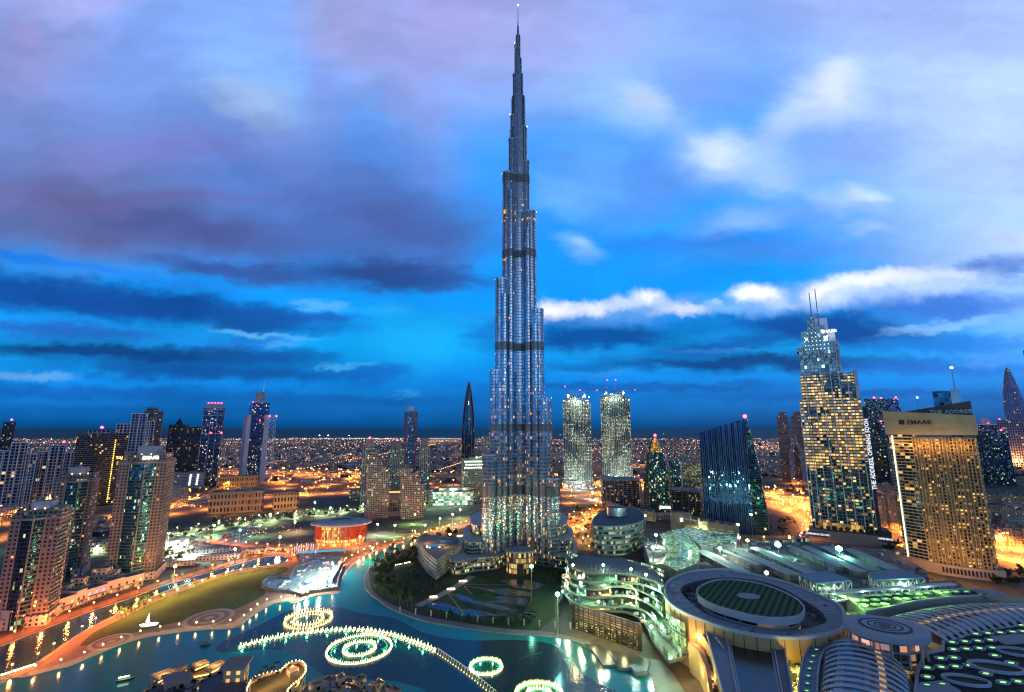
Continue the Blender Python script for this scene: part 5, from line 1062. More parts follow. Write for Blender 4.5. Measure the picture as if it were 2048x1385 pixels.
lobes(TB, [(945, 1112), (975, 1116), (1008, 1108), (1038, 1098), (1075, 1106), (1118, 1116), (1135, 1104), (1110, 1080), (960, 1080)], 29, 42, 'podium', P_)
for o in list(TB.children):
    if o.name.startswith(('podium', 'ledge')): o.location = (-TB.location.x, -TB.location.y, 0)
x, y = G(1040, 1146); r = 27*m_per_px(x, y)
pav = thing('entrance_pavilion', 'round glass entrance pavilion glowing amber at the foot of the great tower', 'pavilion', (x, y+6))
MB().prism(ell(r, r*.8, 32), 0, 24, 0, 1).build('glass_drum', [facade('pavilion_glass', fh=6, bw=3.2, wx=(.07, .93), wy=(.12, .92), frame=(.12, .12, .1), glass=(.2, .15, .08), lit=.7, cols=((1, .42, .08), (.9, .8, .3)), st=1.5, jit=0), DKROOF], pav)
MB().slab(ell(r*1.12, r*.92, 32), 24, 26).build('disc_roof', plain('pale_roof_panels', (.36, .38, .38)), pav)
MB().prism(ell(r*.25, r*.25, 12, 0, -r*.95), 0, 12, 0, 0).build('fountain_column', plain('dark_copper', (.1, .06, .04)), pav)
# pointed pool terrace
wg = thing('pool_terrace_wing', 'pointed banded wing with a roof pool, left of the foot of the great tower', 'building')
Wp = [(872, 1161), (845, 1128), (836, 1108), (855, 1098), (880, 1108), (900, 1112), (922, 1120), (918, 1138), (895, 1146)]
wo = GL([(872, 1161), (852, 1143), (838, 1122), (834, 1108), (850, 1100), (880, 1106), (916, 1112), (920, 1128), (893, 1144)])
MB().prism(wo, 0, 21, 0, 1).build('block_body', [F_POD, plain('warm_deck', (.4, .26, .16), .8)], wg)
for i in range(5): MB().slab(offset(wo, 1.4), 4.2*i+2.6, 4.2*i+3.5).build('ledge', plain('pale_ledge', (.42, .4, .36)), wg)
MB().ring(offset(wo, .6), offset(wo, -.8), 21, 22.4).build('parapet', plain('warm_parapet', (.5, .36, .22), .8), wg)
cxw = sum(p[0] for p in wo)/len(wo); cyw = sum(p[1] for p in wo)/len(wo)
MB().slab(ell(13, 8, 24, cxw-2, cyw-12), 21.1, 21.5).build('swimming_pool', watermat('pool_blue', (.01, .25, .5), .08, .3, .6), wg); MB().slab(ell(12, 5, 20, cxw+14, cyw+8), 21, 26).build('canopy', plain('blue_canopy', (.05, .12, .25)), wg)
for dx, dy_ in ((-14, 8), (4, -2), (14, -14), (-8, -6), (22, 10)): lamp(wg, (cxw+dx, cyw+dy_, 25), 1600, WARM, .8)
# ------------------------------------------------------------------ banded office with a round plant drum
bo = thing('banded_office', 'curved office of white-green horizontal bands with a steel drum on its dark roof', 'building')
ro = spline(GL([(1193, 1108), (1225, 1112), (1258, 1108), (1283, 1096), (1281, 1078), (1262, 1066), (1222, 1068), (1200, 1085)]), 4, True)
F_BND = facade('white_green_bands', fh=6.5, bw=3, wx=(.0, 1), wy=(.42, .95), frame=(.26, .3, .25), glass=(.06, .12, .09), metal=.4, lit=.6, cols=((.55, 1, .5), (1, .9, .5)), st=.75, jit=.02)
MB().prism(ro, 0, 40, 0, 1, out2=offset(ro, 4)).build('block_body', [F_BND, plain('navy_roof', (.03, .05, .09), .7)], bo)
for i in range(7): MB().slab(offset(ro, 2.0+i*.55), 6.2*i+1, 6.2*i+2.6).build('band', plain('white_band', (.34, .37, .33), .6), bo)
cxo = sum(p[0] for p in ro)/len(ro); cyo = sum(p[1] for p in ro)/len(ro)
MB().prism(ell(15, 11, 24, cxo-2, cyo+10), 40, 52, 0, 1).build('plant_drum', [STEEL, DKROOF], bo)
# ------------------------------------------------------------------ the mall
ML = thing('shopping_mall', 'vast mall building with a pale crescent roof ring over an orange wall', 'mall')
ZR = 36.0
roofm = plain('mall_roof_blue_grey', (.30, .33, .37), .75, var=.08, scale=.03); wallo = plain('orange_sandstone', (.62, .36, .14), .85, var=.1, scale=.2)
outer = [(1329, 1183), (1332, 1170), (1343, 1160), (1366, 1149), (1400, 1142), (1450, 1140), (1490, 1147), (1540, 1157), (1583, 1169), (1627, 1187), (1680, 1213), (1690, 1240), (1687, 1258), (1657, 1270), (1598, 1277), (1540, 1275), (1487, 1267), (1446, 1257), (1408, 1243), (1375, 1230), (1349, 1215), (1334, 1200)]
pit = [(1361, 1178), (1393, 1162), (1450, 1155), (1510, 1160), (1560, 1174), (1600, 1196), (1632, 1215), (1650, 1232), (1651, 1245), (1610, 1257), (1560, 1261), (1481, 1250), (1422, 1232), (1383, 1206)]
oo = spline(GL(outer, ZR), 4, True); pp = spline(GL(pit, ZR), 6, True)
def ringfill(name, O, I, z, m, par):
    bm_ = bmesh.new(); vo = [bm_.verts.new((x, y, z)) for x, y in O]; vi = [bm_.verts.new((x, y, z)) for x, y in I]
    es = [bm_.edges.new((vo[i], vo[(i+1) % len(vo)])) for i in range(len(vo))]+[bm_.edges.new((vi[i], vi[(i+1) % len(vi)])) for i in range(len(vi))]
    bmesh.ops.triangle_fill(bm_, use_beauty=True, edges=es, normal=(0, 0, 1)); me = bpy.data.meshes.new(name); bm_.to_mesh(me); bm_.free(); me.materials.append(m)
    o = bpy.data.objects.new(name, me); COL.objects.link(o); o.parent = par; return o
ringfill('crescent_roof', oo, pp, ZR, roofm, ML)
MB().prism(oo, 0, ZR-.02, 0, 0, cap=False).build('sandstone_wall', wallo, ML)
MB().ring(offset(oo, .7), offset(oo, -1.2), ZR-.6, ZR+1.4).build('parapet', plain('pale_parapet', (.5, .5, .5), .7), ML)
q = MB(); q.quadstrip([(x, y, ZR-6) for x, y in pp][::-1], [(x, y, ZR-.01) for x, y in pp][::-1], 0, False, True); q.face([(x, y, ZR-6) for x, y in pp]); q.build('roof_well', plain('well_grey', (.13, .13, .14), .8), ML)
ZD = 43.0
disc = spline(GL([(1394, 1182), (1403, 1172), (1428, 1162), (1466, 1160), (1525, 1169), (1583, 1192), (1605, 1210), (1608, 1222), (1595, 1233), (1554, 1237), (1520, 1234), (1481, 1226), (1430, 1211), (1400, 1195)], ZD), 4, True)
dcx = sum(p[0] for p in disc)/len(disc); dcy = sum(p[1] for p in disc)/len(disc)
m, t_, b = newmat('striped_lawn_roof'); q = NT(t_); geo = q.n('ShaderNodeNewGeometry'); mp = q.n('ShaderNodeMapping'); mp.inputs['Rotation'].default_value = (0, 0, .62); t_.links.new(geo.outputs['Position'], mp.inputs[0])
sp2 = q.n('ShaderNodeSeparateXYZ'); t_.links.new(mp.outputs[0], sp2.inputs[0]); st_ = q.m('LESS_THAN', q.m('FRACT', q.m('DIVIDE', sp2.outputs[0], 4.6)), .5); ns = q.noise(geo.outputs['Position'], .4, 4)
q.set(b.inputs['Base Color'], q.mix(st_, q.mix(ns.outputs[0], (.006, .02, .008), (.014, .035, .014)), q.mix(ns.outputs[0], (.04, .125, .02), (.06, .17, .03)))); b.inputs['Roughness'].default_value = .95; STRIPE = m
dk = thing('lawn_disc', 'oval striped lawn disc with a small pale oval at its middle', 'roof lawn'); 
MB().prism(disc, ZD-4.5, ZD, 0, 1).build('disc_rim', [plain('disc_rim_white', (.42, .44, .46), .6), STRIPE], dk)
MB().prism(offset(disc, -3.5), ZR-6, ZD-4.5, 0, 0).build('glazed_drum', facade('drum_windows', fh=7, bw=11, wx=(.04, .96), wy=(.1, .6), frame=(.35, .36, .38), glass=(.02, .02, .02), lit=.35, cols=((1, .7, .2), (1, .8, .4)), st=.8), dk)
MB().ring(offset(disc, .5), offset(disc, -.7), ZD-.2, ZD+.7).build('disc_edge', plain('disc_rim_white', (.42, .44, .46)), dk)
e_ = ell(8.5, 6.5, 24, *G(1497, 1192, ZD+.2)); MB().slab(e_, ZD+.05, ZD+.5).build('centre_oval', plain('centre_oval_grey', (.38, .38, .34), .8), dk)
# seams and hatches on the crescent roof
q = MB(); cx0 = sum(p[0] for p in pp)/len(pp); cy0 = sum(p[1] for p in pp)/len(pp)
for i in range(0, len(pp), 2):
    a = Vector(pp[i]); j = min(range(len(oo)), key=lambda k_: (Vector(oo[k_])-(a+(a-Vector((cx0, cy0))).normalized()*18)).length); b_ = Vector(oo[j]); q.bar((a.x, a.y, ZR+.05), (b_.x, b_.y, ZR+.05), .12, .12, 4, smooth=False)
q.build('roof_seam', plain('seam_grey', (.15, .16, .17)), ML)
rr_ = random.Random(77); g_ = 0
while g_ < 60:
    p_ = (rr_.uniform(120, 262), rr_.uniform(330, 500))
    if inside(p_, offset(oo, -3)) and not inside(p_, offset(pp, 3)): MB().box((p_[0], p_[1], 0), (rr_.uniform(.8, 2.6), rr_.uniform(.8, 2.2), rr_.uniform(.3, 1.3)), .4, 0, z0=ZR).build('roof_hatch', rr_.choice([CONC, plain('unit_dark', (.12, .12, .13)), WHITE]), ML)
    g_ += 1
# roof machinery
def plant_on(par, poly, z, n, seed, smax=6, hmax=3, m=None, name='air_handling_unit'):
    r = random.Random(seed); xs = [p[0] for p in poly]; ys = [p[1] for p in poly]; c = 0; g = 0
    while c < n and g < n*30:
        g += 1; p = (r.uniform(min(xs), max(xs)), r.uniform(min(ys), max(ys)))
        if not inside(p, poly): continue
        q = MB(); w_, d_, h_ = r.uniform(1.5, smax), r.uniform(1.5, smax), r.uniform(.8, hmax); a = r.choice([.3, .3, 1.87]); q.box((p[0], p[1], 0), (w_, d_, h_), a, 0, z0=z)
        if r.random() < .5: q.lathe((p[0], p[1], z+h_), [(w_*.25, 0), (w_*.25, .5), (w_*.1, .6)], 8)
        q.build(name, m or r.choice([CONC, plain('galvanised', (.3, .32, .33), .5, .3), plain('unit_dark', (.12, .12, .13))]), par); c += 1
wellpoly = [p for p in pp]
class Ring_:
    pass
r = random.Random(5); c = 0
while c < 46:
    p = (r.uniform(110, 260), r.uniform(330, 500))
    if inside(p, offset(pp, -2)) and not inside(p, offset(disc, 1)):
        MB().box((p[0], p[1], 0), (r.uniform(1.5, 5), r.uniform(1.5, 5), r.uniform(1, 3)), .3, 0, z0=ZR-6).build('air_handling_unit', r.choice([CONC, plain('unit_dark', (.12, .12, .13))]), ML); c += 1
# glazed slot in the wall and panel joints
gl_ = GL([(1333, 1205), (1345, 1217), (1360, 1226), (1371, 1231)], ZR)
q = MB(); 
for a, b_ in zip(gl_, gl_[1:]):
    nrm = Vector((a[1]-b_[1], b_[0]-a[0])).normalized()*1.0; nrm = -nrm if nrm.y > 0 else nrm
    q.face([(a[0]+nrm.x, a[1]+nrm.y, 10), (b_[0]+nrm.x, b_[1]+nrm.y, 10), (b_[0]+nrm.x, b_[1]+nrm.y, 31), (a[0]+nrm.x, a[1]+nrm.y, 31)], 0, [(0, 0), (hypot(b_[0]-a[0], b_[1]-a[1]), 0), (hypot(b_[0]-a[0], b_[1]-a[1]), 21), (0, 21)])
q.build('curved_window', facade('green_gallery_glass', fh=2.6, bw=3, wx=(.06, .94), wy=(.1, .9), frame=(.2, .2, .14), glass=(.1, .2, .12), lit=.6, cols=((.5, 1, .3), (.9, .9, .3)), st=.8, jit=0), ML)
q = MB()
for i in range(0, len(oo), 2):
    x, y = oo[i]
    if y < 400: q.box((x, y, 0), (.25, 1.0, ZR-1), 0, 0, z0=0)
q.build('wall_joint', plain('joint_brown', (.2, .1, .05)), ML)
for u, v in ((1390, 1262), (1440, 1280), (1350, 1260), (1500, 1289), (1560, 1292), (1620, 1287), (1660, 1280)):
    x, y = G(u, v, 26); lamp(ML, (x+0, y-6, 24), 9000, (1, .55, .2), 1.5)
# --- long dark glass roof and its side aisles, running toward the camera
def roofpoly(name, pts, z, m, par, h=None, wm=None, k=1, lip=0, edge=None):
    o = GL(pts, z); o = spline(o, k, True) if k > 1 else o
    ar = sum(o[i][0]*o[(i+1) % len(o)][1]-o[(i+1) % len(o)][0]*o[i][1] for i in range(len(o)))
    if ar < 0: o = o[::-1]
    ob = MB().prism(o, (z-h) if h else 0, z, 0, 1).build(name, [wm or CONC, m], par)
    if lip: MB().ring(offset(o, .3), offset(o, -lip), z-.3, z+1).build('parapet', edge or plain('pale_parapet', (.5, .5, .5)), ob)
    return o, ob
m, t_, b = newmat('dark_glass_roof'); q = NT(t_); geo = q.n('ShaderNodeNewGeometry'); mp = q.n('ShaderNodeMapping'); mp.inputs['Rotation'].default_value = (0, 0, -.04); t_.links.new(geo.outputs['Position'], mp.inputs[0])
br = q.n('ShaderNodeTexBrick'); br.offset = 0; br.inputs['Scale'].default_value = 1; br.inputs['Brick Width'].default_value = 3.2; br.inputs['Row Height'].default_value = 2.4; br.inputs['Mortar Size'].default_value = .12; t_.links.new(mp.outputs[0], br.inputs['Vector'])
br.inputs['Color1'].default_value = (.008, .011, .018, 1); br.inputs['Color2'].default_value = (.02, .022, .028, 1); br.inputs['Mortar'].default_value = (.06, .05, .04, 1)
q.set(b.inputs['Base Color'], br.outputs[0]); b.inputs['Roughness'].default_value = .25; DGR = m
dg = thing('glass_roof_hall', 'long dark gridded glass roof running toward the viewer from the crescent roof', 'mall roof')
roofpoly('glass_roof', [(1457, 1277), (1543, 1292), (1566, 1420), (1484, 1420)], 27, DGR, dg, lip=.9)
roofpoly('side_aisle_roof', [(1413, 1266), (1454, 1277), (1481, 1420), (1456, 1420)], 29, roofm, dg, wm=wallo, lip=.6)
roofpoly('side_aisle_roof', [(1547, 1292), (1568, 1293), (1592, 1420), (1570, 1420)], 29, plain('aisle_grey', (.16, .17, .19)), dg, lip=.5)
ap = GL([(1432, 1277), (1448, 1300), (1440, 1277)], 29.5); MB().bar((*ap[0], 30.5), (*ap[1], 30.5), .8, .8, 8).build('duct', plain('galvanised', (.3, .32, .33)), dg)
cw = thing('curved_terrace_wall', 'curved orange-lit terrace walls left of the long dark glass roof', 'terrace')
for pts, z in (([(1376, 1284), (1396, 1300), (1412, 1335), (1420, 1385), (1424, 1430), (1430, 1430), (1426, 1380), (1418, 1330), (1404, 1296), (1384, 1280)], 20), ([(1404, 1268), (1424, 1300), (1438, 1345), (1447, 1385), (1452, 1430), (1458, 1430), (1453, 1385), (1444, 1340), (1430, 1297), (1412, 1266)], 27)):
    roofpoly('curved_wall', pts, z, plain('brown_coping', (.3, .2, .13), .8), cw, wm=wallo)
roofpoly('terrace_floor', [(1392, 1290), (1404, 1278), (1428, 1300), (1440, 1345), (1450, 1430), (1424, 1430), (1414, 1345)], 14, plain('terrace_brown', (.22, .12, .06), .85), cw)
for u, v, z in ((1392, 1305, 12), (1408, 1340, 12), (1418, 1375, 12), (1424, 1300, 20), (1438, 1350, 20)): 
    x, y = G(u, v, z); lamp(cw, (x-3, y, z), 5000, (1, .5, .15), 1)
for i in range(16):
    x, y = G(1398+i*2.2+(i % 3)*3, 1300+i*5.2, 14); q = MB(); q.lathe((x, y, 14), [(.1, 0), (1.5, 2.4), (1.6, 2.5), (.1, 3.2)], 8); q.bar((x, y, 14), (x, y, 17), .1, .1, 4); tag(q.build('terrace_parasol', plain('parasol_cream', (.5, .48, .42), .8)), 'pale parasol among the tables on the curved terrace', 'parasol', 'parasols on the curved terrace').location.z = 0
# --- curved roof with a row of skylights
sk = thing('skylight_wing', 'narrow curved blue-grey roof with a single row of small green-lit skylights', 'mall roof')
A_ = [(1662, 1279), (1622, 1290), (1608, 1312), (1600, 1345), (1597, 1385), (1597, 1430)]; B_ = [(1670, 1284), (1652, 1295), (1641, 1320), (1636, 1350), (1635, 1385), (1637, 1430)]
roofpoly('wing_roof', A_+B_[::-1], 30, plain('wing_blue', (.22, .27, .36), .7, var=.06), sk, lip=.5)
glg = glow('green_skylight', (.35, 1, .22), 1.5, True)
def skylight(par, u, v, z, r, rz=0, standalone=None, ey=.6):
    x, y = G(u, v, z); o = ell(r, r*ey, 18)
    q = MB(); q.ring(ell(r*1.25, r*ey*1.25, 18), o, 0, .9); a = q.build('skylight_kerb', plain('skylight_rim', (.35, .4, .42), .6), par); a.location = (x, y, z)
    q = MB(); q.slab(ell(r*.55, r*ey*.4, 12), .1, .7); b_ = q.build('skylight_glass', glg, a); MB().slab(o, .05, .35).build('skylight_well', plain('teal_well', (.06, .16, .15), .5), a); return a
for u, v in ((1640, 1291), (1633, 1301), (1627, 1314), (1623, 1326), (1619, 1339), (1617, 1354), (1615, 1369), (1614, 1384)): skylight(sk, u, v, 30.1, 1.5)
# --- barrel vault toward the camera
VR = plain('vault_rib_white', (.46, .48, .5), .6); VG = facade('vault_glass', fh=50, bw=2.4, wx=(.06, .94), wy=(0, 1), frame=(.10, .12, .13), glass=(.03, .05, .08), metal=.6, lit=.08, cols=((1, .5, .12), (1, .7, .2)), st=1.0, jit=.05)
def vault(name, label, cl, hw, rise, z, step, taper0=1.0, ribw=.62, nseg=14, closed_end=True):
    t = thing(name, label, 'mall roof'); ln = []
    d = 0; fine = spline(cl, 12)
    pts = along(fine, step); P = []
    for i, (x, y, a) in enumerate(pts):
        f = min(1, (i+.6)/4) if closed_end else 1; s = sqrt(max(.0, 1-(1-f)**2)) if taper0 else 1
        P.append((x, y, a, max(.3, s)))
    def arc(i, ext=0):
        x, y, a, s = P[i]; nx, ny = -sin(a), cos(a); return [(x+nx*(hw*s+ext)*cos(pi*j/nseg), y+ny*(hw*s+ext)*cos(pi*j/nseg), z+(rise*s+ext)*sin(pi*j/nseg)) for j in range(nseg+1)]
    g = MB(); w_ = MB()
    for i in range(len(P)-1):
        A = arc(i); B = arc(i+1)
        for j in range(nseg):
            g_ = 2 <= j < nseg-2 
            (g if g_ else w_).face([A[j], A[j+1], B[j+1], B[j]], 0, [(j*3, 0), (j*3+3, 0), (j*3+3, step), (j*3, step)])
    if closed_end: w_.face(arc(0))
    g.build('vault_glazing', VG, t); w_.build('vault_haunch', VR, t)
    for i in range(len(P)-1):
        A = arc(i, .35); x, y, a, s = P[i]; dx, dy_ = cos(a)*step*ribw, sin(a)*step*ribw; q = MB(); B = arc(i+1, .35); C = [tuple(Vector(p)*(1-ribw)+Vector(r_)*ribw) for p, r_ in zip(A, B)]
        q.quadstrip(A, C); q.quadstrip([(p[0], p[1], p[2]-.3) for p in A], A); q.quadstrip([(p[0], p[1], p[2]-.3) for p in C], C); q.build('vault_rib', VR, t)
    base_ = [arc(i)[0][:2] for i in range(len(P))]+[arc(i)[-1][:2] for i in range(len(P))][::-1]
    MB().prism(offset(base_, 1.5), 0, z+.5, 0, 0).build('vault_base', plain('vault_base_cream', (.45, .4, .3), .8), t)
    return t, P
v0 = G(1716, 1282, 31); v1 = G(1728, 1330, 33); v2 = G(1728, 1400, 36); v3 = G(1728, 1480, 36)
vault('barrel_vault', 'barrel vault of pale ribs and dark glazing, right of the skylight wing', [v0, v1, v2, v3], 21, 11, 26, 7.6, ribw=.46)
# the long vaulted gallery to the right
cl = GL([(1822, 1252), (1900, 1232), (1980, 1222), (2048, 1220), (2130, 1224), (2200, 1232)], 33)
vault('vaulted_gallery', 'long curved ribbed gallery sweeping to the right edge behind the dark spotted roof', cl, 22, 8, 27, 8.2, closed_end=False, taper0=0, ribw=.5)
# --- oval disc pavilion
zz2 = 46; x, y = G(1770, 1252, zz2); k = m_per_px(x, y, zz2)
ds = thing('oval_disc_pavilion', 'grey oval disc roof with dark concentric grooves on a round lit drum', 'mall roof', (x, y), -.25); a_, b__ = 72*k, 60*k
MB().slab(ell(a_, b__, 48), zz2-3.5, zz2).build('disc_roof', plain('disc_grey', (.34, .37, .41), .6, var=.06), ds)
q = MB()
for s, wd in ((.62, .07), (.42, .05), (.26, .04)): q.ring(ell(a_*s, b__*s, 40), ell(a_*(s-wd), b__*(s-wd), 40), zz2, zz2+.5)
q.build('groove', plain('groove_dark', (.06, .07, .09)), ds); MB().slab(ell(a_*.14, b__*.14, 20), zz2, zz2+.9).build('centre_cap', plain('groove_dark2', (.12, .14, .17)), ds); MB().slab(ell(a_*.55, b__*.55, 40), zz2, zz2+.3).build('inner_disc', plain('disc_grey2', (.42, .45, .49)), ds)
MB().prism(ell(a_*.8, b__*.75, 36, 0, 3), 28, zz2-3.5, 0, 0).build('glazed_drum', facade('disc_drum_glass', fh=5, bw=5, wx=(.05, .95), wy=(.1, .8), frame=(.2, .2, .2), glass=(.1, .06, .05), lit=.5, cols=((1, .45, .2), (1, .6, .6)), st=1.2), ds)
MB().slab(ell(a_*1.0, b__*.95, 36), 25, 28).build('lower_ledge', plain('disc_grey', (.34, .37, .41)), ds)
q = MB()
for i in range(14): q.bar((a_*.86*cos(i*2*pi/14), b__*.86*sin(i*2*pi/14), 28), (a_*.86*cos(i*2*pi/14), b__*.86*sin(i*2*pi/14), zz2-3.5), .7, .7, 6)
q.build('colonnade', CONC, ds)
# --- dark spotted roofs
m, t_, b = newmat('dark_striped_roof'); q = NT(t_); geo = q.n('ShaderNodeNewGeometry'); mp = q.n('ShaderNodeMapping'); mp.inputs['Rotation'].default_value = (0, 0, .55); t_.links.new(geo.outputs['Position'], mp.inputs[0])
sp2 = q.n('ShaderNodeSeparateXYZ'); t_.links.new(mp.outputs[0], sp2.inputs[0]); st_ = q.m('LESS_THAN', q.m('FRACT', q.m('DIVIDE', sp2.outputs[0], 5.2)), .5)
q.set(b.inputs['Base Color'], q.mix(st_, (.006, .011, .008), (.015, .03, .014))); b.inputs['Roughness'].default_value = .9; DSR = m
d1 = thing('spotted_roof', 'dark striped roof strip dotted with glowing green skylights, behind the long gallery', 'mall roof')
o1, _ = roofpoly('striped_roof', [(1692, 1196), (1800, 1187), (1934, 1178), (1976, 1191), (1890, 1196), (1834, 1203), (1778, 1215), (1731, 1224)], 30, DSR, d1, lip=.8)
for u, v in ((1731, 1192), (1754, 1191), (1774, 1190), (1796, 1189), (1816, 1188), (1836, 1188), (1855, 1187), (1874, 1186), (1894, 1185), (1912, 1184), (1933, 1184), (1710, 1202), (1729, 1201), (1751, 1200), (1772, 1199), (1794, 1198), (1814, 1198), (1835, 1197), (1728, 1211), (1750, 1210), (1770, 1209)): skylight(d1, u, v, 30.1, 3.0)
d2 = thing('spotted_roof', 'large dark striped roof with oval wells and many green skylights in the lower right corner', 'mall roof')
o2, _ = roofpoly('striped_roof', [(1886, 1279), (1917, 1265), (1987, 1251), (2048, 1244), (2140, 1240), (2220, 1260), (2220, 1460), (1829, 1460), (1829, 1385), (1834, 1342), (1848, 1308), (1870, 1304), (1884, 1301)], 30, DSR, d2, lip=1.2, edge=plain('mauve_parapet', (.4, .36, .42), .6))
for zx, zy in ((1785, 910), (1868, 905), (1950, 905), (1535, 970), (1625, 968), (1713, 963), (1800, 958), (1890, 953), (1965, 950), (1455, 1028), (1548, 1022), (1640, 1018), (1730, 1012), (1465, 1080), (1558, 1076), (1652, 1072), (1745, 1068), (1373, 1144), (1470, 1140), (1762, 1124), (1880, 1178), (1277, 1212), (1378, 1207), (1480, 1203), (1580, 1195), (1277, 1278), (1698, 1255), (1822, 1318), (1930, 1312), (1275, 1337), (1385, 1330)):
    skylight(d2, 1500+zx/3.597, 1000+zy/3.597, 30.1, 3.1)
for zx, zy, a_, in ((1770, 1210, 47), (1555, 1305, 41), (1930, 1100, 36)):
    x, y = G(1500+zx/3.597, 1000+zy/3.597, 30.2); k = m_per_px(x, y, 30); q = MB(); q.ring(rotpts(ell(a_*k, a_*k*.55, 32), -.25, (x, y)), rotpts(ell(a_*k*.90, a_*k*.47, 32), -.25, (x, y)), 30.1, 31.6); q.build('well_rim', plain('well_rim_pale', (.42, .46, .5), .6), d2)
    MB().slab(rotpts(ell(a_*k*.9, a_*k*.47, 32), -.25, (x, y)), 30.02, 30.15).build('well_floor', plain('well_olive', (.05, .055, .025), .8), d2)
roofpoly('plain_roof_patch', [(1978, 1272), (2060, 1266), (2090, 1283), (2010, 1288)], 30.8, roofm, d2, h=.7); roofpoly('plain_roof_patch', [(1832, 1366), (1885, 1360), (1920, 1380), (1950, 1410), (1836, 1410)], 30.8, roofm, d2, h=.7)
roofpoly('plain_roof_patch', [(1672, 1190), (1715, 1186), (1730, 1196), (1690, 1198)], 31, roofm, d1, h=.9); roofpoly('plain_roof_patch', [(1936, 1176), (1990, 1180), (2025, 1192), (1975, 1193)], 31, roofm, d1, h=.9)
# yellow and green lit lanes between the roofs
cream = plain('cream_lane', (.5, .42, .22), .8)
ln_ = thing('service_lane', 'yellow-lit service lane between the curved skylight wing and the barrel vault', 'lane')
roofpoly('lane_floor', [(1655, 1286), (1690, 1290), (1668, 1330), (1660, 1420), (1634, 1420), (1640, 1330)], 21, cream, ln_)
roofpoly('lane_floor', [(1790, 1300), (1838, 1296), (1850, 1306), (1835, 1345), (1831, 1420), (1796, 1420), (1798, 1340)], 21, cream, ln_)
roofpoly('lane_floor', [(1840, 1285), (1900, 1262), (1960, 1250), (2048, 1240), (2100, 1240), (2100, 1250), (1990, 1258), (1915, 1272), (1886, 1300), (1850, 1306)], 23, cream, ln_)
roofpoly('lane_floor', [(1560, 1296), (1620, 1286), (1606, 1325), (1598, 1420), (1580, 1420)], 20, cream, ln_)
for u, v in ((1665, 1300), (1655, 1318), (1648, 1340), (1647, 1365), (1649, 1385), (1815, 1310), (1818, 1335), (1815, 1360), (1813, 1384), (1872, 1282), (1905, 1270), (1945, 1260), (1990, 1252), (2035, 1247), (1595, 1310), (1590, 1340), (1588, 1370)):
    x, y = G(u, v, 24); lamp(ln_, (x, y, 26), 6500, (1, .85, .15), 1)
for u, v in ((1690, 1206), (1712, 1214), (1735, 1226), (1770, 1222), (1810, 1212), (1850, 1204), (1890, 1199), (1700, 1230)):
    x, y = G(u, v, 26); lamp(ln_, (x, y, 33), 7000, (.4, 1, .2), 1)
plant_on(ln_, GL([(1560, 1296), (1615, 1290), (1604, 1325), (1597, 1400), (1582, 1400)], 20), 20, 26, 9, 5, 4)
plant_on(ln_, GL([(1800, 1300), (1840, 1300), (1832, 1345), (1829, 1400), (1800, 1400)], 21), 21, 16, 12, 4, 3)
plant_on(ln_, GL([(1655, 1290), (1680, 1292), (1660, 1330), (1655, 1400), (1640, 1400), (1643, 1330)], 21), 21, 14, 13, 2, 2)
roofpoly('lane_floor', [(1690, 1222), (1740, 1224), (1800, 1212), (1860, 1203), (1975, 1194), (2048, 1193), (2048, 1204), (1900, 1206), (1820, 1220), (1760, 1236), (1700, 1240)], 24, cream, ln_)
# ------------------------------------------------------------------ undulating terraces and the gridded screen
te = thing('undulating_terraces', 'stack of wavy open floors blazing white-green, left of the crescent roof', 'building')
Z5 = lambda zx, zy: (1100+zx/4.69, 1090+zy/4.69)
back = [(1085, 500), (1075, 380), (1000, 250), (700, 130), (300, 90), (210, 120)]
lv = [(8, [(60, 560), (110, 500), (140, 430), (200, 560), (350, 610), (550, 620), (700, 630), (830, 680), (900, 760), (960, 900), (1050, 1020), (1110, 1090), (1180, 1085), (1280, 1050), (1270, 980), (1200, 860), (1120, 740)]),
      (15, [(110, 420), (150, 480), (230, 540), (350, 575), (550, 585), (700, 578), (850, 605), (950, 670), (1010, 770), (1070, 850), (1180, 850), (1180, 760)]),
      (21, [(130, 385), (180, 430), (280, 480), (400, 497), (550, 485), (700, 475), (850, 515), (980, 590), (1060, 670)]),
      (27, [(140, 320), (200, 370), (300, 405), (450, 415), (600, 390), (750, 405), (900, 455), (1050, 550)]),
      (33, [(145, 240), (180, 290), (260, 325), (400, 352), (600, 342), (720, 352), (860, 372), (1000, 420), (1070, 470)]),
      (40, [(160, 160), (200, 210), (300, 250), (450, 268), (600, 270), (800, 292), (950, 335), (1070, 385)])]
flm = plain('terrace_slab', (.20, .22, .18), .8, var=.3, scale=.2); glz = facade('terrace_glazing', fh=6, bw=3.5, wx=(.08, .92), wy=(.1, .9), frame=(.25, .3, .25), glass=(.2, .3, .22), lit=.75, cols=((.5, 1, .65), (1, .8, .35)), st=4.5, clump=.03, jit=0)
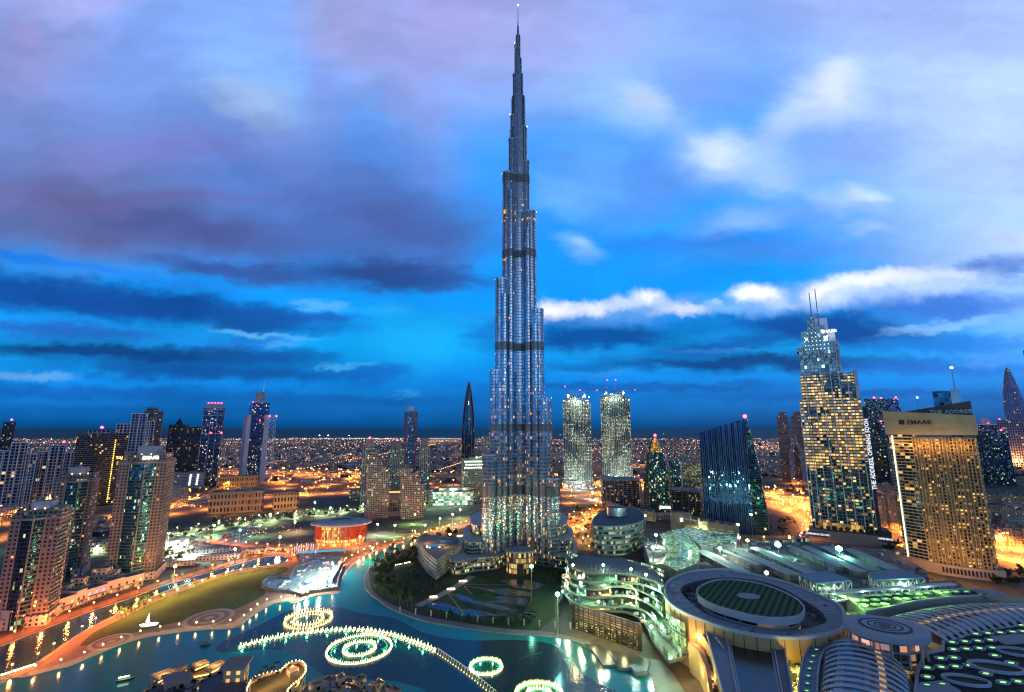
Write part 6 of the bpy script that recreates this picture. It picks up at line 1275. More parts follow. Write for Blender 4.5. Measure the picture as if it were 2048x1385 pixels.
for i, (z, fr) in enumerate(lv):
    o = spline([G(*Z5(a, b_), z) for a, b_ in fr], 4)+[G(*Z5(a, b_), z) for a, b_ in back]
    ar = sum(o[j][0]*o[(j+1) % len(o)][1]-o[(j+1) % len(o)][0]*o[j][1] for j in range(len(o)))
    if ar < 0: o = o[::-1]
    MB().slab(o, z-1.0, z).build('floor_slab', flm if i < 5 else plain('dark_pergola', (.12, .13, .13), .7), te)
    fl = spline([G(*Z5(a, b_), z) for a, b_ in fr], 4); q = MB(); q.quadstrip([(x, y, z) for x, y in fl], [(x, y, z+1.2) for x, y in fl]); q.quadstrip([(x, y, z+1.2) for x, y in fl][::-1], [(x, y, z) for x, y in fl][::-1]); q.build('balustrade', plain('balustrade_white', (.36, .40, .34), .6), te)
    if i < 5:
        zt = lv[i+1][0]-1; inn = spline([G(*Z5(a, b_-52-8*i), z) for a, b_ in lv[min(i+1, 5)][1]], 4); q = MB(); q.quadstrip([(x, y, z) for x, y in inn], [(x, y, zt) for x, y in inn]); q.build('glazed_front', glz, te)
        for j, p in enumerate(fl[3::4]): MB().bar((p[0]+1.0, p[1]+2.5, z), (p[0]+1.0, p[1]+2.5, zt), .35, .35, 6).build('column', CONC, te) if j % 2 else None
        for j in range(5):
            p = fl[int((j+.5)/5*len(fl))]; lamp(te, (p[0], p[1]+5, zt-1.2), 11000, [(.35, 1, .55), (1, .62, .2), (.5, 1, .7), (.3, 1, .5), (.9, 1, .5)][(j+2*i) % 5], .6)
rz_ = random.Random(6)
for i, (z, fr) in enumerate(lv[:5]):
    fl = spline([G(*Z5(a, b_), z) for a, b_ in fr], 6)
    for j in range(26):
        p_ = rz_.choice(fl); dx_, dy_ = rz_.uniform(-1, 3), rz_.uniform(2, 9)
        MB().box((p_[0]+dx_, p_[1]+dy_, 0), (rz_.uniform(.6, 5), rz_.uniform(.5, 2), rz_.uniform(.6, 3.6)), rz_.uniform(0, 1.5), 0, z0=z).build(rz_.choice(['scaffold_tower', 'material_pallet', 'site_cabin']), rz_.choice([CONC, plain('unit_dark', (.12, .12, .13)), plain('cont_rust', (.3, .1, .05)), WHITE, plain('galvanised', (.3, .32, .33))]), te)
    for j in range(0, len(fl)-1, 5): MB().box((fl[j][0]+.6, fl[j][1]+5, 0), (.5, 9, lv[i+1][0]-z-1), 0, 0, z0=z).build('partition_wall', plain('raw_block_wall', (.22, .23, .2), .9), te) if j % 2 else None
for i, (zx, zy, z) in enumerate([(215, 200, 40), (500, 200, 40), (760, 240, 40), (900, 290, 40), (75, 470, 14), (455, 545, 22), (1050, 785, 18), (950, 780, 14)]):
    x, y = G(*Z5(zx, zy), z+4); f = thing('floodlight_mast', 'blinding site floodlight on a thin mast among the wavy floors', 'floodlight', (x, y, z), 0, 'floodlights on the wavy floors'); MB().bar((0, 0, 0), (0, 0, 4), .2, .2, 5).build('mast', STEEL, f)
    c_ = (.6, 1, .8) if i not in (0, 5) else (1, .8, .35); q = MB(); q.lathe((0, 0, 4), [(.2, 0), (1.1, .7), (1.1, 1.6), (.2, 2.2)], 8); q.build('lamp_head', glow('flood_head_%d' % (i in (0, 5)), c_, 20), f); lamp(f, (0, 0, 7.5), 12000, c_, .6)
# roof pergola beams
q = MB()
fr = spline([G(*Z5(a, b_), 41) for a, b_ in lv[5][1]], 6)
for j, p in enumerate(fr): q.bar((p[0], p[1], 41.5), (p[0]+8, p[1]+26, 44), .3, .3, 4)
q.build('roof_trusses', DARKM, te)
# gridded screen
sc_ = thing('gridded_screen', 'tall dark gridded screen facing the lake, its lower half glowing yellow', 'screen wall')
A = G(1147, 1256); B = G(1280, 1302); hgt = ZAT(1208, A[1]); n = hypot(B[0]-A[0], B[1]-A[1]); ang = atan2(B[1]-A[1], B[0]-A[0]); sc_.location = (*A, 0); sc_.rotation_euler = (0, 0, ang)
MB().box((n/2, 1.5, 0), (n, 1.5, hgt*.5), 0, 0, z0=hgt*.5).build('bronze_panels', facade('bronze_screen', fh=2.6, bw=6.0, wx=(.04, .96), wy=(.1, .92), frame=(.05, .03, .03), glass=(.34, .22, .17), metal=0, grough=.7, lit=0, jit=0), sc_)
MB().box((n/2, 1.6, 0), (n, 1.5, hgt*.5), 0, 0, z0=0).build('lit_glazing', facade('yellow_screen_glass', fh=1.3, bw=2.0, wx=(.1, .9), wy=(.15, .9), frame=(.05, .05, .03), glass=(.1, .1, .05), metal=.2, lit=.72, cols=((1, .72, .18), (.7, .95, .4)), st=1.2, clump=.08, jit=0), sc_)
q = MB()
for i in range(13): q.box((n*i/12, .2, 0), (.7 if i % 12 else 3.4, .8, hgt), 0, 0, z0=0)
for i in range(11): q.box((n/2, .1, 0), (n, .5, .45), 0, 0, z0=hgt*i/10.5)
q.build('dark_grid', plain('dark_bronze', (.05, .025, .018), .5), sc_)
for i in range(4): lamp(sc_, (n*(.2+.22*i), -9, 12), 4500, (1, .85, .35), 1.5)
# stepped quay platforms at the water
qp = thing('quay_steps', 'zigzag dark platforms stepping into the lake below the gridded screen', 'platform')
for pts, z in (([(1164, 1288), (1185, 1300), (1207, 1330), (1234, 1329), (1215, 1300), (1200, 1290)], 1.6), ([(1215, 1300), (1234, 1329), (1239, 1335), (1264, 1335), (1262, 1308)], 2.2), ([(1262, 1308), (1264, 1335), (1271, 1344), (1294, 1342), (1300, 1318)], 2.8)):
    roofpoly('platform', pts, z, plain('wet_slate', (.07, .08, .06), .25, var=.4), qp)
pl = MB(); o = GL([(1300, 1318), (1296, 1342), (1308, 1360), (1318, 1400), (1322, 1440), (1390, 1440), (1370, 1385), (1345, 1345), (1320, 1320)]); o2_ = o[::-1]
triangulated('quay_paving', o, .07, plain('green_grey_paving', (.2, .24, .2), .6))
for u, v in ((1318, 1350), (1335, 1380)): x, y = G(u, v, 5); lamp(qp, (x, y, 8), 2500, (.7, 1, .6), 1)
# ------------------------------------------------------------------ glass atrium of the mall extension
at = thing('glass_atrium', 'curved gridded glass atrium roof glowing yellow-green behind the wavy floors', 'glass roof')
Lf = GL([(1318, 1066), (1330, 1082), (1335, 1098), (1328, 1112), (1300, 1126)], 30); Rt = GL([(1372, 1066), (1388, 1080), (1397, 1102), (1392, 1122), (1354, 1137)], 30)
Lf = spline(Lf, 5); Rt = spline(Rt, 5); q = MB(); n = 10
F_ATR = facade('atrium_glass', fh=3, bw=3, wx=(.05, .95), wy=(.05, .95), frame=(.05, .07, .05), glass=(.15, .35, .2), metal=.2, grough=.2, lit=.9, cols=((.4, .9, .35), (.75, .9, .3)), st=.9, clump=.03, jit=0)
d_ = 0
for a in range(len(Lf)-1):
    l = hypot(Lf[a+1][0]-Lf[a][0], Lf[a+1][1]-Lf[a][1])+1
    for j in range(n):
        f = lambda i_, j_: (Lf[i_][0]+(Rt[i_][0]-Lf[i_][0])*j_/n, Lf[i_][1]+(Rt[i_][1]-Lf[i_][1])*j_/n, 28+3.2*sin(pi*j_/n))
        q.face([f(a, j), f(a, j+1), f(a+1, j+1), f(a+1, j)], 0, [(j*6, d_), (j*6+6, d_), (j*6+6, d_+l), (j*6, d_+l)])
    d_ += l
q.build('atrium_roof', F_ATR, at)
roofpoly('atrium_strip', [(1332, 1062), (1372, 1056), (1478, 1068), (1470, 1088), (1402, 1092), (1378, 1072)], 28, F_ATR, at)
roofpoly('atrium_base', [(1300, 1130), (1328, 1116), (1334, 1096), (1318, 1064), (1375, 1064), (1400, 1100), (1396, 1126), (1356, 1141)], 27, CONC, at)
for u, v in ((1310, 1075), (1308, 1112), (1385, 1085), (1408, 1098), (1440, 1095), (1450, 1090)): x, y = G(u, v, 34); lamp(at, (x, y, 42), 14000, (.65, 1, .7), 1)
# ------------------------------------------------------------------ long shed roofs of the extension
base_o = GL([(1285, 1080), (1300, 1065), (1480, 1085), (1640, 1085), (1780, 1100), (1850, 1140), (1860, 1165), (1700, 1185), (1640, 1165), (1560, 1140), (1480, 1135), (1400, 1130), (1300, 1125)], 20)
ex_ = thing('mall_extension_deck', 'cluttered construction deck of the mall extension, lit by cold floodlights', 'construction deck')
MB().prism(base_o[::-1] if sum(base_o[i][0]*base_o[(i+1) % len(base_o)][1]-base_o[(i+1) % len(base_o)][0]*base_o[i][1] for i in range(len(base_o))) < 0 else base_o, 0, 20, 0, 1).build('deck', [CONC, plain('site_deck', (.16, .17, .16), .8, var=.5, scale=.12)], ex_)
sheds = [((1404, 1100), (1488, 1142), 16, 'broad grey shed roof nearest the glass atrium'), ((1478, 1100), (1590, 1147), 15, 'long grey shed roof, second from the glass atrium'), ((1512, 1094), (1626, 1145), 15, 'long grey shed roof, third from the glass atrium'),
         ((1580, 1090), (1683, 1131), 9, 'narrow shed roof beside an open trench of the extension'), ((1612, 1092), (1722, 1140), 14, 'long grey shed roof left of the brighter floodlight'), ((1650, 1092), (1748, 1138), 14, 'grey shed roof right of the brighter floodlight'), ((1700, 1097), (1790, 1137), 15, 'grey shed roof running toward the foot of the gold hotel'), ((1430, 1092), (1520, 1128), 7, 'thin pale shed roof between two broad ones')]
for (p, q_, wd, lb) in sheds:
    A = G(*p, 27); B = G(*q_, 27); s = thing('shed_roof', lb, 'shed roof', (*A, 0), atan2(B[1]-A[1], B[0]-A[0]), 'long shed roofs of the extension'); Ln = hypot(B[0]-A[0], B[1]-A[1])
    q = MB(); q.face([(0, -wd/2, 26), (Ln, -wd/2, 26), (Ln, 0, 27.6), (0, 0, 27.6)]).face([(0, 0, 27.6), (Ln, 0, 27.6), (Ln, wd/2, 26), (0, wd/2, 26)]).face([(0, -wd/2, 25.6), (Ln, -wd/2, 25.6), (Ln, -wd/2, 26), (0, -wd/2, 26)]).face([(Ln, -wd/2, 25.6), (Ln, wd/2, 25.6), (Ln, wd/2, 26), (Ln, 0, 27.6), (Ln, -wd/2, 26)])
    q.build('roof_sheet', plain('shed_blue_grey', (.34, .40, .42), .6, var=.1, scale=.05), s); MB().box((Ln/2, 0, 0), (Ln, wd*.8, 5.4), 0, 0, z0=20).build('shed_body', plain('shed_side', (.25, .25, .22)), s)
    q = MB()
    for i in range(int(Ln/9)): q.box((4+9*i, -wd/2, 0), (.5, .5, 5.6), 0, 0, z0=20)
    q.build('colonnade', STEEL, s)
def bluebox(pts, label):
    s = thing('canopy_hall', label, 'canopy', group='blue canopy halls'); o = GL(pts, 33); o = o if sum(o[i][0]*o[(i+1) % 4][1]-o[(i+1) % 4][0]*o[i][1] for i in range(4)) > 0 else o[::-1]
    MB().slab(o, 31.5, 33).build('canopy_roof', plain('canopy_blue', (.15, .30, .42), .6, var=.05), s)
    q = MB()
    for i in range(4):
        a, b_ = Vector(o[i]), Vector(o[(i+1) % 4]); n = max(2, int((b_-a).length/8))
        for j in range(n):
            p = a+(b_-a)*j/n; p2 = a+(b_-a)*(j+1)/n; q.bar((*p, 20), (*p, 31.5), .35, .35, 4).bar((*p, 20), (*p2, 31.5), .2, .2, 4).bar((*p2, 20), (*p, 31.5), .2, .2, 4)
    q.build('truss_frame', WHITE, s); MB().prism(offset(o, -6), 20, 27, 0, 0).build('inner_block', facade('canopy_inner', fh=3.5, bw=3, frame=(.3, .3, .28), glass=(.1, .12, .1), lit=.5, cols=((.6, 1, .7), (1, .9, .6)), st=1.5), s)
    c_ = sum((Vector(p) for p in o), Vector((0, 0)))/4; lamp(s, (c_.x, c_.y-14, 28), 12000, (.6, 1, .8), 1)
bluebox([(1598, 1148), (1656, 1141), (1702, 1160), (1632, 1166)], 'blue flat canopy on white trusses, behind the crescent roof')
bluebox([(1736, 1145), (1800, 1136), (1849, 1155), (1748, 1159)], 'blue flat canopy on white trusses, nearer the gold hotel')
br_ = thing('covered_walkway', 'long white covered walkway in front of the blue canopies', 'walkway'); wl = GL([(1660, 1184), (1760, 1176), (1907, 1166)], 28)
A_, B_ = ribbon(wl, 5, 28); MB().quadstrip(B_, A_).quadstrip([(x, y, 26.5) for x, y, _ in B_], B_).build('walkway_roof', WHITE, br_); q = MB()
for x, y, a in along(wl, 7): q.bar((x, y, 18), (x, y, 27), .3, .3, 5)
q.build('posts', STEEL, br_); A_, B_ = ribbon(wl, 5.6, 21); MB().quadstrip(B_, A_).quadstrip([(x, y, 19.8) for x, y, _ in B_], B_).build('walkway_floor', WHITE, br_)
for x, y, a in along(wl, 34): lamp(br_, (x, y-4, 25), 3000, (.5, 1, .85), .6)
roofpoly('deck', [(1640, 1180), (1700, 1175), (1905, 1160), (1935, 1178), (1690, 1197), (1660, 1195)], 19, plain('site_deck', (.16, .17, .16)), ex_)
for u, v, c_, pw, lab in ((1556, 1093, (.35, 1, .75), 38000, 0), (1678, 1101, (.25, 1, .7), 42000, 0), (1495, 1082, (.8, 1, .75), 18000, 0), (1478, 1076, (.9, 1, .8), 14000, 0), (1312, 1071, (.8, 1, .8), 36000, 0), (1306, 1096, (1, 1, .75), 24000, 0), (1440, 1098, (1, .95, .8), 22000, 0), (1476, 1050, (.8, 1, .85), 9000, 0), (1533, 1147, (1, .9, .7), 12000, 0), (1290, 1032, (.7, 1, .7), 16000, 0), (1502, 1030, (.6, 1, .8), 5000, 0), (1063, 1134, (.25, 1, .55), 5000, 0), (1115, 1190, (.3, 1, .85), 9000, 0)):
    x, y = G(u, v, 34); f = thing('floodlight_mast', 'cold green-white floodlight on a tall mast over the mall extension', 'floodlight', (x, y), 0, 'floodlights over the extension'); MB().bar((0, 0, 0), (0, 0, 33), .35, .25, 6).build('mast', STEEL, f); R_ = 3.2 if pw > 37000 else 1.7
    q = MB(); q.lathe((0, 0, 33), [(.3, 0), (R_, R_*.6), (R_, R_*1.4), (.3, R_*1.9)], 8); q.build('lamp_head', glow('flood_%.2f' % c_[0], c_, 26), f); lamp(f, (0, 0, 32.5), pw*1.6, c_, 1, spot=radians(168))
plant_on(ex_, base_o, 20, 90, 21, 7, 4, name='site_container')
# pedestrian bridge and sky deck near the loop road
wb = thing('covered_footbridge', 'dark covered footbridge crossing the curved road left of the stepped hotel', 'footbridge'); wl = GL([(1500, 1086), (1560, 1084), (1618, 1080)], 10); A_, B_ = ribbon(wl, 7, 14)
MB().quadstrip(B_, A_).build('bridge_roof', DARKM, wb); MB().quadstrip([(x, y, 7) for x, y, _ in B_], B_).build('bridge_side', facade('bridge_glass', fh=7, bw=4, wx=(.1, .9), wy=(.3, .9), frame=(.1, .12, .1), glass=(.1, .15, .12), lit=.8, cols=((.5, 1, .6), (.9, .9, .5)), st=1), wb)
for x, y, a in along(wl, 28): MB().bar((x, y, 0), (x, y, 8), .9, .9, 6).build('pier', CONC, wb)
# ------------------------------------------------------------------ lamps
def proto_lamp(name, label, cat, group, h, power, col, r, st, arm=0, key=None, real=True, lh=None):
    t = thing(name, label, cat, (0, 0, 0), 0, group); q = MB(); q.bar((0, 0, 0), (0, 0, h), .16*max(1, h/8), .1*max(1, h/8), 6)
    if arm: q.bar((0, 0, h-.3), (arm, 0, h+.3), .1, .1, 5).bar((0, 0, h-.3), (-arm, 0, h+.3), .1, .1, 5)
    q.build('lamp_post', plain('lamp_post_grey', (.2, .2, .2), .6, .4), t)
    for s in ((-1, 1) if arm else (0,)):
        MB().lathe((s*arm, 0, h+.1), [(.1, 0), (r, r*.6), (r, r*1.2), (.1, r*1.8)], 8).build('lamp_head', glow(key or name+'_glow', col, st), t)
    if real and h < 6: lamp(t, (0, 0, h+1.4), power*.8, col, .6, spec=.9)
    elif real: lamp(t, (0, 0, h-.6), power, col, .8, spot=radians(170))      # full cut-off head: throws its light on the road, not on the towers
    return t
NL = [0]
def lamps_along(proto, line, step, start=0, side=0, first=[None], keep=lambda x, y: True, label=None, group=None, rz=0):
    n = 0
    ln = par(line, side) if side else line
    for x, y, a in along(ln, step, start):
        if not keep(x, y): continue
        # outside the view cone
        if abs(x) > y*1.16+40 or y < 250: continue
        d = dup(proto, (x, y, 0), a+pi/2+rz, label, group); n += 1; NL[0] += 1
    return n
HWL = proto_lamp('highway_lamp', 'double-armed orange street lamp in the middle of the wide highway', 'street lamp', 'orange highway lamps', 20, 300000, SOD, 1.1, 34, 3)
STL = proto_lamp('street_lamp', 'orange street lamp at the side of a road', 'street lamp', 'orange roadside lamps', 15, 220000, SOD, 1.0, 34)
BVL = proto_lamp('boulevard_lamp', 'greenish white lamp along the tree-lined boulevard', 'street lamp', 'greenish boulevard lamps', 9, 42000, (.75, 1, .5), .6, 34)
PRL = proto_lamp('promenade_lamp', 'small orange lamp on the canal promenade', 'lamp', 'orange promenade lamps', 5, 24000, (1, .23, .035), .6, 45)
QYL = proto_lamp('quay_lamp', 'small warm lamp on a post at the lake edge', 'lamp', 'warm quay lamps', 4.2, 1500, (1, .62, .2), .5, 45)
inview = lambda x, y: y > 300
lamps_along(HWL, szr, 62, 10)
for sd_, st_ in ((62, 84), (-62, 84)): lamps_along(STL, szr, st_, 5, sd_, label='orange street lamp beside the frontage road of the highway', group='frontage road lamps')
lamps_along(STL, sr2, 52, 8, 0, label='orange street lamp on the highway branch passing the gold hotel', group='lamps of the highway branch')
for ln, s_, w_, wh in ((fcr, 52, 18, 'the wide road left of the opera house'), (fcr2, 60, 13, 'the orange road behind the left towers'), (rrd, 40, 10, 'the loop road left of the stepped hotel'), (crd, 46, 11, 'the road right of the great tower')): lamps_along(STL, ln, s_, 5, w_, label='orange street lamp beside '+wh, group='lamps of '+wh)
for nm_, poly_, n_, d_ in (('the orange lots left of the opera house', [(335, 955), (480, 962), (720, 948), (720, 1002), (600, 1010), (420, 1030), (335, 1035)], 52, 34), ('the interchange below the arched twin tower', [(1530, 960), (1630, 958), (1640, 1030), (1560, 1020)], 9, 34), ('the lots behind the left towers', [(-60, 985), (230, 990), (230, 1020), (60, 1050), (-60, 1060)], 26, 36), ('the lots right of the gold hotel', [(1985, 1080), (2060, 1075), (2080, 1150), (1995, 1120)], 5, 30), ('the gardens behind the great tower', [(1120, 965), (1290, 960), (1290, 1000), (1180, 1010), (1120, 1010)], 20, 30), ('the plain between highway and loft towers', [(560, 945), (720, 940), (920, 945), (930, 965), (860, 985), (560, 985)], 22, 44)):
    rr_ = random.Random(len(nm_)); pl_ = GL(poly_); got = []
    while len(got) < n_ and len(rr_.__dict__) < 5 and rr_.random() > .0004:
        p_ = (rr_.uniform(min(q[0] for q in pl_), max(q[0] for q in pl_)), rr_.uniform(min(q[1] for q in pl_), max(q[1] for q in pl_)))
        if inside(p_, pl_) and all(hypot(p_[0]-g_[0], p_[1]-g_[1]) > d_ for g_ in got): got.append(p_); dup(STL, (*p_, 0), 0, 'orange street lamp in '+nm_, 'lamps in '+nm_)
lamps_along(BVL, bvd, 34, 3, 13); lamps_along(BVL, bvd, 44, 12, -13)
lamps_along(PRL, bvd2, 16, 3, 9, label='small orange lamp beside the curving boulevard left of the great tower', group='lamps on the curving boulevard')
lamps_along(PRL, north_prom, 22, 8, -5); lamps_along(PRL, cause, 17, 3, 4.4, label='small orange lamp on the causeway between canal and lake', group='causeway lamps')
lawnl = GL([(238, 1240), (300, 1212), (376, 1182), (444, 1157), (513, 1142), (545, 1136)])
LWL = proto_lamp('lawn_lamp', 'lamp', 'lamp', 'amber lawn lamps', 5, 36000, (1, .62, .10), .75, 50)
lamps_along(LWL, lawnl, 15.5, 2, 0, label='bright amber lamp at the lawn edge, throwing yellow light on the grass', group='amber lawn lamps')
qln = par(nsw[8:80], -3.2) if par(nsw[8:80], -3.2)[10][1] < nsw[18][1] else par(nsw[8:80], 3.2)
qln = spline(GL([(60, 1347), (121, 1333), (166, 1318), (201, 1303), (234, 1289), (269, 1277), (302, 1268), (337, 1262), (370, 1258), (400, 1256), (456, 1252), (485, 1243), (515, 1218), (545, 1205), (587, 1202), (630, 1189), (672, 1180)]), 3)
lamps_along(QYL, qln, 13.5, 2)
lamps_along(PRL, GL([(412, 1083), (470, 1090), (530, 1096), (590, 1100), (625, 1102)]), 20, 2, label='small orange lamp on the raised plaza road left of the opera house', group='plaza road lamps')
for p in (HWL, STL, BVL, PRL, QYL, LWL): p.location = (0, -900, 0)
for o in [o for o in COL.objects if o.parent is None and o.location.y == -900]:
    for c in list(kids(o)): bpy.data.objects.remove(c)
    KIDS.pop(o.name, None); bpy.data.objects.remove(o)
# raised plaza road with lit parapet
pr_ = road('raised_road', GL([(405, 1086), (470, 1092), (530, 1098), (590, 1103), (640, 1108)]), 10, 1.2, pave, kerb=False, mark=False)
# ------------------------------------------------------------------ vehicles
def car_proto(col, nm):
    t = thing('parked_car', 'car', 'car', (0, -900, 0)); q = MB()
    pf = [(-2.2, .35), (-2.2, .9), (-1.4, 1.0), (-.9, 1.45), (.6, 1.45), (1.2, 1.0), (2.2, .85), (2.2, .35)]
    A = [(x, -.85, z) for x, z in pf]; B = [(x, .85, z) for x, z in pf]; q.quadstrip(A, B, 0, False, True); q.face(A[::-1]); q.face(B); q.build('body', plain('car_paint_'+nm, col, .3, .2, var=.02), t)
    q = MB()
    for x in (-1.35, 1.35):
        for y in (-.85, .85): MB().bar((x, y-.1, .33), (x, y+.1, .33), .33, .33, 8).build('wheel', DARKM, t)
    for y in (-.6, .6): MB().box((2.22, y, .7), (.1, .4, .25)).build('headlight', glow('car_headlight', (1, .9, .7), 40), t); MB().box((-2.22, y, .75), (.1, .4, .2)).build('tail_light', glow('car_taillight', (1, .03, .01), 20), t)
    return t
CP = [car_proto(c, n) for c, n in (((.6, .6, .6), 'white'), ((.05, .05, .06), 'black'), ((.3, .3, .32), 'silver'), ((.3, .03, .02), 'red'))]
rc = random.Random(11)
def traffic(line, w, n, lbl, grp, y0=0, xr=(-1300, 9e9)):
    pts = along(line, 7); pts = [p for p in pts if abs(p[0]) < p[1]*1.12 and p[0] > xr[0]]
    for _ in range(n):
        x, y, a = rc.choice(pts); o = rc.uniform(-.44, .44)*w; o = round(o/3.5)*3.5+1.5; p = (x-sin(a)*o, y+cos(a)*o, .1)
        dup(rc.choice(CP), p, a+(pi if o > 0 else 0), lbl, grp).name = 'car'
traffic(szr, 58, 90, 'car driving on the wide orange highway', 'cars on the highway'); traffic(fcr, 30, 22, 'car on the orange road left of the opera house', 'cars on the crossing road')
traffic(sr2, 40, 40, 'car on the highway branch passing the gold hotel', 'cars on the highway branch'); traffic(bvd, 20, 26, 'car on the greenish lit boulevard', 'cars on the boulevard'); traffic(bvd2, 13, 16, 'car on the curving boulevard left of the great tower', 'cars on the curving boulevard'); traffic(rrd, 14, 14, 'car on the loop road left of the stepped hotel', 'cars on the loop road'); traffic(crd, 16, 10, 'car on the road right of the great tower', 'cars on the road right of the tower')
# ------------------------------------------------------------------ trees
def leafy(name, r, h, n, seed, m, trunk=.3):
    t = thing(name, 'tree', 'tree', (0, -900, 0)); rr = random.Random(seed); q = MB()
    q.bar((0, 0, 0), (0, 0, h*.45), trunk, trunk*.6, 6); 
    for i in range(4): a = i*1.6+rr.random(); q.bar((0, 0, h*.38), (cos(a)*r*.5, sin(a)*r*.5, h*.62), trunk*.45, trunk*.15, 5)
    q.build('trunk', plain('bark', (.09, .06, .04), .95), t)
    q = MB(); cl = [(rr.gauss(0, .38)*r, rr.gauss(0, .38)*r, h*.66+rr.gauss(0, .16)*h, rr.uniform(.3, .5)*r) for _ in range(9)]
    for _ in range(n):
        cx_, cy_, cz_, cr_ = rr.choice(cl); d = Vector((rr.gauss(0, 1), rr.gauss(0, 1), rr.gauss(0, .8))).normalized()*cr_*rr.uniform(.6, 1.05); p = Vector((cx_, cy_, cz_))+d
        a = Vector((rr.gauss(0, 1), rr.gauss(0, 1), rr.gauss(0, 1))).normalized(); b_ = a.orthogonal().normalized(); s = rr.uniform(.35, .8)*r*.2
        q.face([p-a*s, p+b_*s, p+a*s, p-b_*s], 0)
    q.build('crown', m, t); return t
LV = plain('tree_leaves', (.045, .07, .02), .9, var=.5, scale=.3, col2=(.10, .12, .03)); LVP = plain('palm_leaves', (.06, .085, .03), .9, var=.4, scale=.3)
LT_ = [leafy('broadleaf_tree', 4.2, 8, 420, 1, LV), leafy('broadleaf_tree', 3.4, 6.5, 360, 2, LV), leafy('broadleaf_tree', 5, 9, 460, 3, LV)]
def palm(h, seed):
    t = thing('palm_tree', 'palm', 'palm', (0, -900, 0)); rr = random.Random(seed); q = MB(); q.bar((0, 0, 0), (.2, 0, h*.5), .32, .24, 7).bar((.2, 0, h*.5), (.3, .1, h), .24, .2, 7); q.build('trunk', plain('palm_bark', (.16, .11, .07), .95), t); q = MB()
    for i in range(22):
        a = i*2.4; up = rr.uniform(-.2, .95); L_ = rr.uniform(2.6, 3.4); pr2 = None
        for j in range(6):
            f = j/5; w_ = .55*(1-abs(f-.4)*1.3); z = h+L_*(up*f-(.75+.4*rr.random())*f*f); x = .3+cos(a)*L_*f*(1-.15*f); y = .1+sin(a)*L_*f*(1-.15*f); nx, ny = -sin(a)*w_, cos(a)*w_
            c_ = ((x+nx, y+ny, z-.25*w_), (x, y, z+.15), (x-nx, y-ny, z-.25*w_))
            if pr2: q.face([pr2[0], pr2[1], c_[1], c_[0]]).face([pr2[1], pr2[2], c_[2], c_[1]])
            pr2 = c_
    q.build('crown', LVP, t); return t
PM = [palm(8, 1), palm(9.5, 2), palm(7, 3)]
rt = random.Random(21)
def plant(protos, pts, lbl, grp, z=0, s=(.8, 1.25), nm=None):
    for p in pts: dup(rt.choice(protos), (p[0], p[1], z), rt.uniform(0, 6.28), lbl, grp, rt.uniform(*s))
def scatter(poly, n, dmin):
    xs = [p[0] for p in poly]; ys = [p[1] for p in poly]; out = []; g = 0
    while len(out) < n and g < n*60:
        g += 1; p = (rt.uniform(min(xs), max(xs)), rt.uniform(min(ys), max(ys)))
        if inside(p, poly) and all(hypot(p[0]-q_[0], p[1]-q_[1]) > dmin for q_ in out): out.append(p)
    return out
plant(LT_, scatter(GL([(744, 1136), (760, 1112), (800, 1100), (832, 1092), (838, 1130), (800, 1140), (770, 1160), (758, 1178), (748, 1165)]), 32, 6), 'dark broad tree in the grove left of the pointed pool wing', 'grove left of the pool wing')
plant(LT_, scatter(GL([(820, 1090), (860, 1070), (930, 1062), (960, 1068), (955, 1085), (900, 1095), (850, 1094)]), 24, 7), 'dark tree in the amber-lit garden behind the pool wing', 'garden behind the pool wing')
plant(PM, [p[:2] for p in along(spline(GL([(745, 1168), (755, 1186), (785, 1203), (815, 1216), (840, 1225)]), 4), 6.5)], 'palm in the row along the curved lake promenade', 'promenade palms')
plant(PM, scatter(GL([(760, 1175), (800, 1165), (835, 1170), (840, 1195), (810, 1205), (780, 1192)]), 14, 6), 'palm in the small garden beside the curved promenade', 'garden palms')
plant(LT_, scatter(GL([(985, 1230), (1060, 1215), (1075, 1245), (1030, 1255), (1000, 1248)]), 16, 5), 'low dark tree at the lake end of the terraced pools', 'trees by the terraced pools', s=(.5, .8))
plant(LT_, scatter(GL([(1080, 1150), (1130, 1140), (1130, 1165), (1100, 1172)]), 10, 5), 'tree in the green-lit garden right of the entrance pavilion', 'green-lit garden trees', s=(.6, .9))
plant(LT_+PM, scatter(GL([(1125, 1085), (1120, 1050), (1150, 1020), (1200, 1020), (1215, 1045), (1190, 1060), (1188, 1100), (1160, 1110)]), 34, 8), 'tree in the orange-lit gardens between the great tower and the banded office', 'orange-lit garden trees')
plant(LT_, scatter(GL([(752, 1190), (765, 1165), (830, 1150), (880, 1170), (860, 1200), (830, 1212), (790, 1200)]), 28, 6), 'dark tree between the curved promenade and the diagonal path', 'trees by the diagonal path', s=(.6, 1))
plant(LT_, scatter(GL([(840, 1228), (900, 1241), (980, 1252), (1060, 1255), (1070, 1244), (960, 1240), (880, 1226)]), 26, 5), 'low dark shrub-like tree along the lake wall of the tower park', 'trees along the lake wall', s=(.35, .6))
plant(PM, [p[:2] for p in along(spline(GL([(320, 1172), (420, 1142), (520, 1114), (580, 1106)]), 4), 13)], 'palm along the canal bank above the pond', 'canal bank palms', s=(.8, 1))
plant(PM, [p[:2] for p in along(par(bvd, 17), 19)], 'palm beside the greenish boulevard', 'boulevard palms', s=(.9, 1.2)); plant(LT_, [p[:2] for p in along(par(bvd, -18), 22)], 'round tree beside the greenish boulevard', 'boulevard trees', s=(.7, 1))
plant(PM, [p[:2] for p in along(par(north_prom, -3), 24, 12)], 'palm on the canal promenade below the quay houses', 'canal palms', s=(.8, 1)); plant(PM, [G(235, 1237), G(243, 1232), G(252, 1233), G(268, 1222), G(262, 1226), G(282, 1213), G(290, 1210), G(275, 1217)], 'palm at the tip of the long lawn by the canal', 'lawn tip palms')
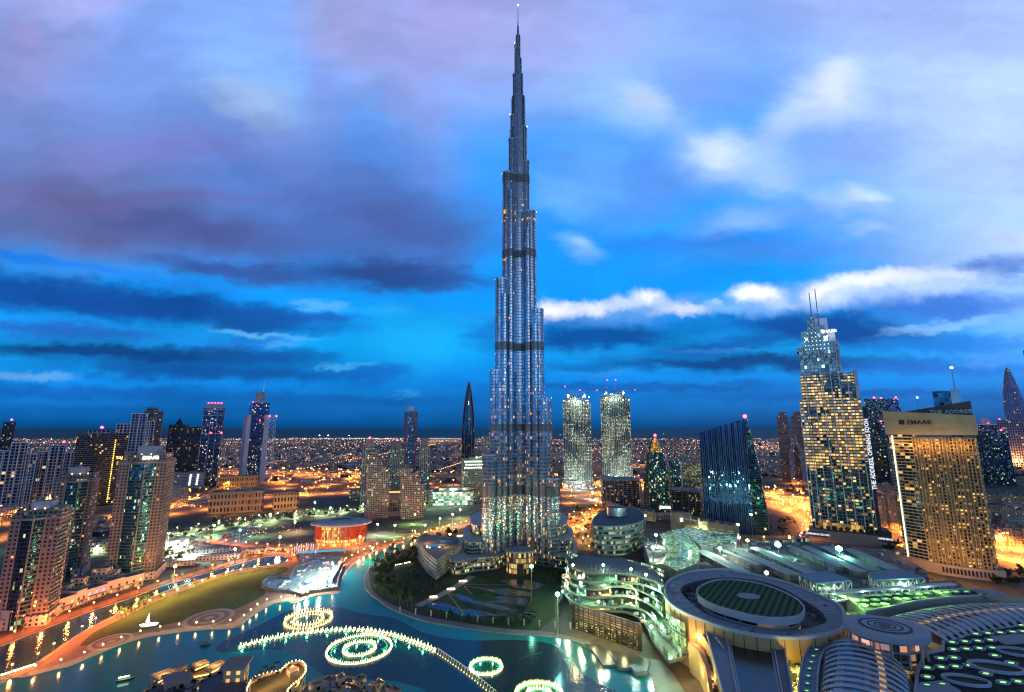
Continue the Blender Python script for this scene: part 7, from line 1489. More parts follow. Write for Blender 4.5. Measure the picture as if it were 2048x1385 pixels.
plant(PM, [p[:2] for p in along(spline(lawnl, 3), 19, 9)], 'palm between the lawn lamps and the canal', 'lawn edge palms', s=(.6, .8))
plant(LT_, scatter(GL([(100, 1215), (120, 1185), (165, 1165), (225, 1150), (230, 1165), (160, 1185), (130, 1215)]), 20, 7), 'dark tree between the left residence towers', 'trees between the residence towers')
plant(LT_, scatter(GL([(315, 1130), (330, 1100), (360, 1095), (395, 1118), (340, 1140)]), 14, 6), 'dark tree right of the residence tower with the white sign', 'trees right of the signed residence tower')
plant(LT_, scatter(GL([(1560, 1040), (1540, 1060), (1545, 1080), (1590, 1075), (1592, 1045), (1575, 1035)]), 20, 7), 'dark tree inside the loop road', 'loop road trees', s=(.6, .9))
plant(LT_, scatter(GL([(1950, 1158), (1985, 1145), (2048, 1150), (2060, 1172), (1990, 1172)]), 16, 7), 'dark tree below the gold hotel at the right edge', 'trees at the right edge')
plant(LT_, scatter(GL([(1730, 1092), (1770, 1080), (1800, 1090), (1790, 1110)]), 12, 6), 'tree between the stepped hotel and the gold hotel', 'trees between the hotels')
plant(LT_, scatter(GL([(1550, 985), (1600, 968), (1640, 975), (1620, 990)]), 10, 12), 'roadside tree by the highway below the arched twin tower', 'trees by the arched twin tower')
for nm_, poly_, n_ in (('the lot behind the boulevard trees', [(440, 1036), (620, 1018), (640, 1024), (460, 1046)], 34), ('the lot left of the opera house', [(470, 1062), (600, 1048), (610, 1060), (480, 1078)], 26), ('the orange lots by the wide beige block', [(345, 1000), (410, 990), (412, 1015), (350, 1025)], 24), ('the yard by the canal sheds', [(440, 1100), (520, 1098), (540, 1106), (450, 1116)], 18), ('the mall deck beside the long sheds', [(1600, 1110), (1640, 1110), (1660, 1125), (1620, 1130)], 0)):
    for x, y in scatter(GL(poly_), n_, 4.5): dup(rc.choice(CP), (x, y, .1), .3+rc.choice([0, pi/2, pi]), 'small car parked in '+nm_, 'cars parked in '+nm_).name = 'car'
plant(LT_, scatter(GL([(330, 1056), (420, 1044), (520, 1034), (620, 1024), (700, 1016), (700, 1024), (620, 1036), (500, 1052), (340, 1070)]), 14, 14), 'street tree in the green strip below the wide beige block', 'green strip trees', s=(.7, 1.1))
for p in CP+LT_+PM:
    for c in list(kids(p)): bpy.data.objects.remove(c)
    bpy.data.objects.remove(p)
# ------------------------------------------------------------------ suburbs to the coast
rs = random.Random(3); VM = [plain('villa_%d' % i, c, .85) for i, c in enumerate([(.36, .30, .26), (.30, .25, .24), (.42, .38, .34), (.26, .21, .18), (.34, .25, .2)])]
def villa(i):
    t = thing('villa', 'villa', 'house', (0, -900, 0)); w_, d_, h_ = rs.uniform(16, 26), rs.uniform(14, 22), rs.uniform(6, 10)
    MB().prism(rect(w_, d_), 0, h_, 0, 1).build('wall', [facade('villa_wall_%d' % i, fh=3.5, bw=3.6, wx=(.3, .7), wy=(.25, .75), frame=[(.36, .30, .26), (.30, .25, .24), (.42, .38, .34), (.26, .21, .18), (.34, .25, .2)][i % 5], lit=.08, cols=((1, .5, .15), (1, .8, .5)), st=2), VM[i % 5]], t)
    MB().prism(rect(w_*.5, d_*.45, w_*rs.uniform(-.2, .2), 0), h_, h_+3, 0, 0).build('roof_room', VM[(i+1) % 5], t); MB().ring(offset(rect(w_, d_), .2), rect(w_-.8, d_-.8), h_, h_+.9).build('parapet', VM[i % 5], t); return t
VP = [villa(i) for i in range(6)]
SZ = [p for p in szr]
def beyond(x, y):
    for a, b_ in zip(SZ, SZ[1:]):
        if a[0] <= x < b_[0]: return y > a[1]+(b_[1]-a[1])*(x-a[0])/(b_[0]-a[0])+130
    return x < SZ[0][0] or (x > 740)
n = 0; row = 1800
cells = []
while row < COAST-120:
    st = 42 if row < 3400 else 60; x = -row*1.15
    while x < row*1.15:
        jx, jy = x+rs.uniform(-9, 9), row+rs.uniform(-10, 10)
        if (int(x//190)+int(row//150)*3) % 7 != 0 and beyond(jx, jy) and rs.random() < .8 and abs(jx+830) > 30: cells.append((jx, jy))
        x += st
    row += st*(1 if int(row/ st) % 3 else 1.5)
def hidden(x, y): return BX(958, 900)/BY < x/y < BX(1120, 900)/BY
near = sorted([c for c in cells if not hidden(*c)], key=lambda c: c[1])[:290]; nset = set(near)
for x, y in near: dup(VP[rs.randrange(6)], (x, y, 0), rs.choice([0, pi/2])+.15, 'low pale villa in the first rows of the suburb beyond the highway', 'villas beyond the highway')
for p in VP:
    for c in list(kids(p)): bpy.data.objects.remove(c)
    bpy.data.objects.remove(p)
q = MB(); tr = MB(); l1 = [MB(), MB(), MB()]
FV = facade('far_house_wall', fh=3.5, bw=4, wx=(.25, .75), wy=(.2, .8), frame=(.36, .3, .27), lit=.07, cols=((1, .5, .15), (1, .85, .6)), st=2.5)
for x, y in cells:
    if (x, y) in nset: continue
    w_, d_, h_ = rs.uniform(14, 34), rs.uniform(12, 30), rs.uniform(6, 12) if rs.random() < .93 else rs.uniform(14, 34); q.prism(rotpts(rect(w_, d_), rs.choice([.1, .15, .6]), (x, y)), 0, h_, 0, rs.randrange(1, 6))
q.build('distant_houses', [FV]+VM, kind='stuff')
for i in range(7000):
    y = 1750+(rs.random()**1.3)*(COAST-1900); x = rs.uniform(-1.15, 1.15)*y
    if not beyond(x, y-60): continue
    s = rs.uniform(4, 9)*(1 if y < 4000 else 1.6); h_ = rs.uniform(4, 10)
    for _ in range(3): a, b_, c = x+rs.uniform(-s, s), y+rs.uniform(-s, s), rs.uniform(.4, .8)*s; tr.prism(ell(c, c, 5, a, b_), 0, h_*rs.uniform(.6, 1), 0, 0, out2=ell(c*.5, c*.4, 5, a, b_))
tr.build('distant_trees', plain('distant_foliage', (.025, .035, .018), .95, var=.5, scale=.02), kind='stuff')
def dot(mb, x, y, z, r): mb.quadstrip([(x-r, y, z), (x, y-r, z), (x+r, y, z), (x, y+r, z)], [(x, y, z+r)]*4, 0, False, True); mb.quadstrip([(x, y, z-r)]*4, [(x-r, y, z), (x, y-r, z), (x+r, y, z), (x, y+r, z)], 0, False, True)
for i in range(9000):
    y = 1900+(rs.random()**.85)*(COAST-1950); x = rs.uniform(-1.15, 1.15)*y
    cl_ = sin(x/310+1.3*sin(y/520))+sin(y/270+1.7*sin(x/640))+rs.gauss(0, .5)
    if not beyond(x, y) or cl_ < .05: continue
    k_ = 0 if rs.random() < .62 else (1 if rs.random() < .75 else 2); dot(l1[k_], x, y, rs.uniform(8, 12), (.35+y/6500)*rs.uniform(.5, 1.5))
# strings of lamps on far avenues
for i in range(26):
    y0 = 2300+i*205+rs.uniform(-60, 60); sl = rs.uniform(-.05, .05); x0 = rs.uniform(-1.1, .6)*y0; L_ = rs.uniform(.3, .9)*y0
    for j in range(int(L_/42)): dot(l1[0 if i % 4 else 1], x0+j*42, y0+sl*j*42, 10, (.5+y0/5600)*rs.uniform(.7, 1.1))
for ln in (xr1, xr2, xr3):
    for x, y, a in along(ln, 34): dot(l1[0], x+16, y, 11, .8+y/5000)
for i in range(150): dot(l1[1], -3500+i*18+rs.uniform(-9, 9), COAST-60, 14, rs.uniform(1.2, 2.6))
for mb, c_, nm, st in ((l1[0], (1, .42, .12), 'amber', 13), (l1[1], (.95, 1, .85), 'white', 13), (l1[2], (1, .45, .75), 'pink', 13)): mb.build('distant_street_lights', glow('far_light_'+nm, c_, st), kind='stuff')
# district glow: real high-mast lamps among the houses
hm = thing('high_mast_lamp', 'tall orange mast lamp among the villas', 'mast lamp', (0, -900, 0), 0, 'mast lamps in the suburb'); MB().bar((0, 0, 0), (0, 0, 28), .5, .3, 5).build('mast', DARKM, hm); MB().lathe((0, 0, 28), [(.5, 0), (2, .8), (2, 1.6), (.3, 2.4)], 8).build('lamp_head', glow('mast_amber', (1, .45, .14), 18), hm); lamp(hm, (0, 0, 33), 380000, (1, .40, .12), 3)
for i in range(64):
    y = 1950+(rs.random()**.8)*4600; x = rs.uniform(-1.08, 1.08)*y
    if beyond(x, y): dup(hm, (x, y, 0), 0)
for p in (hm,):
    for c in list(kids(p)): bpy.data.objects.remove(c)
    bpy.data.objects.remove(p)
# breakwater with two bright lamps out at sea
MB().slab([(-1700, COAST+500), (-900, COAST+420), (-880, COAST+470), (-1700, COAST+560)], -1, 3).build('breakwater', plain('breakwater_rock', (.1, .09, .08)), kind='structure')
for x, y, r in ((-3300, COAST+600, 9), (-3150, COAST+600, 9), (-2760, COAST+500, 7)): f = thing('harbour_lamp', 'blazing white harbour light on the coast left of centre', 'harbour light', (x, y, 0), 0, 'harbour lights'); MB().bar((0, 0, 0), (0, 0, 40), 2, 1.5, 6).build('mast', DARKM, f); MB().lathe((0, 0, 40), [(1, 0), (r, r*.6), (r, r*1.2), (1, r*1.8)], 10).build('lamp_head', glow('harbour_glow', (1, .95, .75), 8), f)
for i, x in enumerate((-2100, 1150, 2350, 4100, 5800)):
    y = COAST+2500+i*900; s = thing('cargo_ship', 'tiny ship with lights far out on the dark sea', 'ship', (x, y, 0), 0, 'ships on the horizon'); MB().prism([(-60, 0), (-50, -8), (60, -8), (75, 0), (60, 8), (-50, 8)], 0, 10, 0, 0).build('hull', plain('hull_grey', (.2, .2, .22)), s); MB().box((-40, 0, 0), (18, 12, 16), 0, 0, z0=10).build('bridge_house', glow('ship_light', (.7, .85, 1), .8), s)
# ------------------------------------------------------------------ blocks between the boulevard and the highway
mid = [('apartment_block', 1140, 945, 928, 60, 'cream block beyond the highway, between the great tower and the unfinished towers', 0), ('apartment_block', 1200, 950, 925, 40, 'pale block between the feet of the unfinished twin towers', 0), ('apartment_block', 1400, 952, 912, 34, 'orange-lit block behind the pale green office block', 0),
       ('apartment_block', 1130, 968, 952, 40, 'low orange-lit block just right of the great tower', 0), ('apartment_block', 640, 965, 958, 70, 'low warehouse with a pale roof in the orange lots', 0), ('apartment_block', 400, 1005, 996, 40, 'long low shed in the orange lots beside the wide beige block', 0), ('apartment_block', 20, 1030, 1012, 80, 'lit low podium block under the leftmost white tower', 0),
       ('apartment_block', 1060, 950, 935, 50, 'low block behind the great tower', 0), ('apartment_block', 900, 960, 948, 60, 'long orange-lit parking block left of the bullet tower', 0), ('apartment_block', 345, 1000, 975, 40, 'brown low block under the dark twin-slab tower', 0), ('apartment_block', 410, 900, 885, 40, 'white block far off behind the navy tower', 0), ('apartment_block', 600, 935, 928, 50, 'flat shop row before the sheds', 0)]
for nm, u, v, vt, wp, lb, tn in mid:
    t, y, k = T(nm, lb, u, v, tn, 'scattered low blocks', 'building'); w = wp*k; H = ZAT(vt, y); MB().prism(rect(w, 34), 0, H, 0, 1).build('block_body', [F_OLD, ROOFG], t); roofkit(t, 0, 0, H, w*.8, 26, 6, int(u)); q = MB()
    for i in range(int(w/8)): q.box((-w/2+4+8*i, -17.5, 0), (.8, 1, H), 0, 0, z0=0)
    q.build('pilaster', BEIGE, t)
for gi, (poly_, n_, lb_, grp_) in enumerate([([(335, 958), (400, 950), (415, 1000), (345, 1030)], 9, 'low block in the orange lots right of the signed residence tower', 'low blocks right of the signed tower'), ([(540, 948), (715, 940), (715, 965), (545, 972)], 14, 'small block on the orange plain between the finned tower and the loft towers', 'low blocks on the orange plain'), ([(-40, 995), (230, 985), (232, 1010), (-40, 1050)], 16, 'low block behind the left residence towers', 'low blocks behind the left towers'), ([(860, 940), (920, 935), (925, 985), (870, 990)], 7, 'low block between the striped towers and the bullet tower', 'low blocks by the bullet tower'), ([(1120, 955), (1290, 940), (1290, 975), (1130, 985)], 14, 'low block around the feet of the unfinished twin towers', 'low blocks by the unfinished towers'), ([(1350, 935), (1410, 930), (1410, 965), (1350, 970)], 6, 'low block behind the low white-columned office', 'low blocks behind the columned office'), ([(1530, 935), (1640, 930), (1640, 955), (1530, 965)], 9, 'low block by the arched twin tower', 'low blocks by the arched tower'), ([(1990, 1020), (2080, 1015), (2090, 1065), (1990, 1070)], 9, 'dim low block at the right edge behind the orange road', 'low blocks at the right edge'), ([(60, 1070), (220, 1040), (225, 1100), (80, 1130)], 14, 'low house between the left residence towers and the orange road', 'low houses between the left towers')]):
    rb_ = random.Random(40+gi)
    for x, y in scatter(GL(poly_), n_, 24):
        if any(abs(x-q_[0]) < 34 and abs(y-q_[1]) < 34 for q_ in list(szr)+list(sr2)): continue
        t = thing('low_block', lb_, 'building', (x, y), rb_.choice([.1, .35, -.2]), grp_); w_, d_, h_ = rb_.uniform(14, 36), rb_.uniform(12, 24), rb_.uniform(5, 16)
        MB().prism(rect(w_, d_), 0, h_, 0, 1).build('block_body', [rb_.choice([F_OLD, F_LOFT, F_DARKB]), ROOFG], t); MB().ring(offset(rect(w_, d_), .3), rect(w_-.8, d_-.8), h_, h_+1).build('parapet', rb_.choice([BEIGE, CONC]), t); MB().box((w_*rb_.uniform(-.25, .25), 0, 0), (w_*.25, d_*.3, 2.6), 0, 0, z0=h_).build('roof_room', CONC, t)
# white-green worksite left of the opera with a skate-park-like heap
site = GL([(325, 1095), (360, 1075), (420, 1068), (470, 1060), (520, 1050), (515, 1065), (460, 1080), (420, 1095), (380, 1112), (340, 1112)])
triangulated('worksite_ground', site, .085, plain('pale_rubble', (.3, .3, .27), .95, var=.6, scale=.3))
rw = random.Random(8)
def clutter(poly, n, seed, cols, lbl, grp, smin=2, smax=7, hmax=4, nm='site_container', cat='container'):
    r = random.Random(seed)
    for p in scatter(poly, n, 3):
        t = thing(nm, lbl, cat, (p[0], p[1], .09), r.uniform(0, 3), grp); w_, d_, h_ = r.uniform(smin, smax), r.uniform(2, 3.2), r.uniform(1.8, hmax)
        MB().box((0, 0, 0), (w_, d_, h_), 0, 0, z0=0).build('container_body', r.choice(cols), t); q = MB()
        for i in range(int(w_/1.2)): q.box((-w_/2+.6+1.2*i, -d_/2-.06, 0), (.3, .12, h_*.9), 0, 0, z0=.05)
        q.build('corrugated_side', r.choice(cols), t)
cc = [plain('cont_white', (.6, .6, .58)), plain('cont_blue', (.05, .15, .35)), plain('cont_grey', (.25, .25, .25)), plain('cont_rust', (.3, .1, .05))]
clutter(site, 46, 1, cc, 'site container or stack on the white-lit lot left of the opera', 'containers on the white-lit lot')
for u, v, c_, pw in ((338, 1068, COOLW, 260000), (352, 1086, (1, .95, .85), 260000), (382, 1096, COOLW, 160000), (428, 1052, (.4, 1, .4), 40000), (480, 1062, (.3, .6, 1), 22000), (520, 1052, (.4, 1, .5), 26000), (630, 1006, (.4, 1, .2), 26000), (470, 1100, COOLW, 26000), (350, 1135, (.6, 1, .9), 20000), (745, 1098, (.9, 1, .8), 26000), (755, 1050, (.8, 1, .7), 60000), (880, 1038, (.55, 1, .25), 30000), (905, 1030, (.9, 1, .5), 40000), (958, 1028, (1, 1, .7), 16000), (850, 1052, (.2, .9, .5), 30000), (120, 1080, COOLW, 30000), (40, 1075, (.3, 1, .4), 12000), (150, 1078, COOLW, 30000), (1185, 985, (1, .95, .9), 90000), (590, 1045, (1, .75, .35), 40000), (560, 1076, (1, .8, .5), 30000), (790, 1052, (.7, 1, .35), 40000), (720, 1075, (1, .7, .35), 22000), (830, 1030, (.5, 1, .3), 40000), (920, 1020, (.8, 1, .4), 40000), (660, 1018, (.8, 1, .4), 40000), (540, 1030, (.7, 1, .4), 40000), (1165, 1060, (1, .6, .2), 26000), (1200, 1075, (1, .6, .2), 20000), (1400, 1048, (.7, 1, .6), 16000), (900, 1070, (1, .6, .2), 18000)):
    x, y = G(u, v, 16); f = thing('floodlight_mast', 'site floodlight on a mast in the lots around the opera and boulevard', 'floodlight', (x, y), 0, 'floodlights in the lots'); MB().bar((0, 0, 0), (0, 0, 16), .3, .2, 6).build('mast', STEEL, f)
    q = MB(); q.lathe((0, 0, 16), [(.2, 0), (1.3, .7), (1.3, 1.8), (.2, 2.5)], 8); q.build('lamp_head', glow('lot_flood_%.2f_%.2f' % c_[:2], c_, 55), f); lamp(f, (0, 0, 15.4), pw*1.7, c_, 1, spot=radians(165))
for i, (u, v, wp, lb) in enumerate([(430, 1118, 90, 'long low shed with a dark roof between canal and raised plaza road, lower'), (420, 1104, 70, 'long low shed with a dark roof between canal and raised plaza road, upper'), (360, 1130, 50, 'orange-lit low pavilion right of the signed residence tower'), (500, 1106, 60, 'white tent row beside the pond')]):
    t, y, k = T('site_shed', lb, u, v, -14, 'sheds by the canal', 'shed'); w = wp*k; MB().prism(rect(w, 12), 0, 6, 0, 1).build('shed_body', [F_OLD, ROOFG], t); q = MB(); q.prism(rect(w+2, 14), 6, 6.6, 0, 0); q.prism(rect(w*.2, 5, -w*.2, 0), 6.6, 8, 0, 0); q.build('shed_roof_sheet', plain('shed_sheet', (.28, .28, .27), .7), t)
# sunken works platform with white glare beside the lake
sk_ = thing('works_platform', 'white-lit excavated works platform walled in concrete, at the inlet of the lake', 'construction site')
so = GL([(592, 1114), (612, 1111), (690, 1118), (687, 1132), (676, 1168), (676, 1180), (645, 1184), (618, 1188), (604, 1194), (575, 1186), (545, 1184), (521, 1176), (524, 1166), (534, 1158), (558, 1156), (578, 1158), (585, 1140), (600, 1130)])
so = so if sum(so[i][0]*so[(i+1) % len(so)][1]-so[(i+1) % len(so)][0]*so[i][1] for i in range(len(so))) > 0 else so[::-1]
MB().face([(x, y, .12) for x, y in so]).build('site_floor', plain('wet_rubble', (.32, .36, .34), .5, var=.7, scale=.35), sk_); MB().ring(so, offset(so, -1), 0, 3.2).build('site_wall', plain('dark_hoarding', (.10, .12, .14), .7), sk_)
for i in range(90):
    p = scatter(offset(so, -4), 1, 1)
    if p: r_ = rw; q = MB(); q.box((p[0][0], p[0][1], 0), (r_.uniform(1, 9), r_.uniform(.5, 2.2), r_.uniform(.4, 2.4)), r_.choice([.9, .9, 1.1, -.5]), 0, z0=.12); q.build('formwork', rw.choice(cc+[CONC, WHITE]), sk_)
bx_ = GL([(660, 1168), (686, 1122)]); a = atan2(bx_[1][1]-bx_[0][1], bx_[1][0]-bx_[0][0]); ln_2 = hypot(bx_[1][1]-bx_[0][1], bx_[1][0]-bx_[0][0])
MB().box(((bx_[0][0]+bx_[1][0])/2, (bx_[0][1]+bx_[1][1])/2, 0), (ln_2, 5, 5), a, 0, z0=.1).build('long_hut', plain('hut_blue_grey', (.2, .24, .28)), sk_)
for u, v in ((665, 1130), (640, 1140), (668, 1136), (615, 1165), (600, 1172), (640, 1160)): x, y = G(u, v, 9); beacon(sk_, (x, y, 9), 1.0, glow('flood_white', (.75, 1, .95), 30), 'floodlight'); lamp(sk_, (x, y, 12), 42000, (.8, 1, .95), .8)
bb = GL([(592, 1113), (690, 1107)]); MB().bar((*bb[0], 5), (*bb[1], 5), 1.5, 1.5, 6).build('blue_hoarding', glow('blue_strip', (.12, .45, .8), .5), sk_)
for p in bb: MB().bar((*p, 0), (*p, 5), .4, .4, 5).build('hoarding_post', STEEL, sk_)
# ------------------------------------------------------------------ fountains
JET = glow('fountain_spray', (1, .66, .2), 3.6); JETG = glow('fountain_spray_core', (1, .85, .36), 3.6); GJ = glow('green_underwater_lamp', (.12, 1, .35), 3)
def jetm(h, r=.42, key=None):
    q = MB(); q.lathe((0, 0, 0), [(r*1.5, .05), (r*.8, h*.14), (r*.42, h*.45), (r*.22, h*.8), (.03, h)], 7); return q
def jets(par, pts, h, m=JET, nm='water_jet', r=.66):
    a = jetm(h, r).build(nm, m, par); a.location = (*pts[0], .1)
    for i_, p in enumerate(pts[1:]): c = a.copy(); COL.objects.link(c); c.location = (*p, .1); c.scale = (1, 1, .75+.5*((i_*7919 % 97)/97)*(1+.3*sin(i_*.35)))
def fring(u, v, rs_, label, green=True, h=3.2, inner=True):
    x, y = G(u, v); k = m_per_px(x, y); t = thing('fountain_ring', label, 'fountain', (x, y), 0, 'fountain rings')
    for (rp, n, hh) in rs_:
        r = rp*k; q = MB(); q.ring(ell(r+.35, r+.35, 40), ell(r-.35, r-.35, 40), 0, .22); q.build('nozzle_pipe', plain('nozzle_pipe_dark', (.04, .05, .05), .5), t)
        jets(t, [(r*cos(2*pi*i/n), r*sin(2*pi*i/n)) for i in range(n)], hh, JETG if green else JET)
        if green:
            for i in range(0, n, 2): 
                c = MB().lathe((r*.86*cos(2*pi*(i+.5)/n), r*.86*sin(2*pi*(i+.5)/n), .06), [(.35, 0), (.35, .12), (.1, .2)], 6); c.build('underwater_lamp', GJ, t)
        for i in range(6): a = 2*pi*i/6; lamp(t, (r*.8*cos(a), r*.8*sin(a), 1.6), 2600 if green else 1200, (.1, 1, .35) if green else (1, .6, .2), .5)
    return t
fring(617, 1240, [(44, 50, 3.6), (28, 30, 3.0)], 'golden double ring of fountain jets, upper left in the lake', green=False)
fring(719, 1298, [(62, 92, 2.2), (31, 44, 2.6)], 'largest double ring of fountain jets with green-lit water inside the glowing arc', True)
fring(972, 1334, [(32, 52, 2.2)], 'small ring of fountain jets with green water, right of the great arc', True)
fring(1078, 1392, [(48, 60, 2.6), (26, 26, 2.6)], 'ring of fountain jets cut by the lower edge of the view', True)
fa = thing('fountain_arc', 'long curved double row of glowing fountain jets sweeping across the lake', 'fountain')
arc_ = spline(GL([(482, 1293), (520, 1283), (560, 1274), (600, 1267), (640, 1263), (700, 1260), (750, 1264), (790, 1272), (830, 1286), (872, 1303)]), 8)
for s in (-1.4, 1.4):
    A, B = ribbon(par(arc_, s), .7, .25); MB().quadstrip(B, A).build('nozzle_pipe', plain('nozzle_pipe_dark', (.04, .05, .05)), fa)
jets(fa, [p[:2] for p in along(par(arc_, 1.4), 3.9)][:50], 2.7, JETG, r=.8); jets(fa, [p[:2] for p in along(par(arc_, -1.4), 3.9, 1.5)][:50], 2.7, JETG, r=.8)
for x, y, a in along(par(arc_, -3.2), 9): MB().lathe((x, y, .06), [(.5, 0), (.5, .12), (.1, .2)], 6).build('underwater_lamp', GJ, fa)
for x, y, a in along(par(arc_, -4.5), 16): lamp(fa, (x, y, 1.6), 6000, (.1, 1, .35), .5)
for x, y, a in along(par(arc_, 4), 26): lamp(fa, (x, y, 2), 1600, (1, .6, .2), .5)
fb = thing('fountain_hoops', 'line of thin water hoops over a lit pipe at the end of the glowing arc', 'fountain')
ar2 = spline(GL([(874, 1304), (905, 1325), (940, 1350), (975, 1378), (1000, 1400)]), 6); A, B = ribbon(ar2, 2.2, .4); MB().quadstrip(B, A).build('nozzle_pipe', plain('nozzle_pipe_mid', (.14, .12, .07), .5), fb)
for x, y, a in along(ar2, 3.6):
    q = MB(); pts = [(x-sin(a)*1.6*cos(f)+cos(a)*.3, y+cos(a)*1.6*cos(f), .3+2.6*sin(f)) for f in [pi*i/7 for i in range(8)]]
    for p, p2 in zip(pts, pts[1:]): q.bar(p, p2, .1, .1, 4, cap=False)
    q.build('water_hoop', glow('hoop_spray', (.95, .9, .6), 1.0), fb); MB().lathe((x+sin(a)*1.6, y-cos(a)*1.6, .2), [(.3, 0), (.3, .3), (.1, .4)], 6).build('pipe_lamp', glow('pipe_lamp', (1, .8, .2), 7), fb)
sb = thing('submerged_pipe', 'dark curved fountain pipe just under the water right of the small ring', 'pipe'); A, B = ribbon(spline(GL([(1004, 1400), (1006, 1370), (1018, 1340), (1040, 1318), (1085, 1304)]), 6), 3, .075); MB().quadstrip(B, A).build('pipe_run', plain('drowned_pipe', (.005, .02, .025), .3), sb); MB().bar((*G(1006, 1370), .1), (*G(1008, 1366), .1), .4, .4).build('pipe_flange', DARKM, sb)
# boats
for (u, v, a, lb) in ((251, 1361, .5, 'small boat with a glowing green-white deck light on the dark blue lake'), (412, 1291, .3, 'small dark boat near the left tip of the dark basin')):
    x, y = G(u, v); t = thing('boat', lb, 'boat', (x, y, .1), a); k = 5.5 if u < 300 else 4; q = MB(); o = [(-k, -1.2), (k*.5, -1.4), (k, 0), (k*.5, 1.4), (-k, 1.2)]; q.prism(offset(o, -.4), 0, 1.1, 0, 1, out2=o); q.build('hull', [plain('hull_wood', (.12, .07, .04)), plain('deck_wood', (.25, .16, .1))], t)
    MB().slab(rect(k*1.1, 1.8, -k*.2, 0), 2.4, 2.6).build('canopy', glow('boat_canopy', (.7, 1, .6), 4) if u < 300 else DARKM, t); q = MB(); [q.bar((sx_*k*.5-k*.2, sy_*.8, 1), (sx_*k*.5-k*.2, sy_*.8, 2.4), .06, .06, 4) for sx_ in (-1, 1) for sy_ in (-1, 1)]; q.build('canopy_post', STEEL, t)
# lit sail boat sculpture on the lawn
x, y = G(296, 1252); t = thing('dhow_sculpture', 'white glowing sail-boat sculpture standing on the dark lawn', 'sculpture', (x, y, .1), .3); GW = glow('fairy_white', (1, .97, .85), 2.2)
q = MB(); o = [(-7, 0), (-4, -2), (5, -2), (8, 0), (5, 2), (-4, 2)]; q.prism(offset(o, -1), 0, 1.8, 0, 0, out2=o); q.build('hull', GW, t); q = MB(); q.bar((.3, 0, 1.8), (.3, 0, 11), .25, .12); q.build('mast', WHITE, t)
q = MB(); pts = [(-.2, 0, 10.5), (-2.6, .8, 3), (1.2, -.3, 2.6)]; q.face(pts).face([(p[0], p[1]+.15, p[2]) for p in pts][::-1]); q.build('sail', GW, t)
# plazas with ring paving
for (u, v, r, lb) in ((418, 1236, 20, 'a'), (222, 1283, 14, 'b'), (578, 1150, 10, 'c')):
    x, y = G(u, v); 
    for i, s in enumerate((1, .8, .6, .4, .2)): sheet('paving', ell(r*s, r*s*1.15, 36, x, y), .08+.004*i, pave if i % 2 else plain('light_pink_paving', (.5, .33, .26), .8))
# bollard lights on the causeway rail
for i in range(17):
    x, y = G(2+i*4.1*1.0, 1356-i*1.35); t = thing('bollard_light', 'small lit bollard on the low rail of the causeway at the left edge', 'bollard', (x, y), 0, 'causeway bollards'); MB().bar((0, 0, 0), (0, 0, 1.6), .22, .18, 6).build('post', STEEL, t); MB().lathe((0, 0, 1.6), [(.1, 0), (.32, .2), (.32, .5), (.1, .8)], 6).build('lamp_head', glow('quay_lamp_glow', (1, .7, .3), 30), t)
for i in range(22):
    u = 762+i*3.6 if i < 18 else 760; v = 1140-i*.75
    if i < 18: x, y = G(u, v); t = thing('bollard_light', 'tiny white lamp on the curved rail of the dark grove', 'bollard', (x, y), 0, 'grove rail lamps'); MB().bar((0, 0, 0), (0, 0, 2), .15, .15, 5).build('post', STEEL, t); MB().lathe((0, 0, 2), [(.1, 0), (.35, .2), (.35, .5), (.1, .8)], 6).build('lamp_head', glow('tiny_white', (1, .85, .75), 30), t)
for (u, v, w_, lb) in ((926, 1164, 9, 'glowing white bench box nearest the great tower on the diagonal path'), (902, 1180, 8.5, 'glowing white bench box in the middle of the diagonal path'), (867, 1196, 7.5, 'glowing white bench box nearest the lake on the diagonal path')):
    x, y = G(u, v); t = thing('light_box', lb, 'light box', (x, y), .1); MB().box((0, 0, 0), (w_, 2.2, 1.2), 0, 0, z0=.5).build('glowing_panel', glow('warm_white_box', (1, .72, .5), 4.5), t); MB().box((0, 0, 0), (w_+.4, 2.6, .4), 0, 0, z0=.1).build('plinth', CONC, t); lamp(t, (0, 0, 4), 500, (1, .6, .4), .5)
# low wall piers on the tower promenade
for i in range(12):
    x, y = G(800+i*31, 1225+i*3.7-(0 if i < 6 else (i-6)*1.5)); t = thing('promenade_pier', 'pale stone pier on the promenade wall along the tower park', 'stone pier', (x, y), 0, 'stone piers of the promenade'); MB().box((0, 0, 0), (1.1, 1.1, 4.6), 0, 0, z0=0).build('shaft', plain('pier_stone', (.45, .42, .36)), t); MB().box((0, 0, 0), (1.6, 1.6, .5), 0, 0, z0=4.6).build('cap', plain('pier_stone', (.45, .42, .36)), t)
# amber garden lamps behind the pool wing and right of the tower
gq = thing('amber_garden_lamps', 'amber lamps among the dark trees left of the great tower', 'garden lighting')
r = random.Random(14)
for i in range(34):
    u, v = (r.uniform(812, 965), r.uniform(1058, 1098)) if i < 15 else (r.uniform(1122, 1215), r.uniform(1025, 1108)); x, y = G(u, v)
    t = thing('garden_lamp', 'amber garden lamp among the trees '+('left of the great tower' if i < 15 else 'between the great tower and the banded office'), 'lamp', (x, y), 0, 'amber garden lamps '+('left' if i < 15 else 'right')+' of the tower'); MB().bar((0, 0, 0), (0, 0, 3.6), .12, .1, 5).build('post', STEEL, t); MB().lathe((0, 0, 3.6), [(.1, 0), (.5, .3), (.5, .8), (.1, 1.2)], 6).build('lamp_head', glow('garden_amber', (1, .55, .15), 30), t); lamp(t, (0, 0, 6), 4200, (1, .5, .12), .6)
bpy.data.objects.remove(gq)
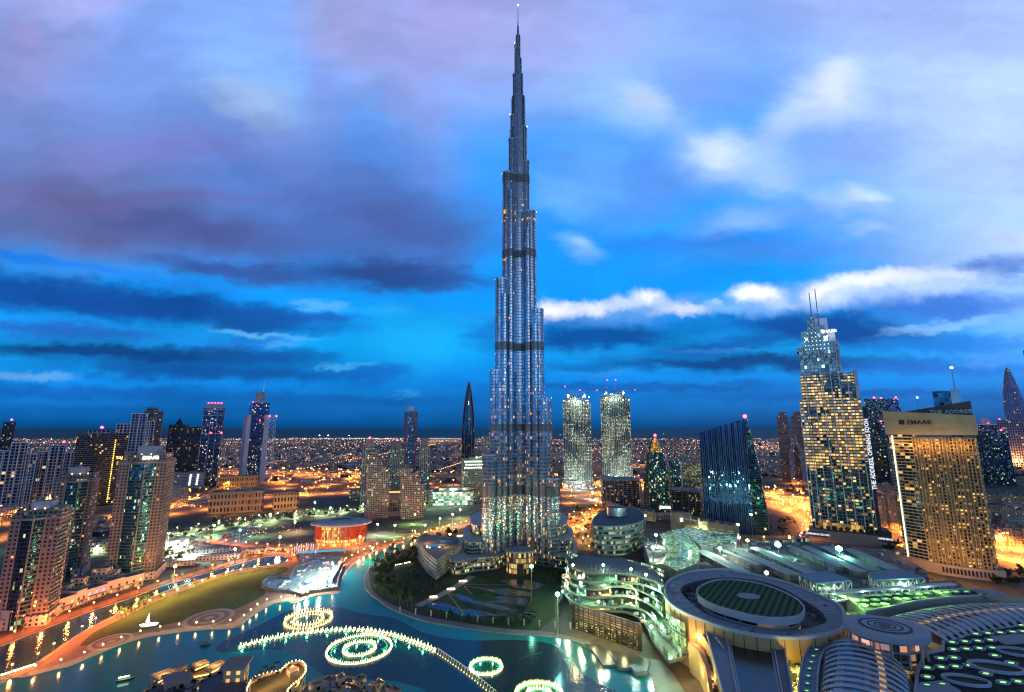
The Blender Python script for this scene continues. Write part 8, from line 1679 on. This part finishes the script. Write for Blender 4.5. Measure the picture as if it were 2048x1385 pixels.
x, y = G(950, 1078); t = thing('round_plaza_light', 'round glowing white canopy in the amber garden left of the great tower', 'canopy', (x-20, y)); MB().ring(ell(9, 6, 24), ell(4, 2.6, 24), 4, 5).build('canopy_ring', glow('plaza_ring', (1, .85, .6), 1.6), t); MB().bar((0, -4, 0), (0, -4, 4), .3, .3).build('post', STEEL, t)
# ------------------------------------------------------------------ quay houses on the left
qh = [((18, 1262), (62, 1246), 15, 'cream quay house at the foot of the foremost residence tower'), ((62, 1246), (100, 1232), 9, 'low red-lit quay house with tall windows, second from the left edge'), ((100, 1232), (150, 1214), 11, 'quay house with a pillared front, third from the left edge'), ((150, 1214), (170, 1206), 13, 'narrow quay house with a projecting bay'), ((170, 1204), (212, 1190), 10, 'quay house with violet-lit windows'), ((212, 1190), (245, 1180), 12, 'pale quay house under the signed residence tower'), ((245, 1180), (286, 1169), 11, 'last quay house before the palms')]
for (a_, b_, h, lb) in qh:
    A = G(*a_); B = G(*b_); n = hypot(B[0]-A[0], B[1]-A[1]); t = thing('quay_house', lb, 'house', (*A, 0), atan2(B[1]-A[1], B[0]-A[0]), 'low quay houses')
    MB().prism([(0, 0), (n, 0), (n, 16), (0, 16)], 0, h, 0, 1).build('wall', [plain('quay_render', (.52, .42, .34), .85), ROOFG], t)
    MB().ring([(-.5, -.5), (n+.5, -.5), (n+.5, 16.5), (-.5, 16.5)], [(.4, .4), (n-.4, .4), (n-.4, 15.6), (.4, 15.6)], h, h+1.2).build('parapet', plain('quay_render', (.52, .42, .34)), t)
    k = max(2, int(n/6))
    for i in range(k):
        for j in range(2 if h > 9.5 else 1): MB().box((n*(i+.5)/k, -.05, 0), (2.0, .4, 2.6), 0, 0, z0=1+4.2*j).build('window', glow('violet_window', (.6, .4, 1), 1.2) if 'violet' in lb and j else (glow('warm_window', (1, .5, .15), 1.6) if (i+j) % 3 == 0 else DARKM), t)
    MB().box((n/2, -1.6, 0), (n*.8, 3, .35), 0, 0, z0=4.2).build('arcade_roof', BEIGE, t); q = MB(); [q.box((n*(.1+.8*i/k), -2.8, 0), (.6, .6, 4.2), 0, 0, z0=0) for i in range(k+1)]; q.build('arcade_pillar', BEIGE, t)
hh = [((118, 1205), 11, 18, 20, 'rounded upper apartment block behind the third quay house'), ((150, 1195), 13, 16, 16, 'terraced pale block between two rounded blocks'), ((196, 1178), 15, 20, 22, 'taller stepped pale block before the signed residence tower'), ((222, 1172), 12, 14, 14, 'lower pale block right of the stepped one')]
for (p, h, w_, d_, lb) in hh:
    x, y = G(*p); t = thing('terraced_block', lb, 'apartment block', (x, y), .33, 'terraced blocks behind the quay')
    for i, f in enumerate((1, .8, .55)): MB().prism(rrect(w_*f*1.5, d_*f, 3, 4, 0, i*2), h*i/2.2, h*(i+1)/2.2, 0, 1).build('terrace_storey', [F_OLD, ROOFG], t); MB().ring(rrect(w_*f*1.5+.6, d_*f+.6, 3, 4, 0, i*2), rrect(w_*f*1.5-.8, d_*f-.8, 2.5, 4, 0, i*2), h*(i+1)/2.2, h*(i+1)/2.2+1).build('parapet', BEIGE, t)
# ------------------------------------------------------------------ palace roofs at the lower edge
def gz(u, v, z): return G(u, v, z)
sand = plain('palace_sandstone', (.52, .36, .2), .85, var=.15, scale=.3); brn = plain('brown_tiles', (.36, .25, .21), .9, var=.15, scale=.6)
def polyblock(par, pts, z, h, nm, wm, rm, parapet=0):
    o = GL(pts, z); o = o if sum(o[i][0]*o[(i+1) % len(o)][1]-o[(i+1) % len(o)][0]*o[i][1] for i in range(len(o))) > 0 else o[::-1]
    ob = MB().prism(o, z-h, z, 0, 1, bot=True).build(nm, [wm, rm], par)
    if parapet: MB().ring(offset(o, .25), offset(o, -.55), z-.2, z+parapet).build('parapet', wm, ob)
    return o
F_PAL = facade('palace_wall', fh=4, bw=5.5, wx=(.3, .7), wy=(.2, .72), frame=(.52, .36, .2), glass=(.04, .03, .03), lit=.45, cols=((1, .5, .12), (1, .62, .22)), st=1.6)
p1 = thing('lakeside_palace', 'sandstone palace with a big brown slab roof and amber cove-lit terraces at the lower edge', 'palace')
polyblock(p1, [(462, 1314), (507, 1311), (491, 1335), (438, 1337)], 34, 1.2, 'slab_roof', brn, brn)
polyblock(p1, [(448, 1336), (490, 1334), (500, 1315), (470, 1318)], 32.8, 33, 'tower_body', F_PAL, brn)
polyblock(p1, [(323, 1350), (371, 1341), (388, 1354), (334, 1374)], 27, 1.0, 'slab_roof', brn, brn); polyblock(p1, [(330, 1366), (382, 1352), (371, 1343), (328, 1352)], 26, 26, 'tower_body', F_PAL, brn)
polyblock(p1, [(395, 1368), (420, 1352), (455, 1342), (492, 1340), (492, 1420), (395, 1420)], 25, 25, 'palace_block', F_PAL, plain('palace_roof_dark', (.12, .11, .12)), 1.2)
polyblock(p1, [(288, 1385), (322, 1368), (395, 1362), (400, 1425), (285, 1425)], 21, 21, 'palace_block', F_PAL, plain('palace_roof_dark', (.12, .11, .12)), 1.2)
cream2 = plain('cream_terrace', (.42, .30, .2), .85)
for pts, z in (([(300, 1352), (340, 1338), (352, 1344), (318, 1362)], 20), ([(382, 1330), (410, 1321), (418, 1326), (392, 1337)], 22), ([(410, 1336), (440, 1322), (452, 1327), (425, 1342)], 22), ([(376, 1340), (410, 1334), (420, 1345), (385, 1352)], 19), ([(300, 1372), (325, 1358), (335, 1362), (312, 1378)], 18), ([(355, 1336), (372, 1331), (374, 1338), (358, 1342)], 21)):
    o = polyblock(p1, pts, z, 1, 'terrace_roof', cream2, cream2, .8); polyblock(p1, pts, z-1, z-1, 'palace_block', F_PAL, cream2)
    a, b_ = o[0], o[1]; MB().bar((a[0], a[1]-.6, z-.6), (b_[0], b_[1]-.6, z-.6), .28, .28, 5).build('cove_light', glow('amber_cove', (1, .58, .12), 5), p1); cx_ = sum(p[0] for p in o)/4; cy_ = sum(p[1] for p in o)/4; lamp(p1, (cx_, cy_, z+2.5), 1400, (1, .55, .15), .5)
for u, v, z in ((450, 1375, 10), (475, 1362, 14), (480, 1385, 10), (415, 1385, 14)): x, y = gz(u, v, z); lamp(p1, (x, y-5, z), 3000, (1, .5, .12), .5)
q = MB(); x, y = gz(361, 1338, 22); q.slab(ell(3.6, 3.6, 20, x, y), 23, 24).bar((x, y, 0), (x, y, 23), 3, 3, 10); q.build('round_turret', cream2, p1)
plant_on(p1, GL([(300, 1385), (392, 1370), (392, 1410), (300, 1410)], 21), 21, 22, 4, 4, 2, name='roof_unit')
p2 = thing('round_ended_palace', 'sandstone palace wing ending in a rounded roof terrace ringed by string lights', 'palace')
o = polyblock(p2, [(500, 1368), (530, 1352), (560, 1345), (578, 1330), (598, 1326), (609, 1333), (612, 1345), (603, 1360), (575, 1385), (570, 1420), (495, 1420)], 22, 22, 'palace_block', F_PAL, plain('terrace_planting', (.10, .09, .04), .9, var=.5), 1.2)
so2 = spline(o, 3, True)
for i, (x, y, a) in enumerate(along(so2+[so2[0]], 2.3)[:95]): MB().lathe((x, y, 23.4), [(.1, 0), (.22, .15), (.22, .35), (.1, .5)], 6).build('string_light', glow('string_bulb', (1, .6, .2), 28), p2)
for u, v in ((585, 1338), (600, 1345), (560, 1362), (540, 1372), (520, 1380), (572, 1352)): x, y = gz(u, v, 23); lamp(p2, (x, y, 26), 1700, (1, .52, .14), .5)
for u, v in ((590, 1375), (615, 1365), (560, 1392)): x, y = gz(u, v, 10); lamp(p2, (x+3, y-6, 10), 3000, (1, .5, .12), .5)
polyblock(p2, [(572, 1338), (585, 1331), (598, 1333), (596, 1340), (580, 1346)], 25, 3, 'roof_pavilion', cream2, brn)
p3 = thing('merlon_palace', 'cluster of brown-roofed palace blocks with stepped parapets at the bottom centre', 'palace')
for pts, z, rm in (([(600, 1385), (625, 1364), (655, 1355), (680, 1352), (700, 1356), (730, 1362), (735, 1385), (735, 1430), (600, 1430)], 18, plain('palace_roof_dark', (.12, .11, .12))), ([(618, 1370), (640, 1362), (652, 1366), (628, 1376)], 23, brn), ([(655, 1385), (690, 1372), (700, 1378), (704, 1400), (660, 1410)], 21, sand), ([(672, 1354), (686, 1346), (690, 1358), (678, 1362)], 24, cream2), ([(705, 1362), (722, 1350), (733, 1356), (718, 1370)], 22, cream2), ([(738, 1372), (757, 1360), (768, 1366), (752, 1382)], 20, cream2), ([(735, 1400), (765, 1372), (800, 1378), (810, 1430), (740, 1430)], 17, brn), ([(690, 1366), (715, 1374), (730, 1385), (700, 1400)], 20, brn)):
    polyblock(p3, pts, z, z, 'palace_block', F_PAL, rm, 1.1)
plant_on(p3, GL([(625, 1385), (655, 1368), (720, 1368), (780, 1385), (780, 1410), (625, 1410)], 19), 20, 40, 31, 3.4, 2, name='roof_unit')
for u, v in ((690, 1388), (765, 1375), (600, 1390)): x, y = gz(u, v, 14); lamp(p3, (x, y-3, 22), 1300, (1, .55, .15), .5)
for i, (u, v, z, b_) in enumerate([(545, 1350, 22, 'palm'), (535, 1356, 22, ''), (520, 1362, 22, ''), (552, 1340, 22, ''), (508, 1372, 22, ''), (528, 1350, 22, '')]):
    x, y = gz(u, v, z); rr = random.Random(i); t = thing('roof_palm', 'palm growing on the lit roof terrace of the round-ended palace', 'palm', (x, y, z), 0, 'roof terrace palms'); q = MB(); q.bar((0, 0, 0), (.1, 0, 4.5), .25, .18, 6); q.build('trunk', plain('palm_bark', (.16, .11, .07)), t); q = MB()
    for j in range(18):
        a = j*2.4; L_ = 2.6; pr2 = None
        for m_ in range(5): f = m_/4; c_ = ((cos(a)*L_*f-sin(a)*.4*(1-f), sin(a)*L_*f+cos(a)*.4*(1-f), 4.5+L_*(.5*f-f*f*rr.uniform(.6, 1))), (cos(a)*L_*f+sin(a)*.4*(1-f), sin(a)*L_*f-cos(a)*.4*(1-f), 4.5+L_*(.5*f-f*f*.8))); (q.face([pr2[0], pr2[1], c_[1], c_[0]]) if pr2 else None); pr2 = c_
    q.build('crown', LVP, t)
x, y = G(280, 1390, 3);
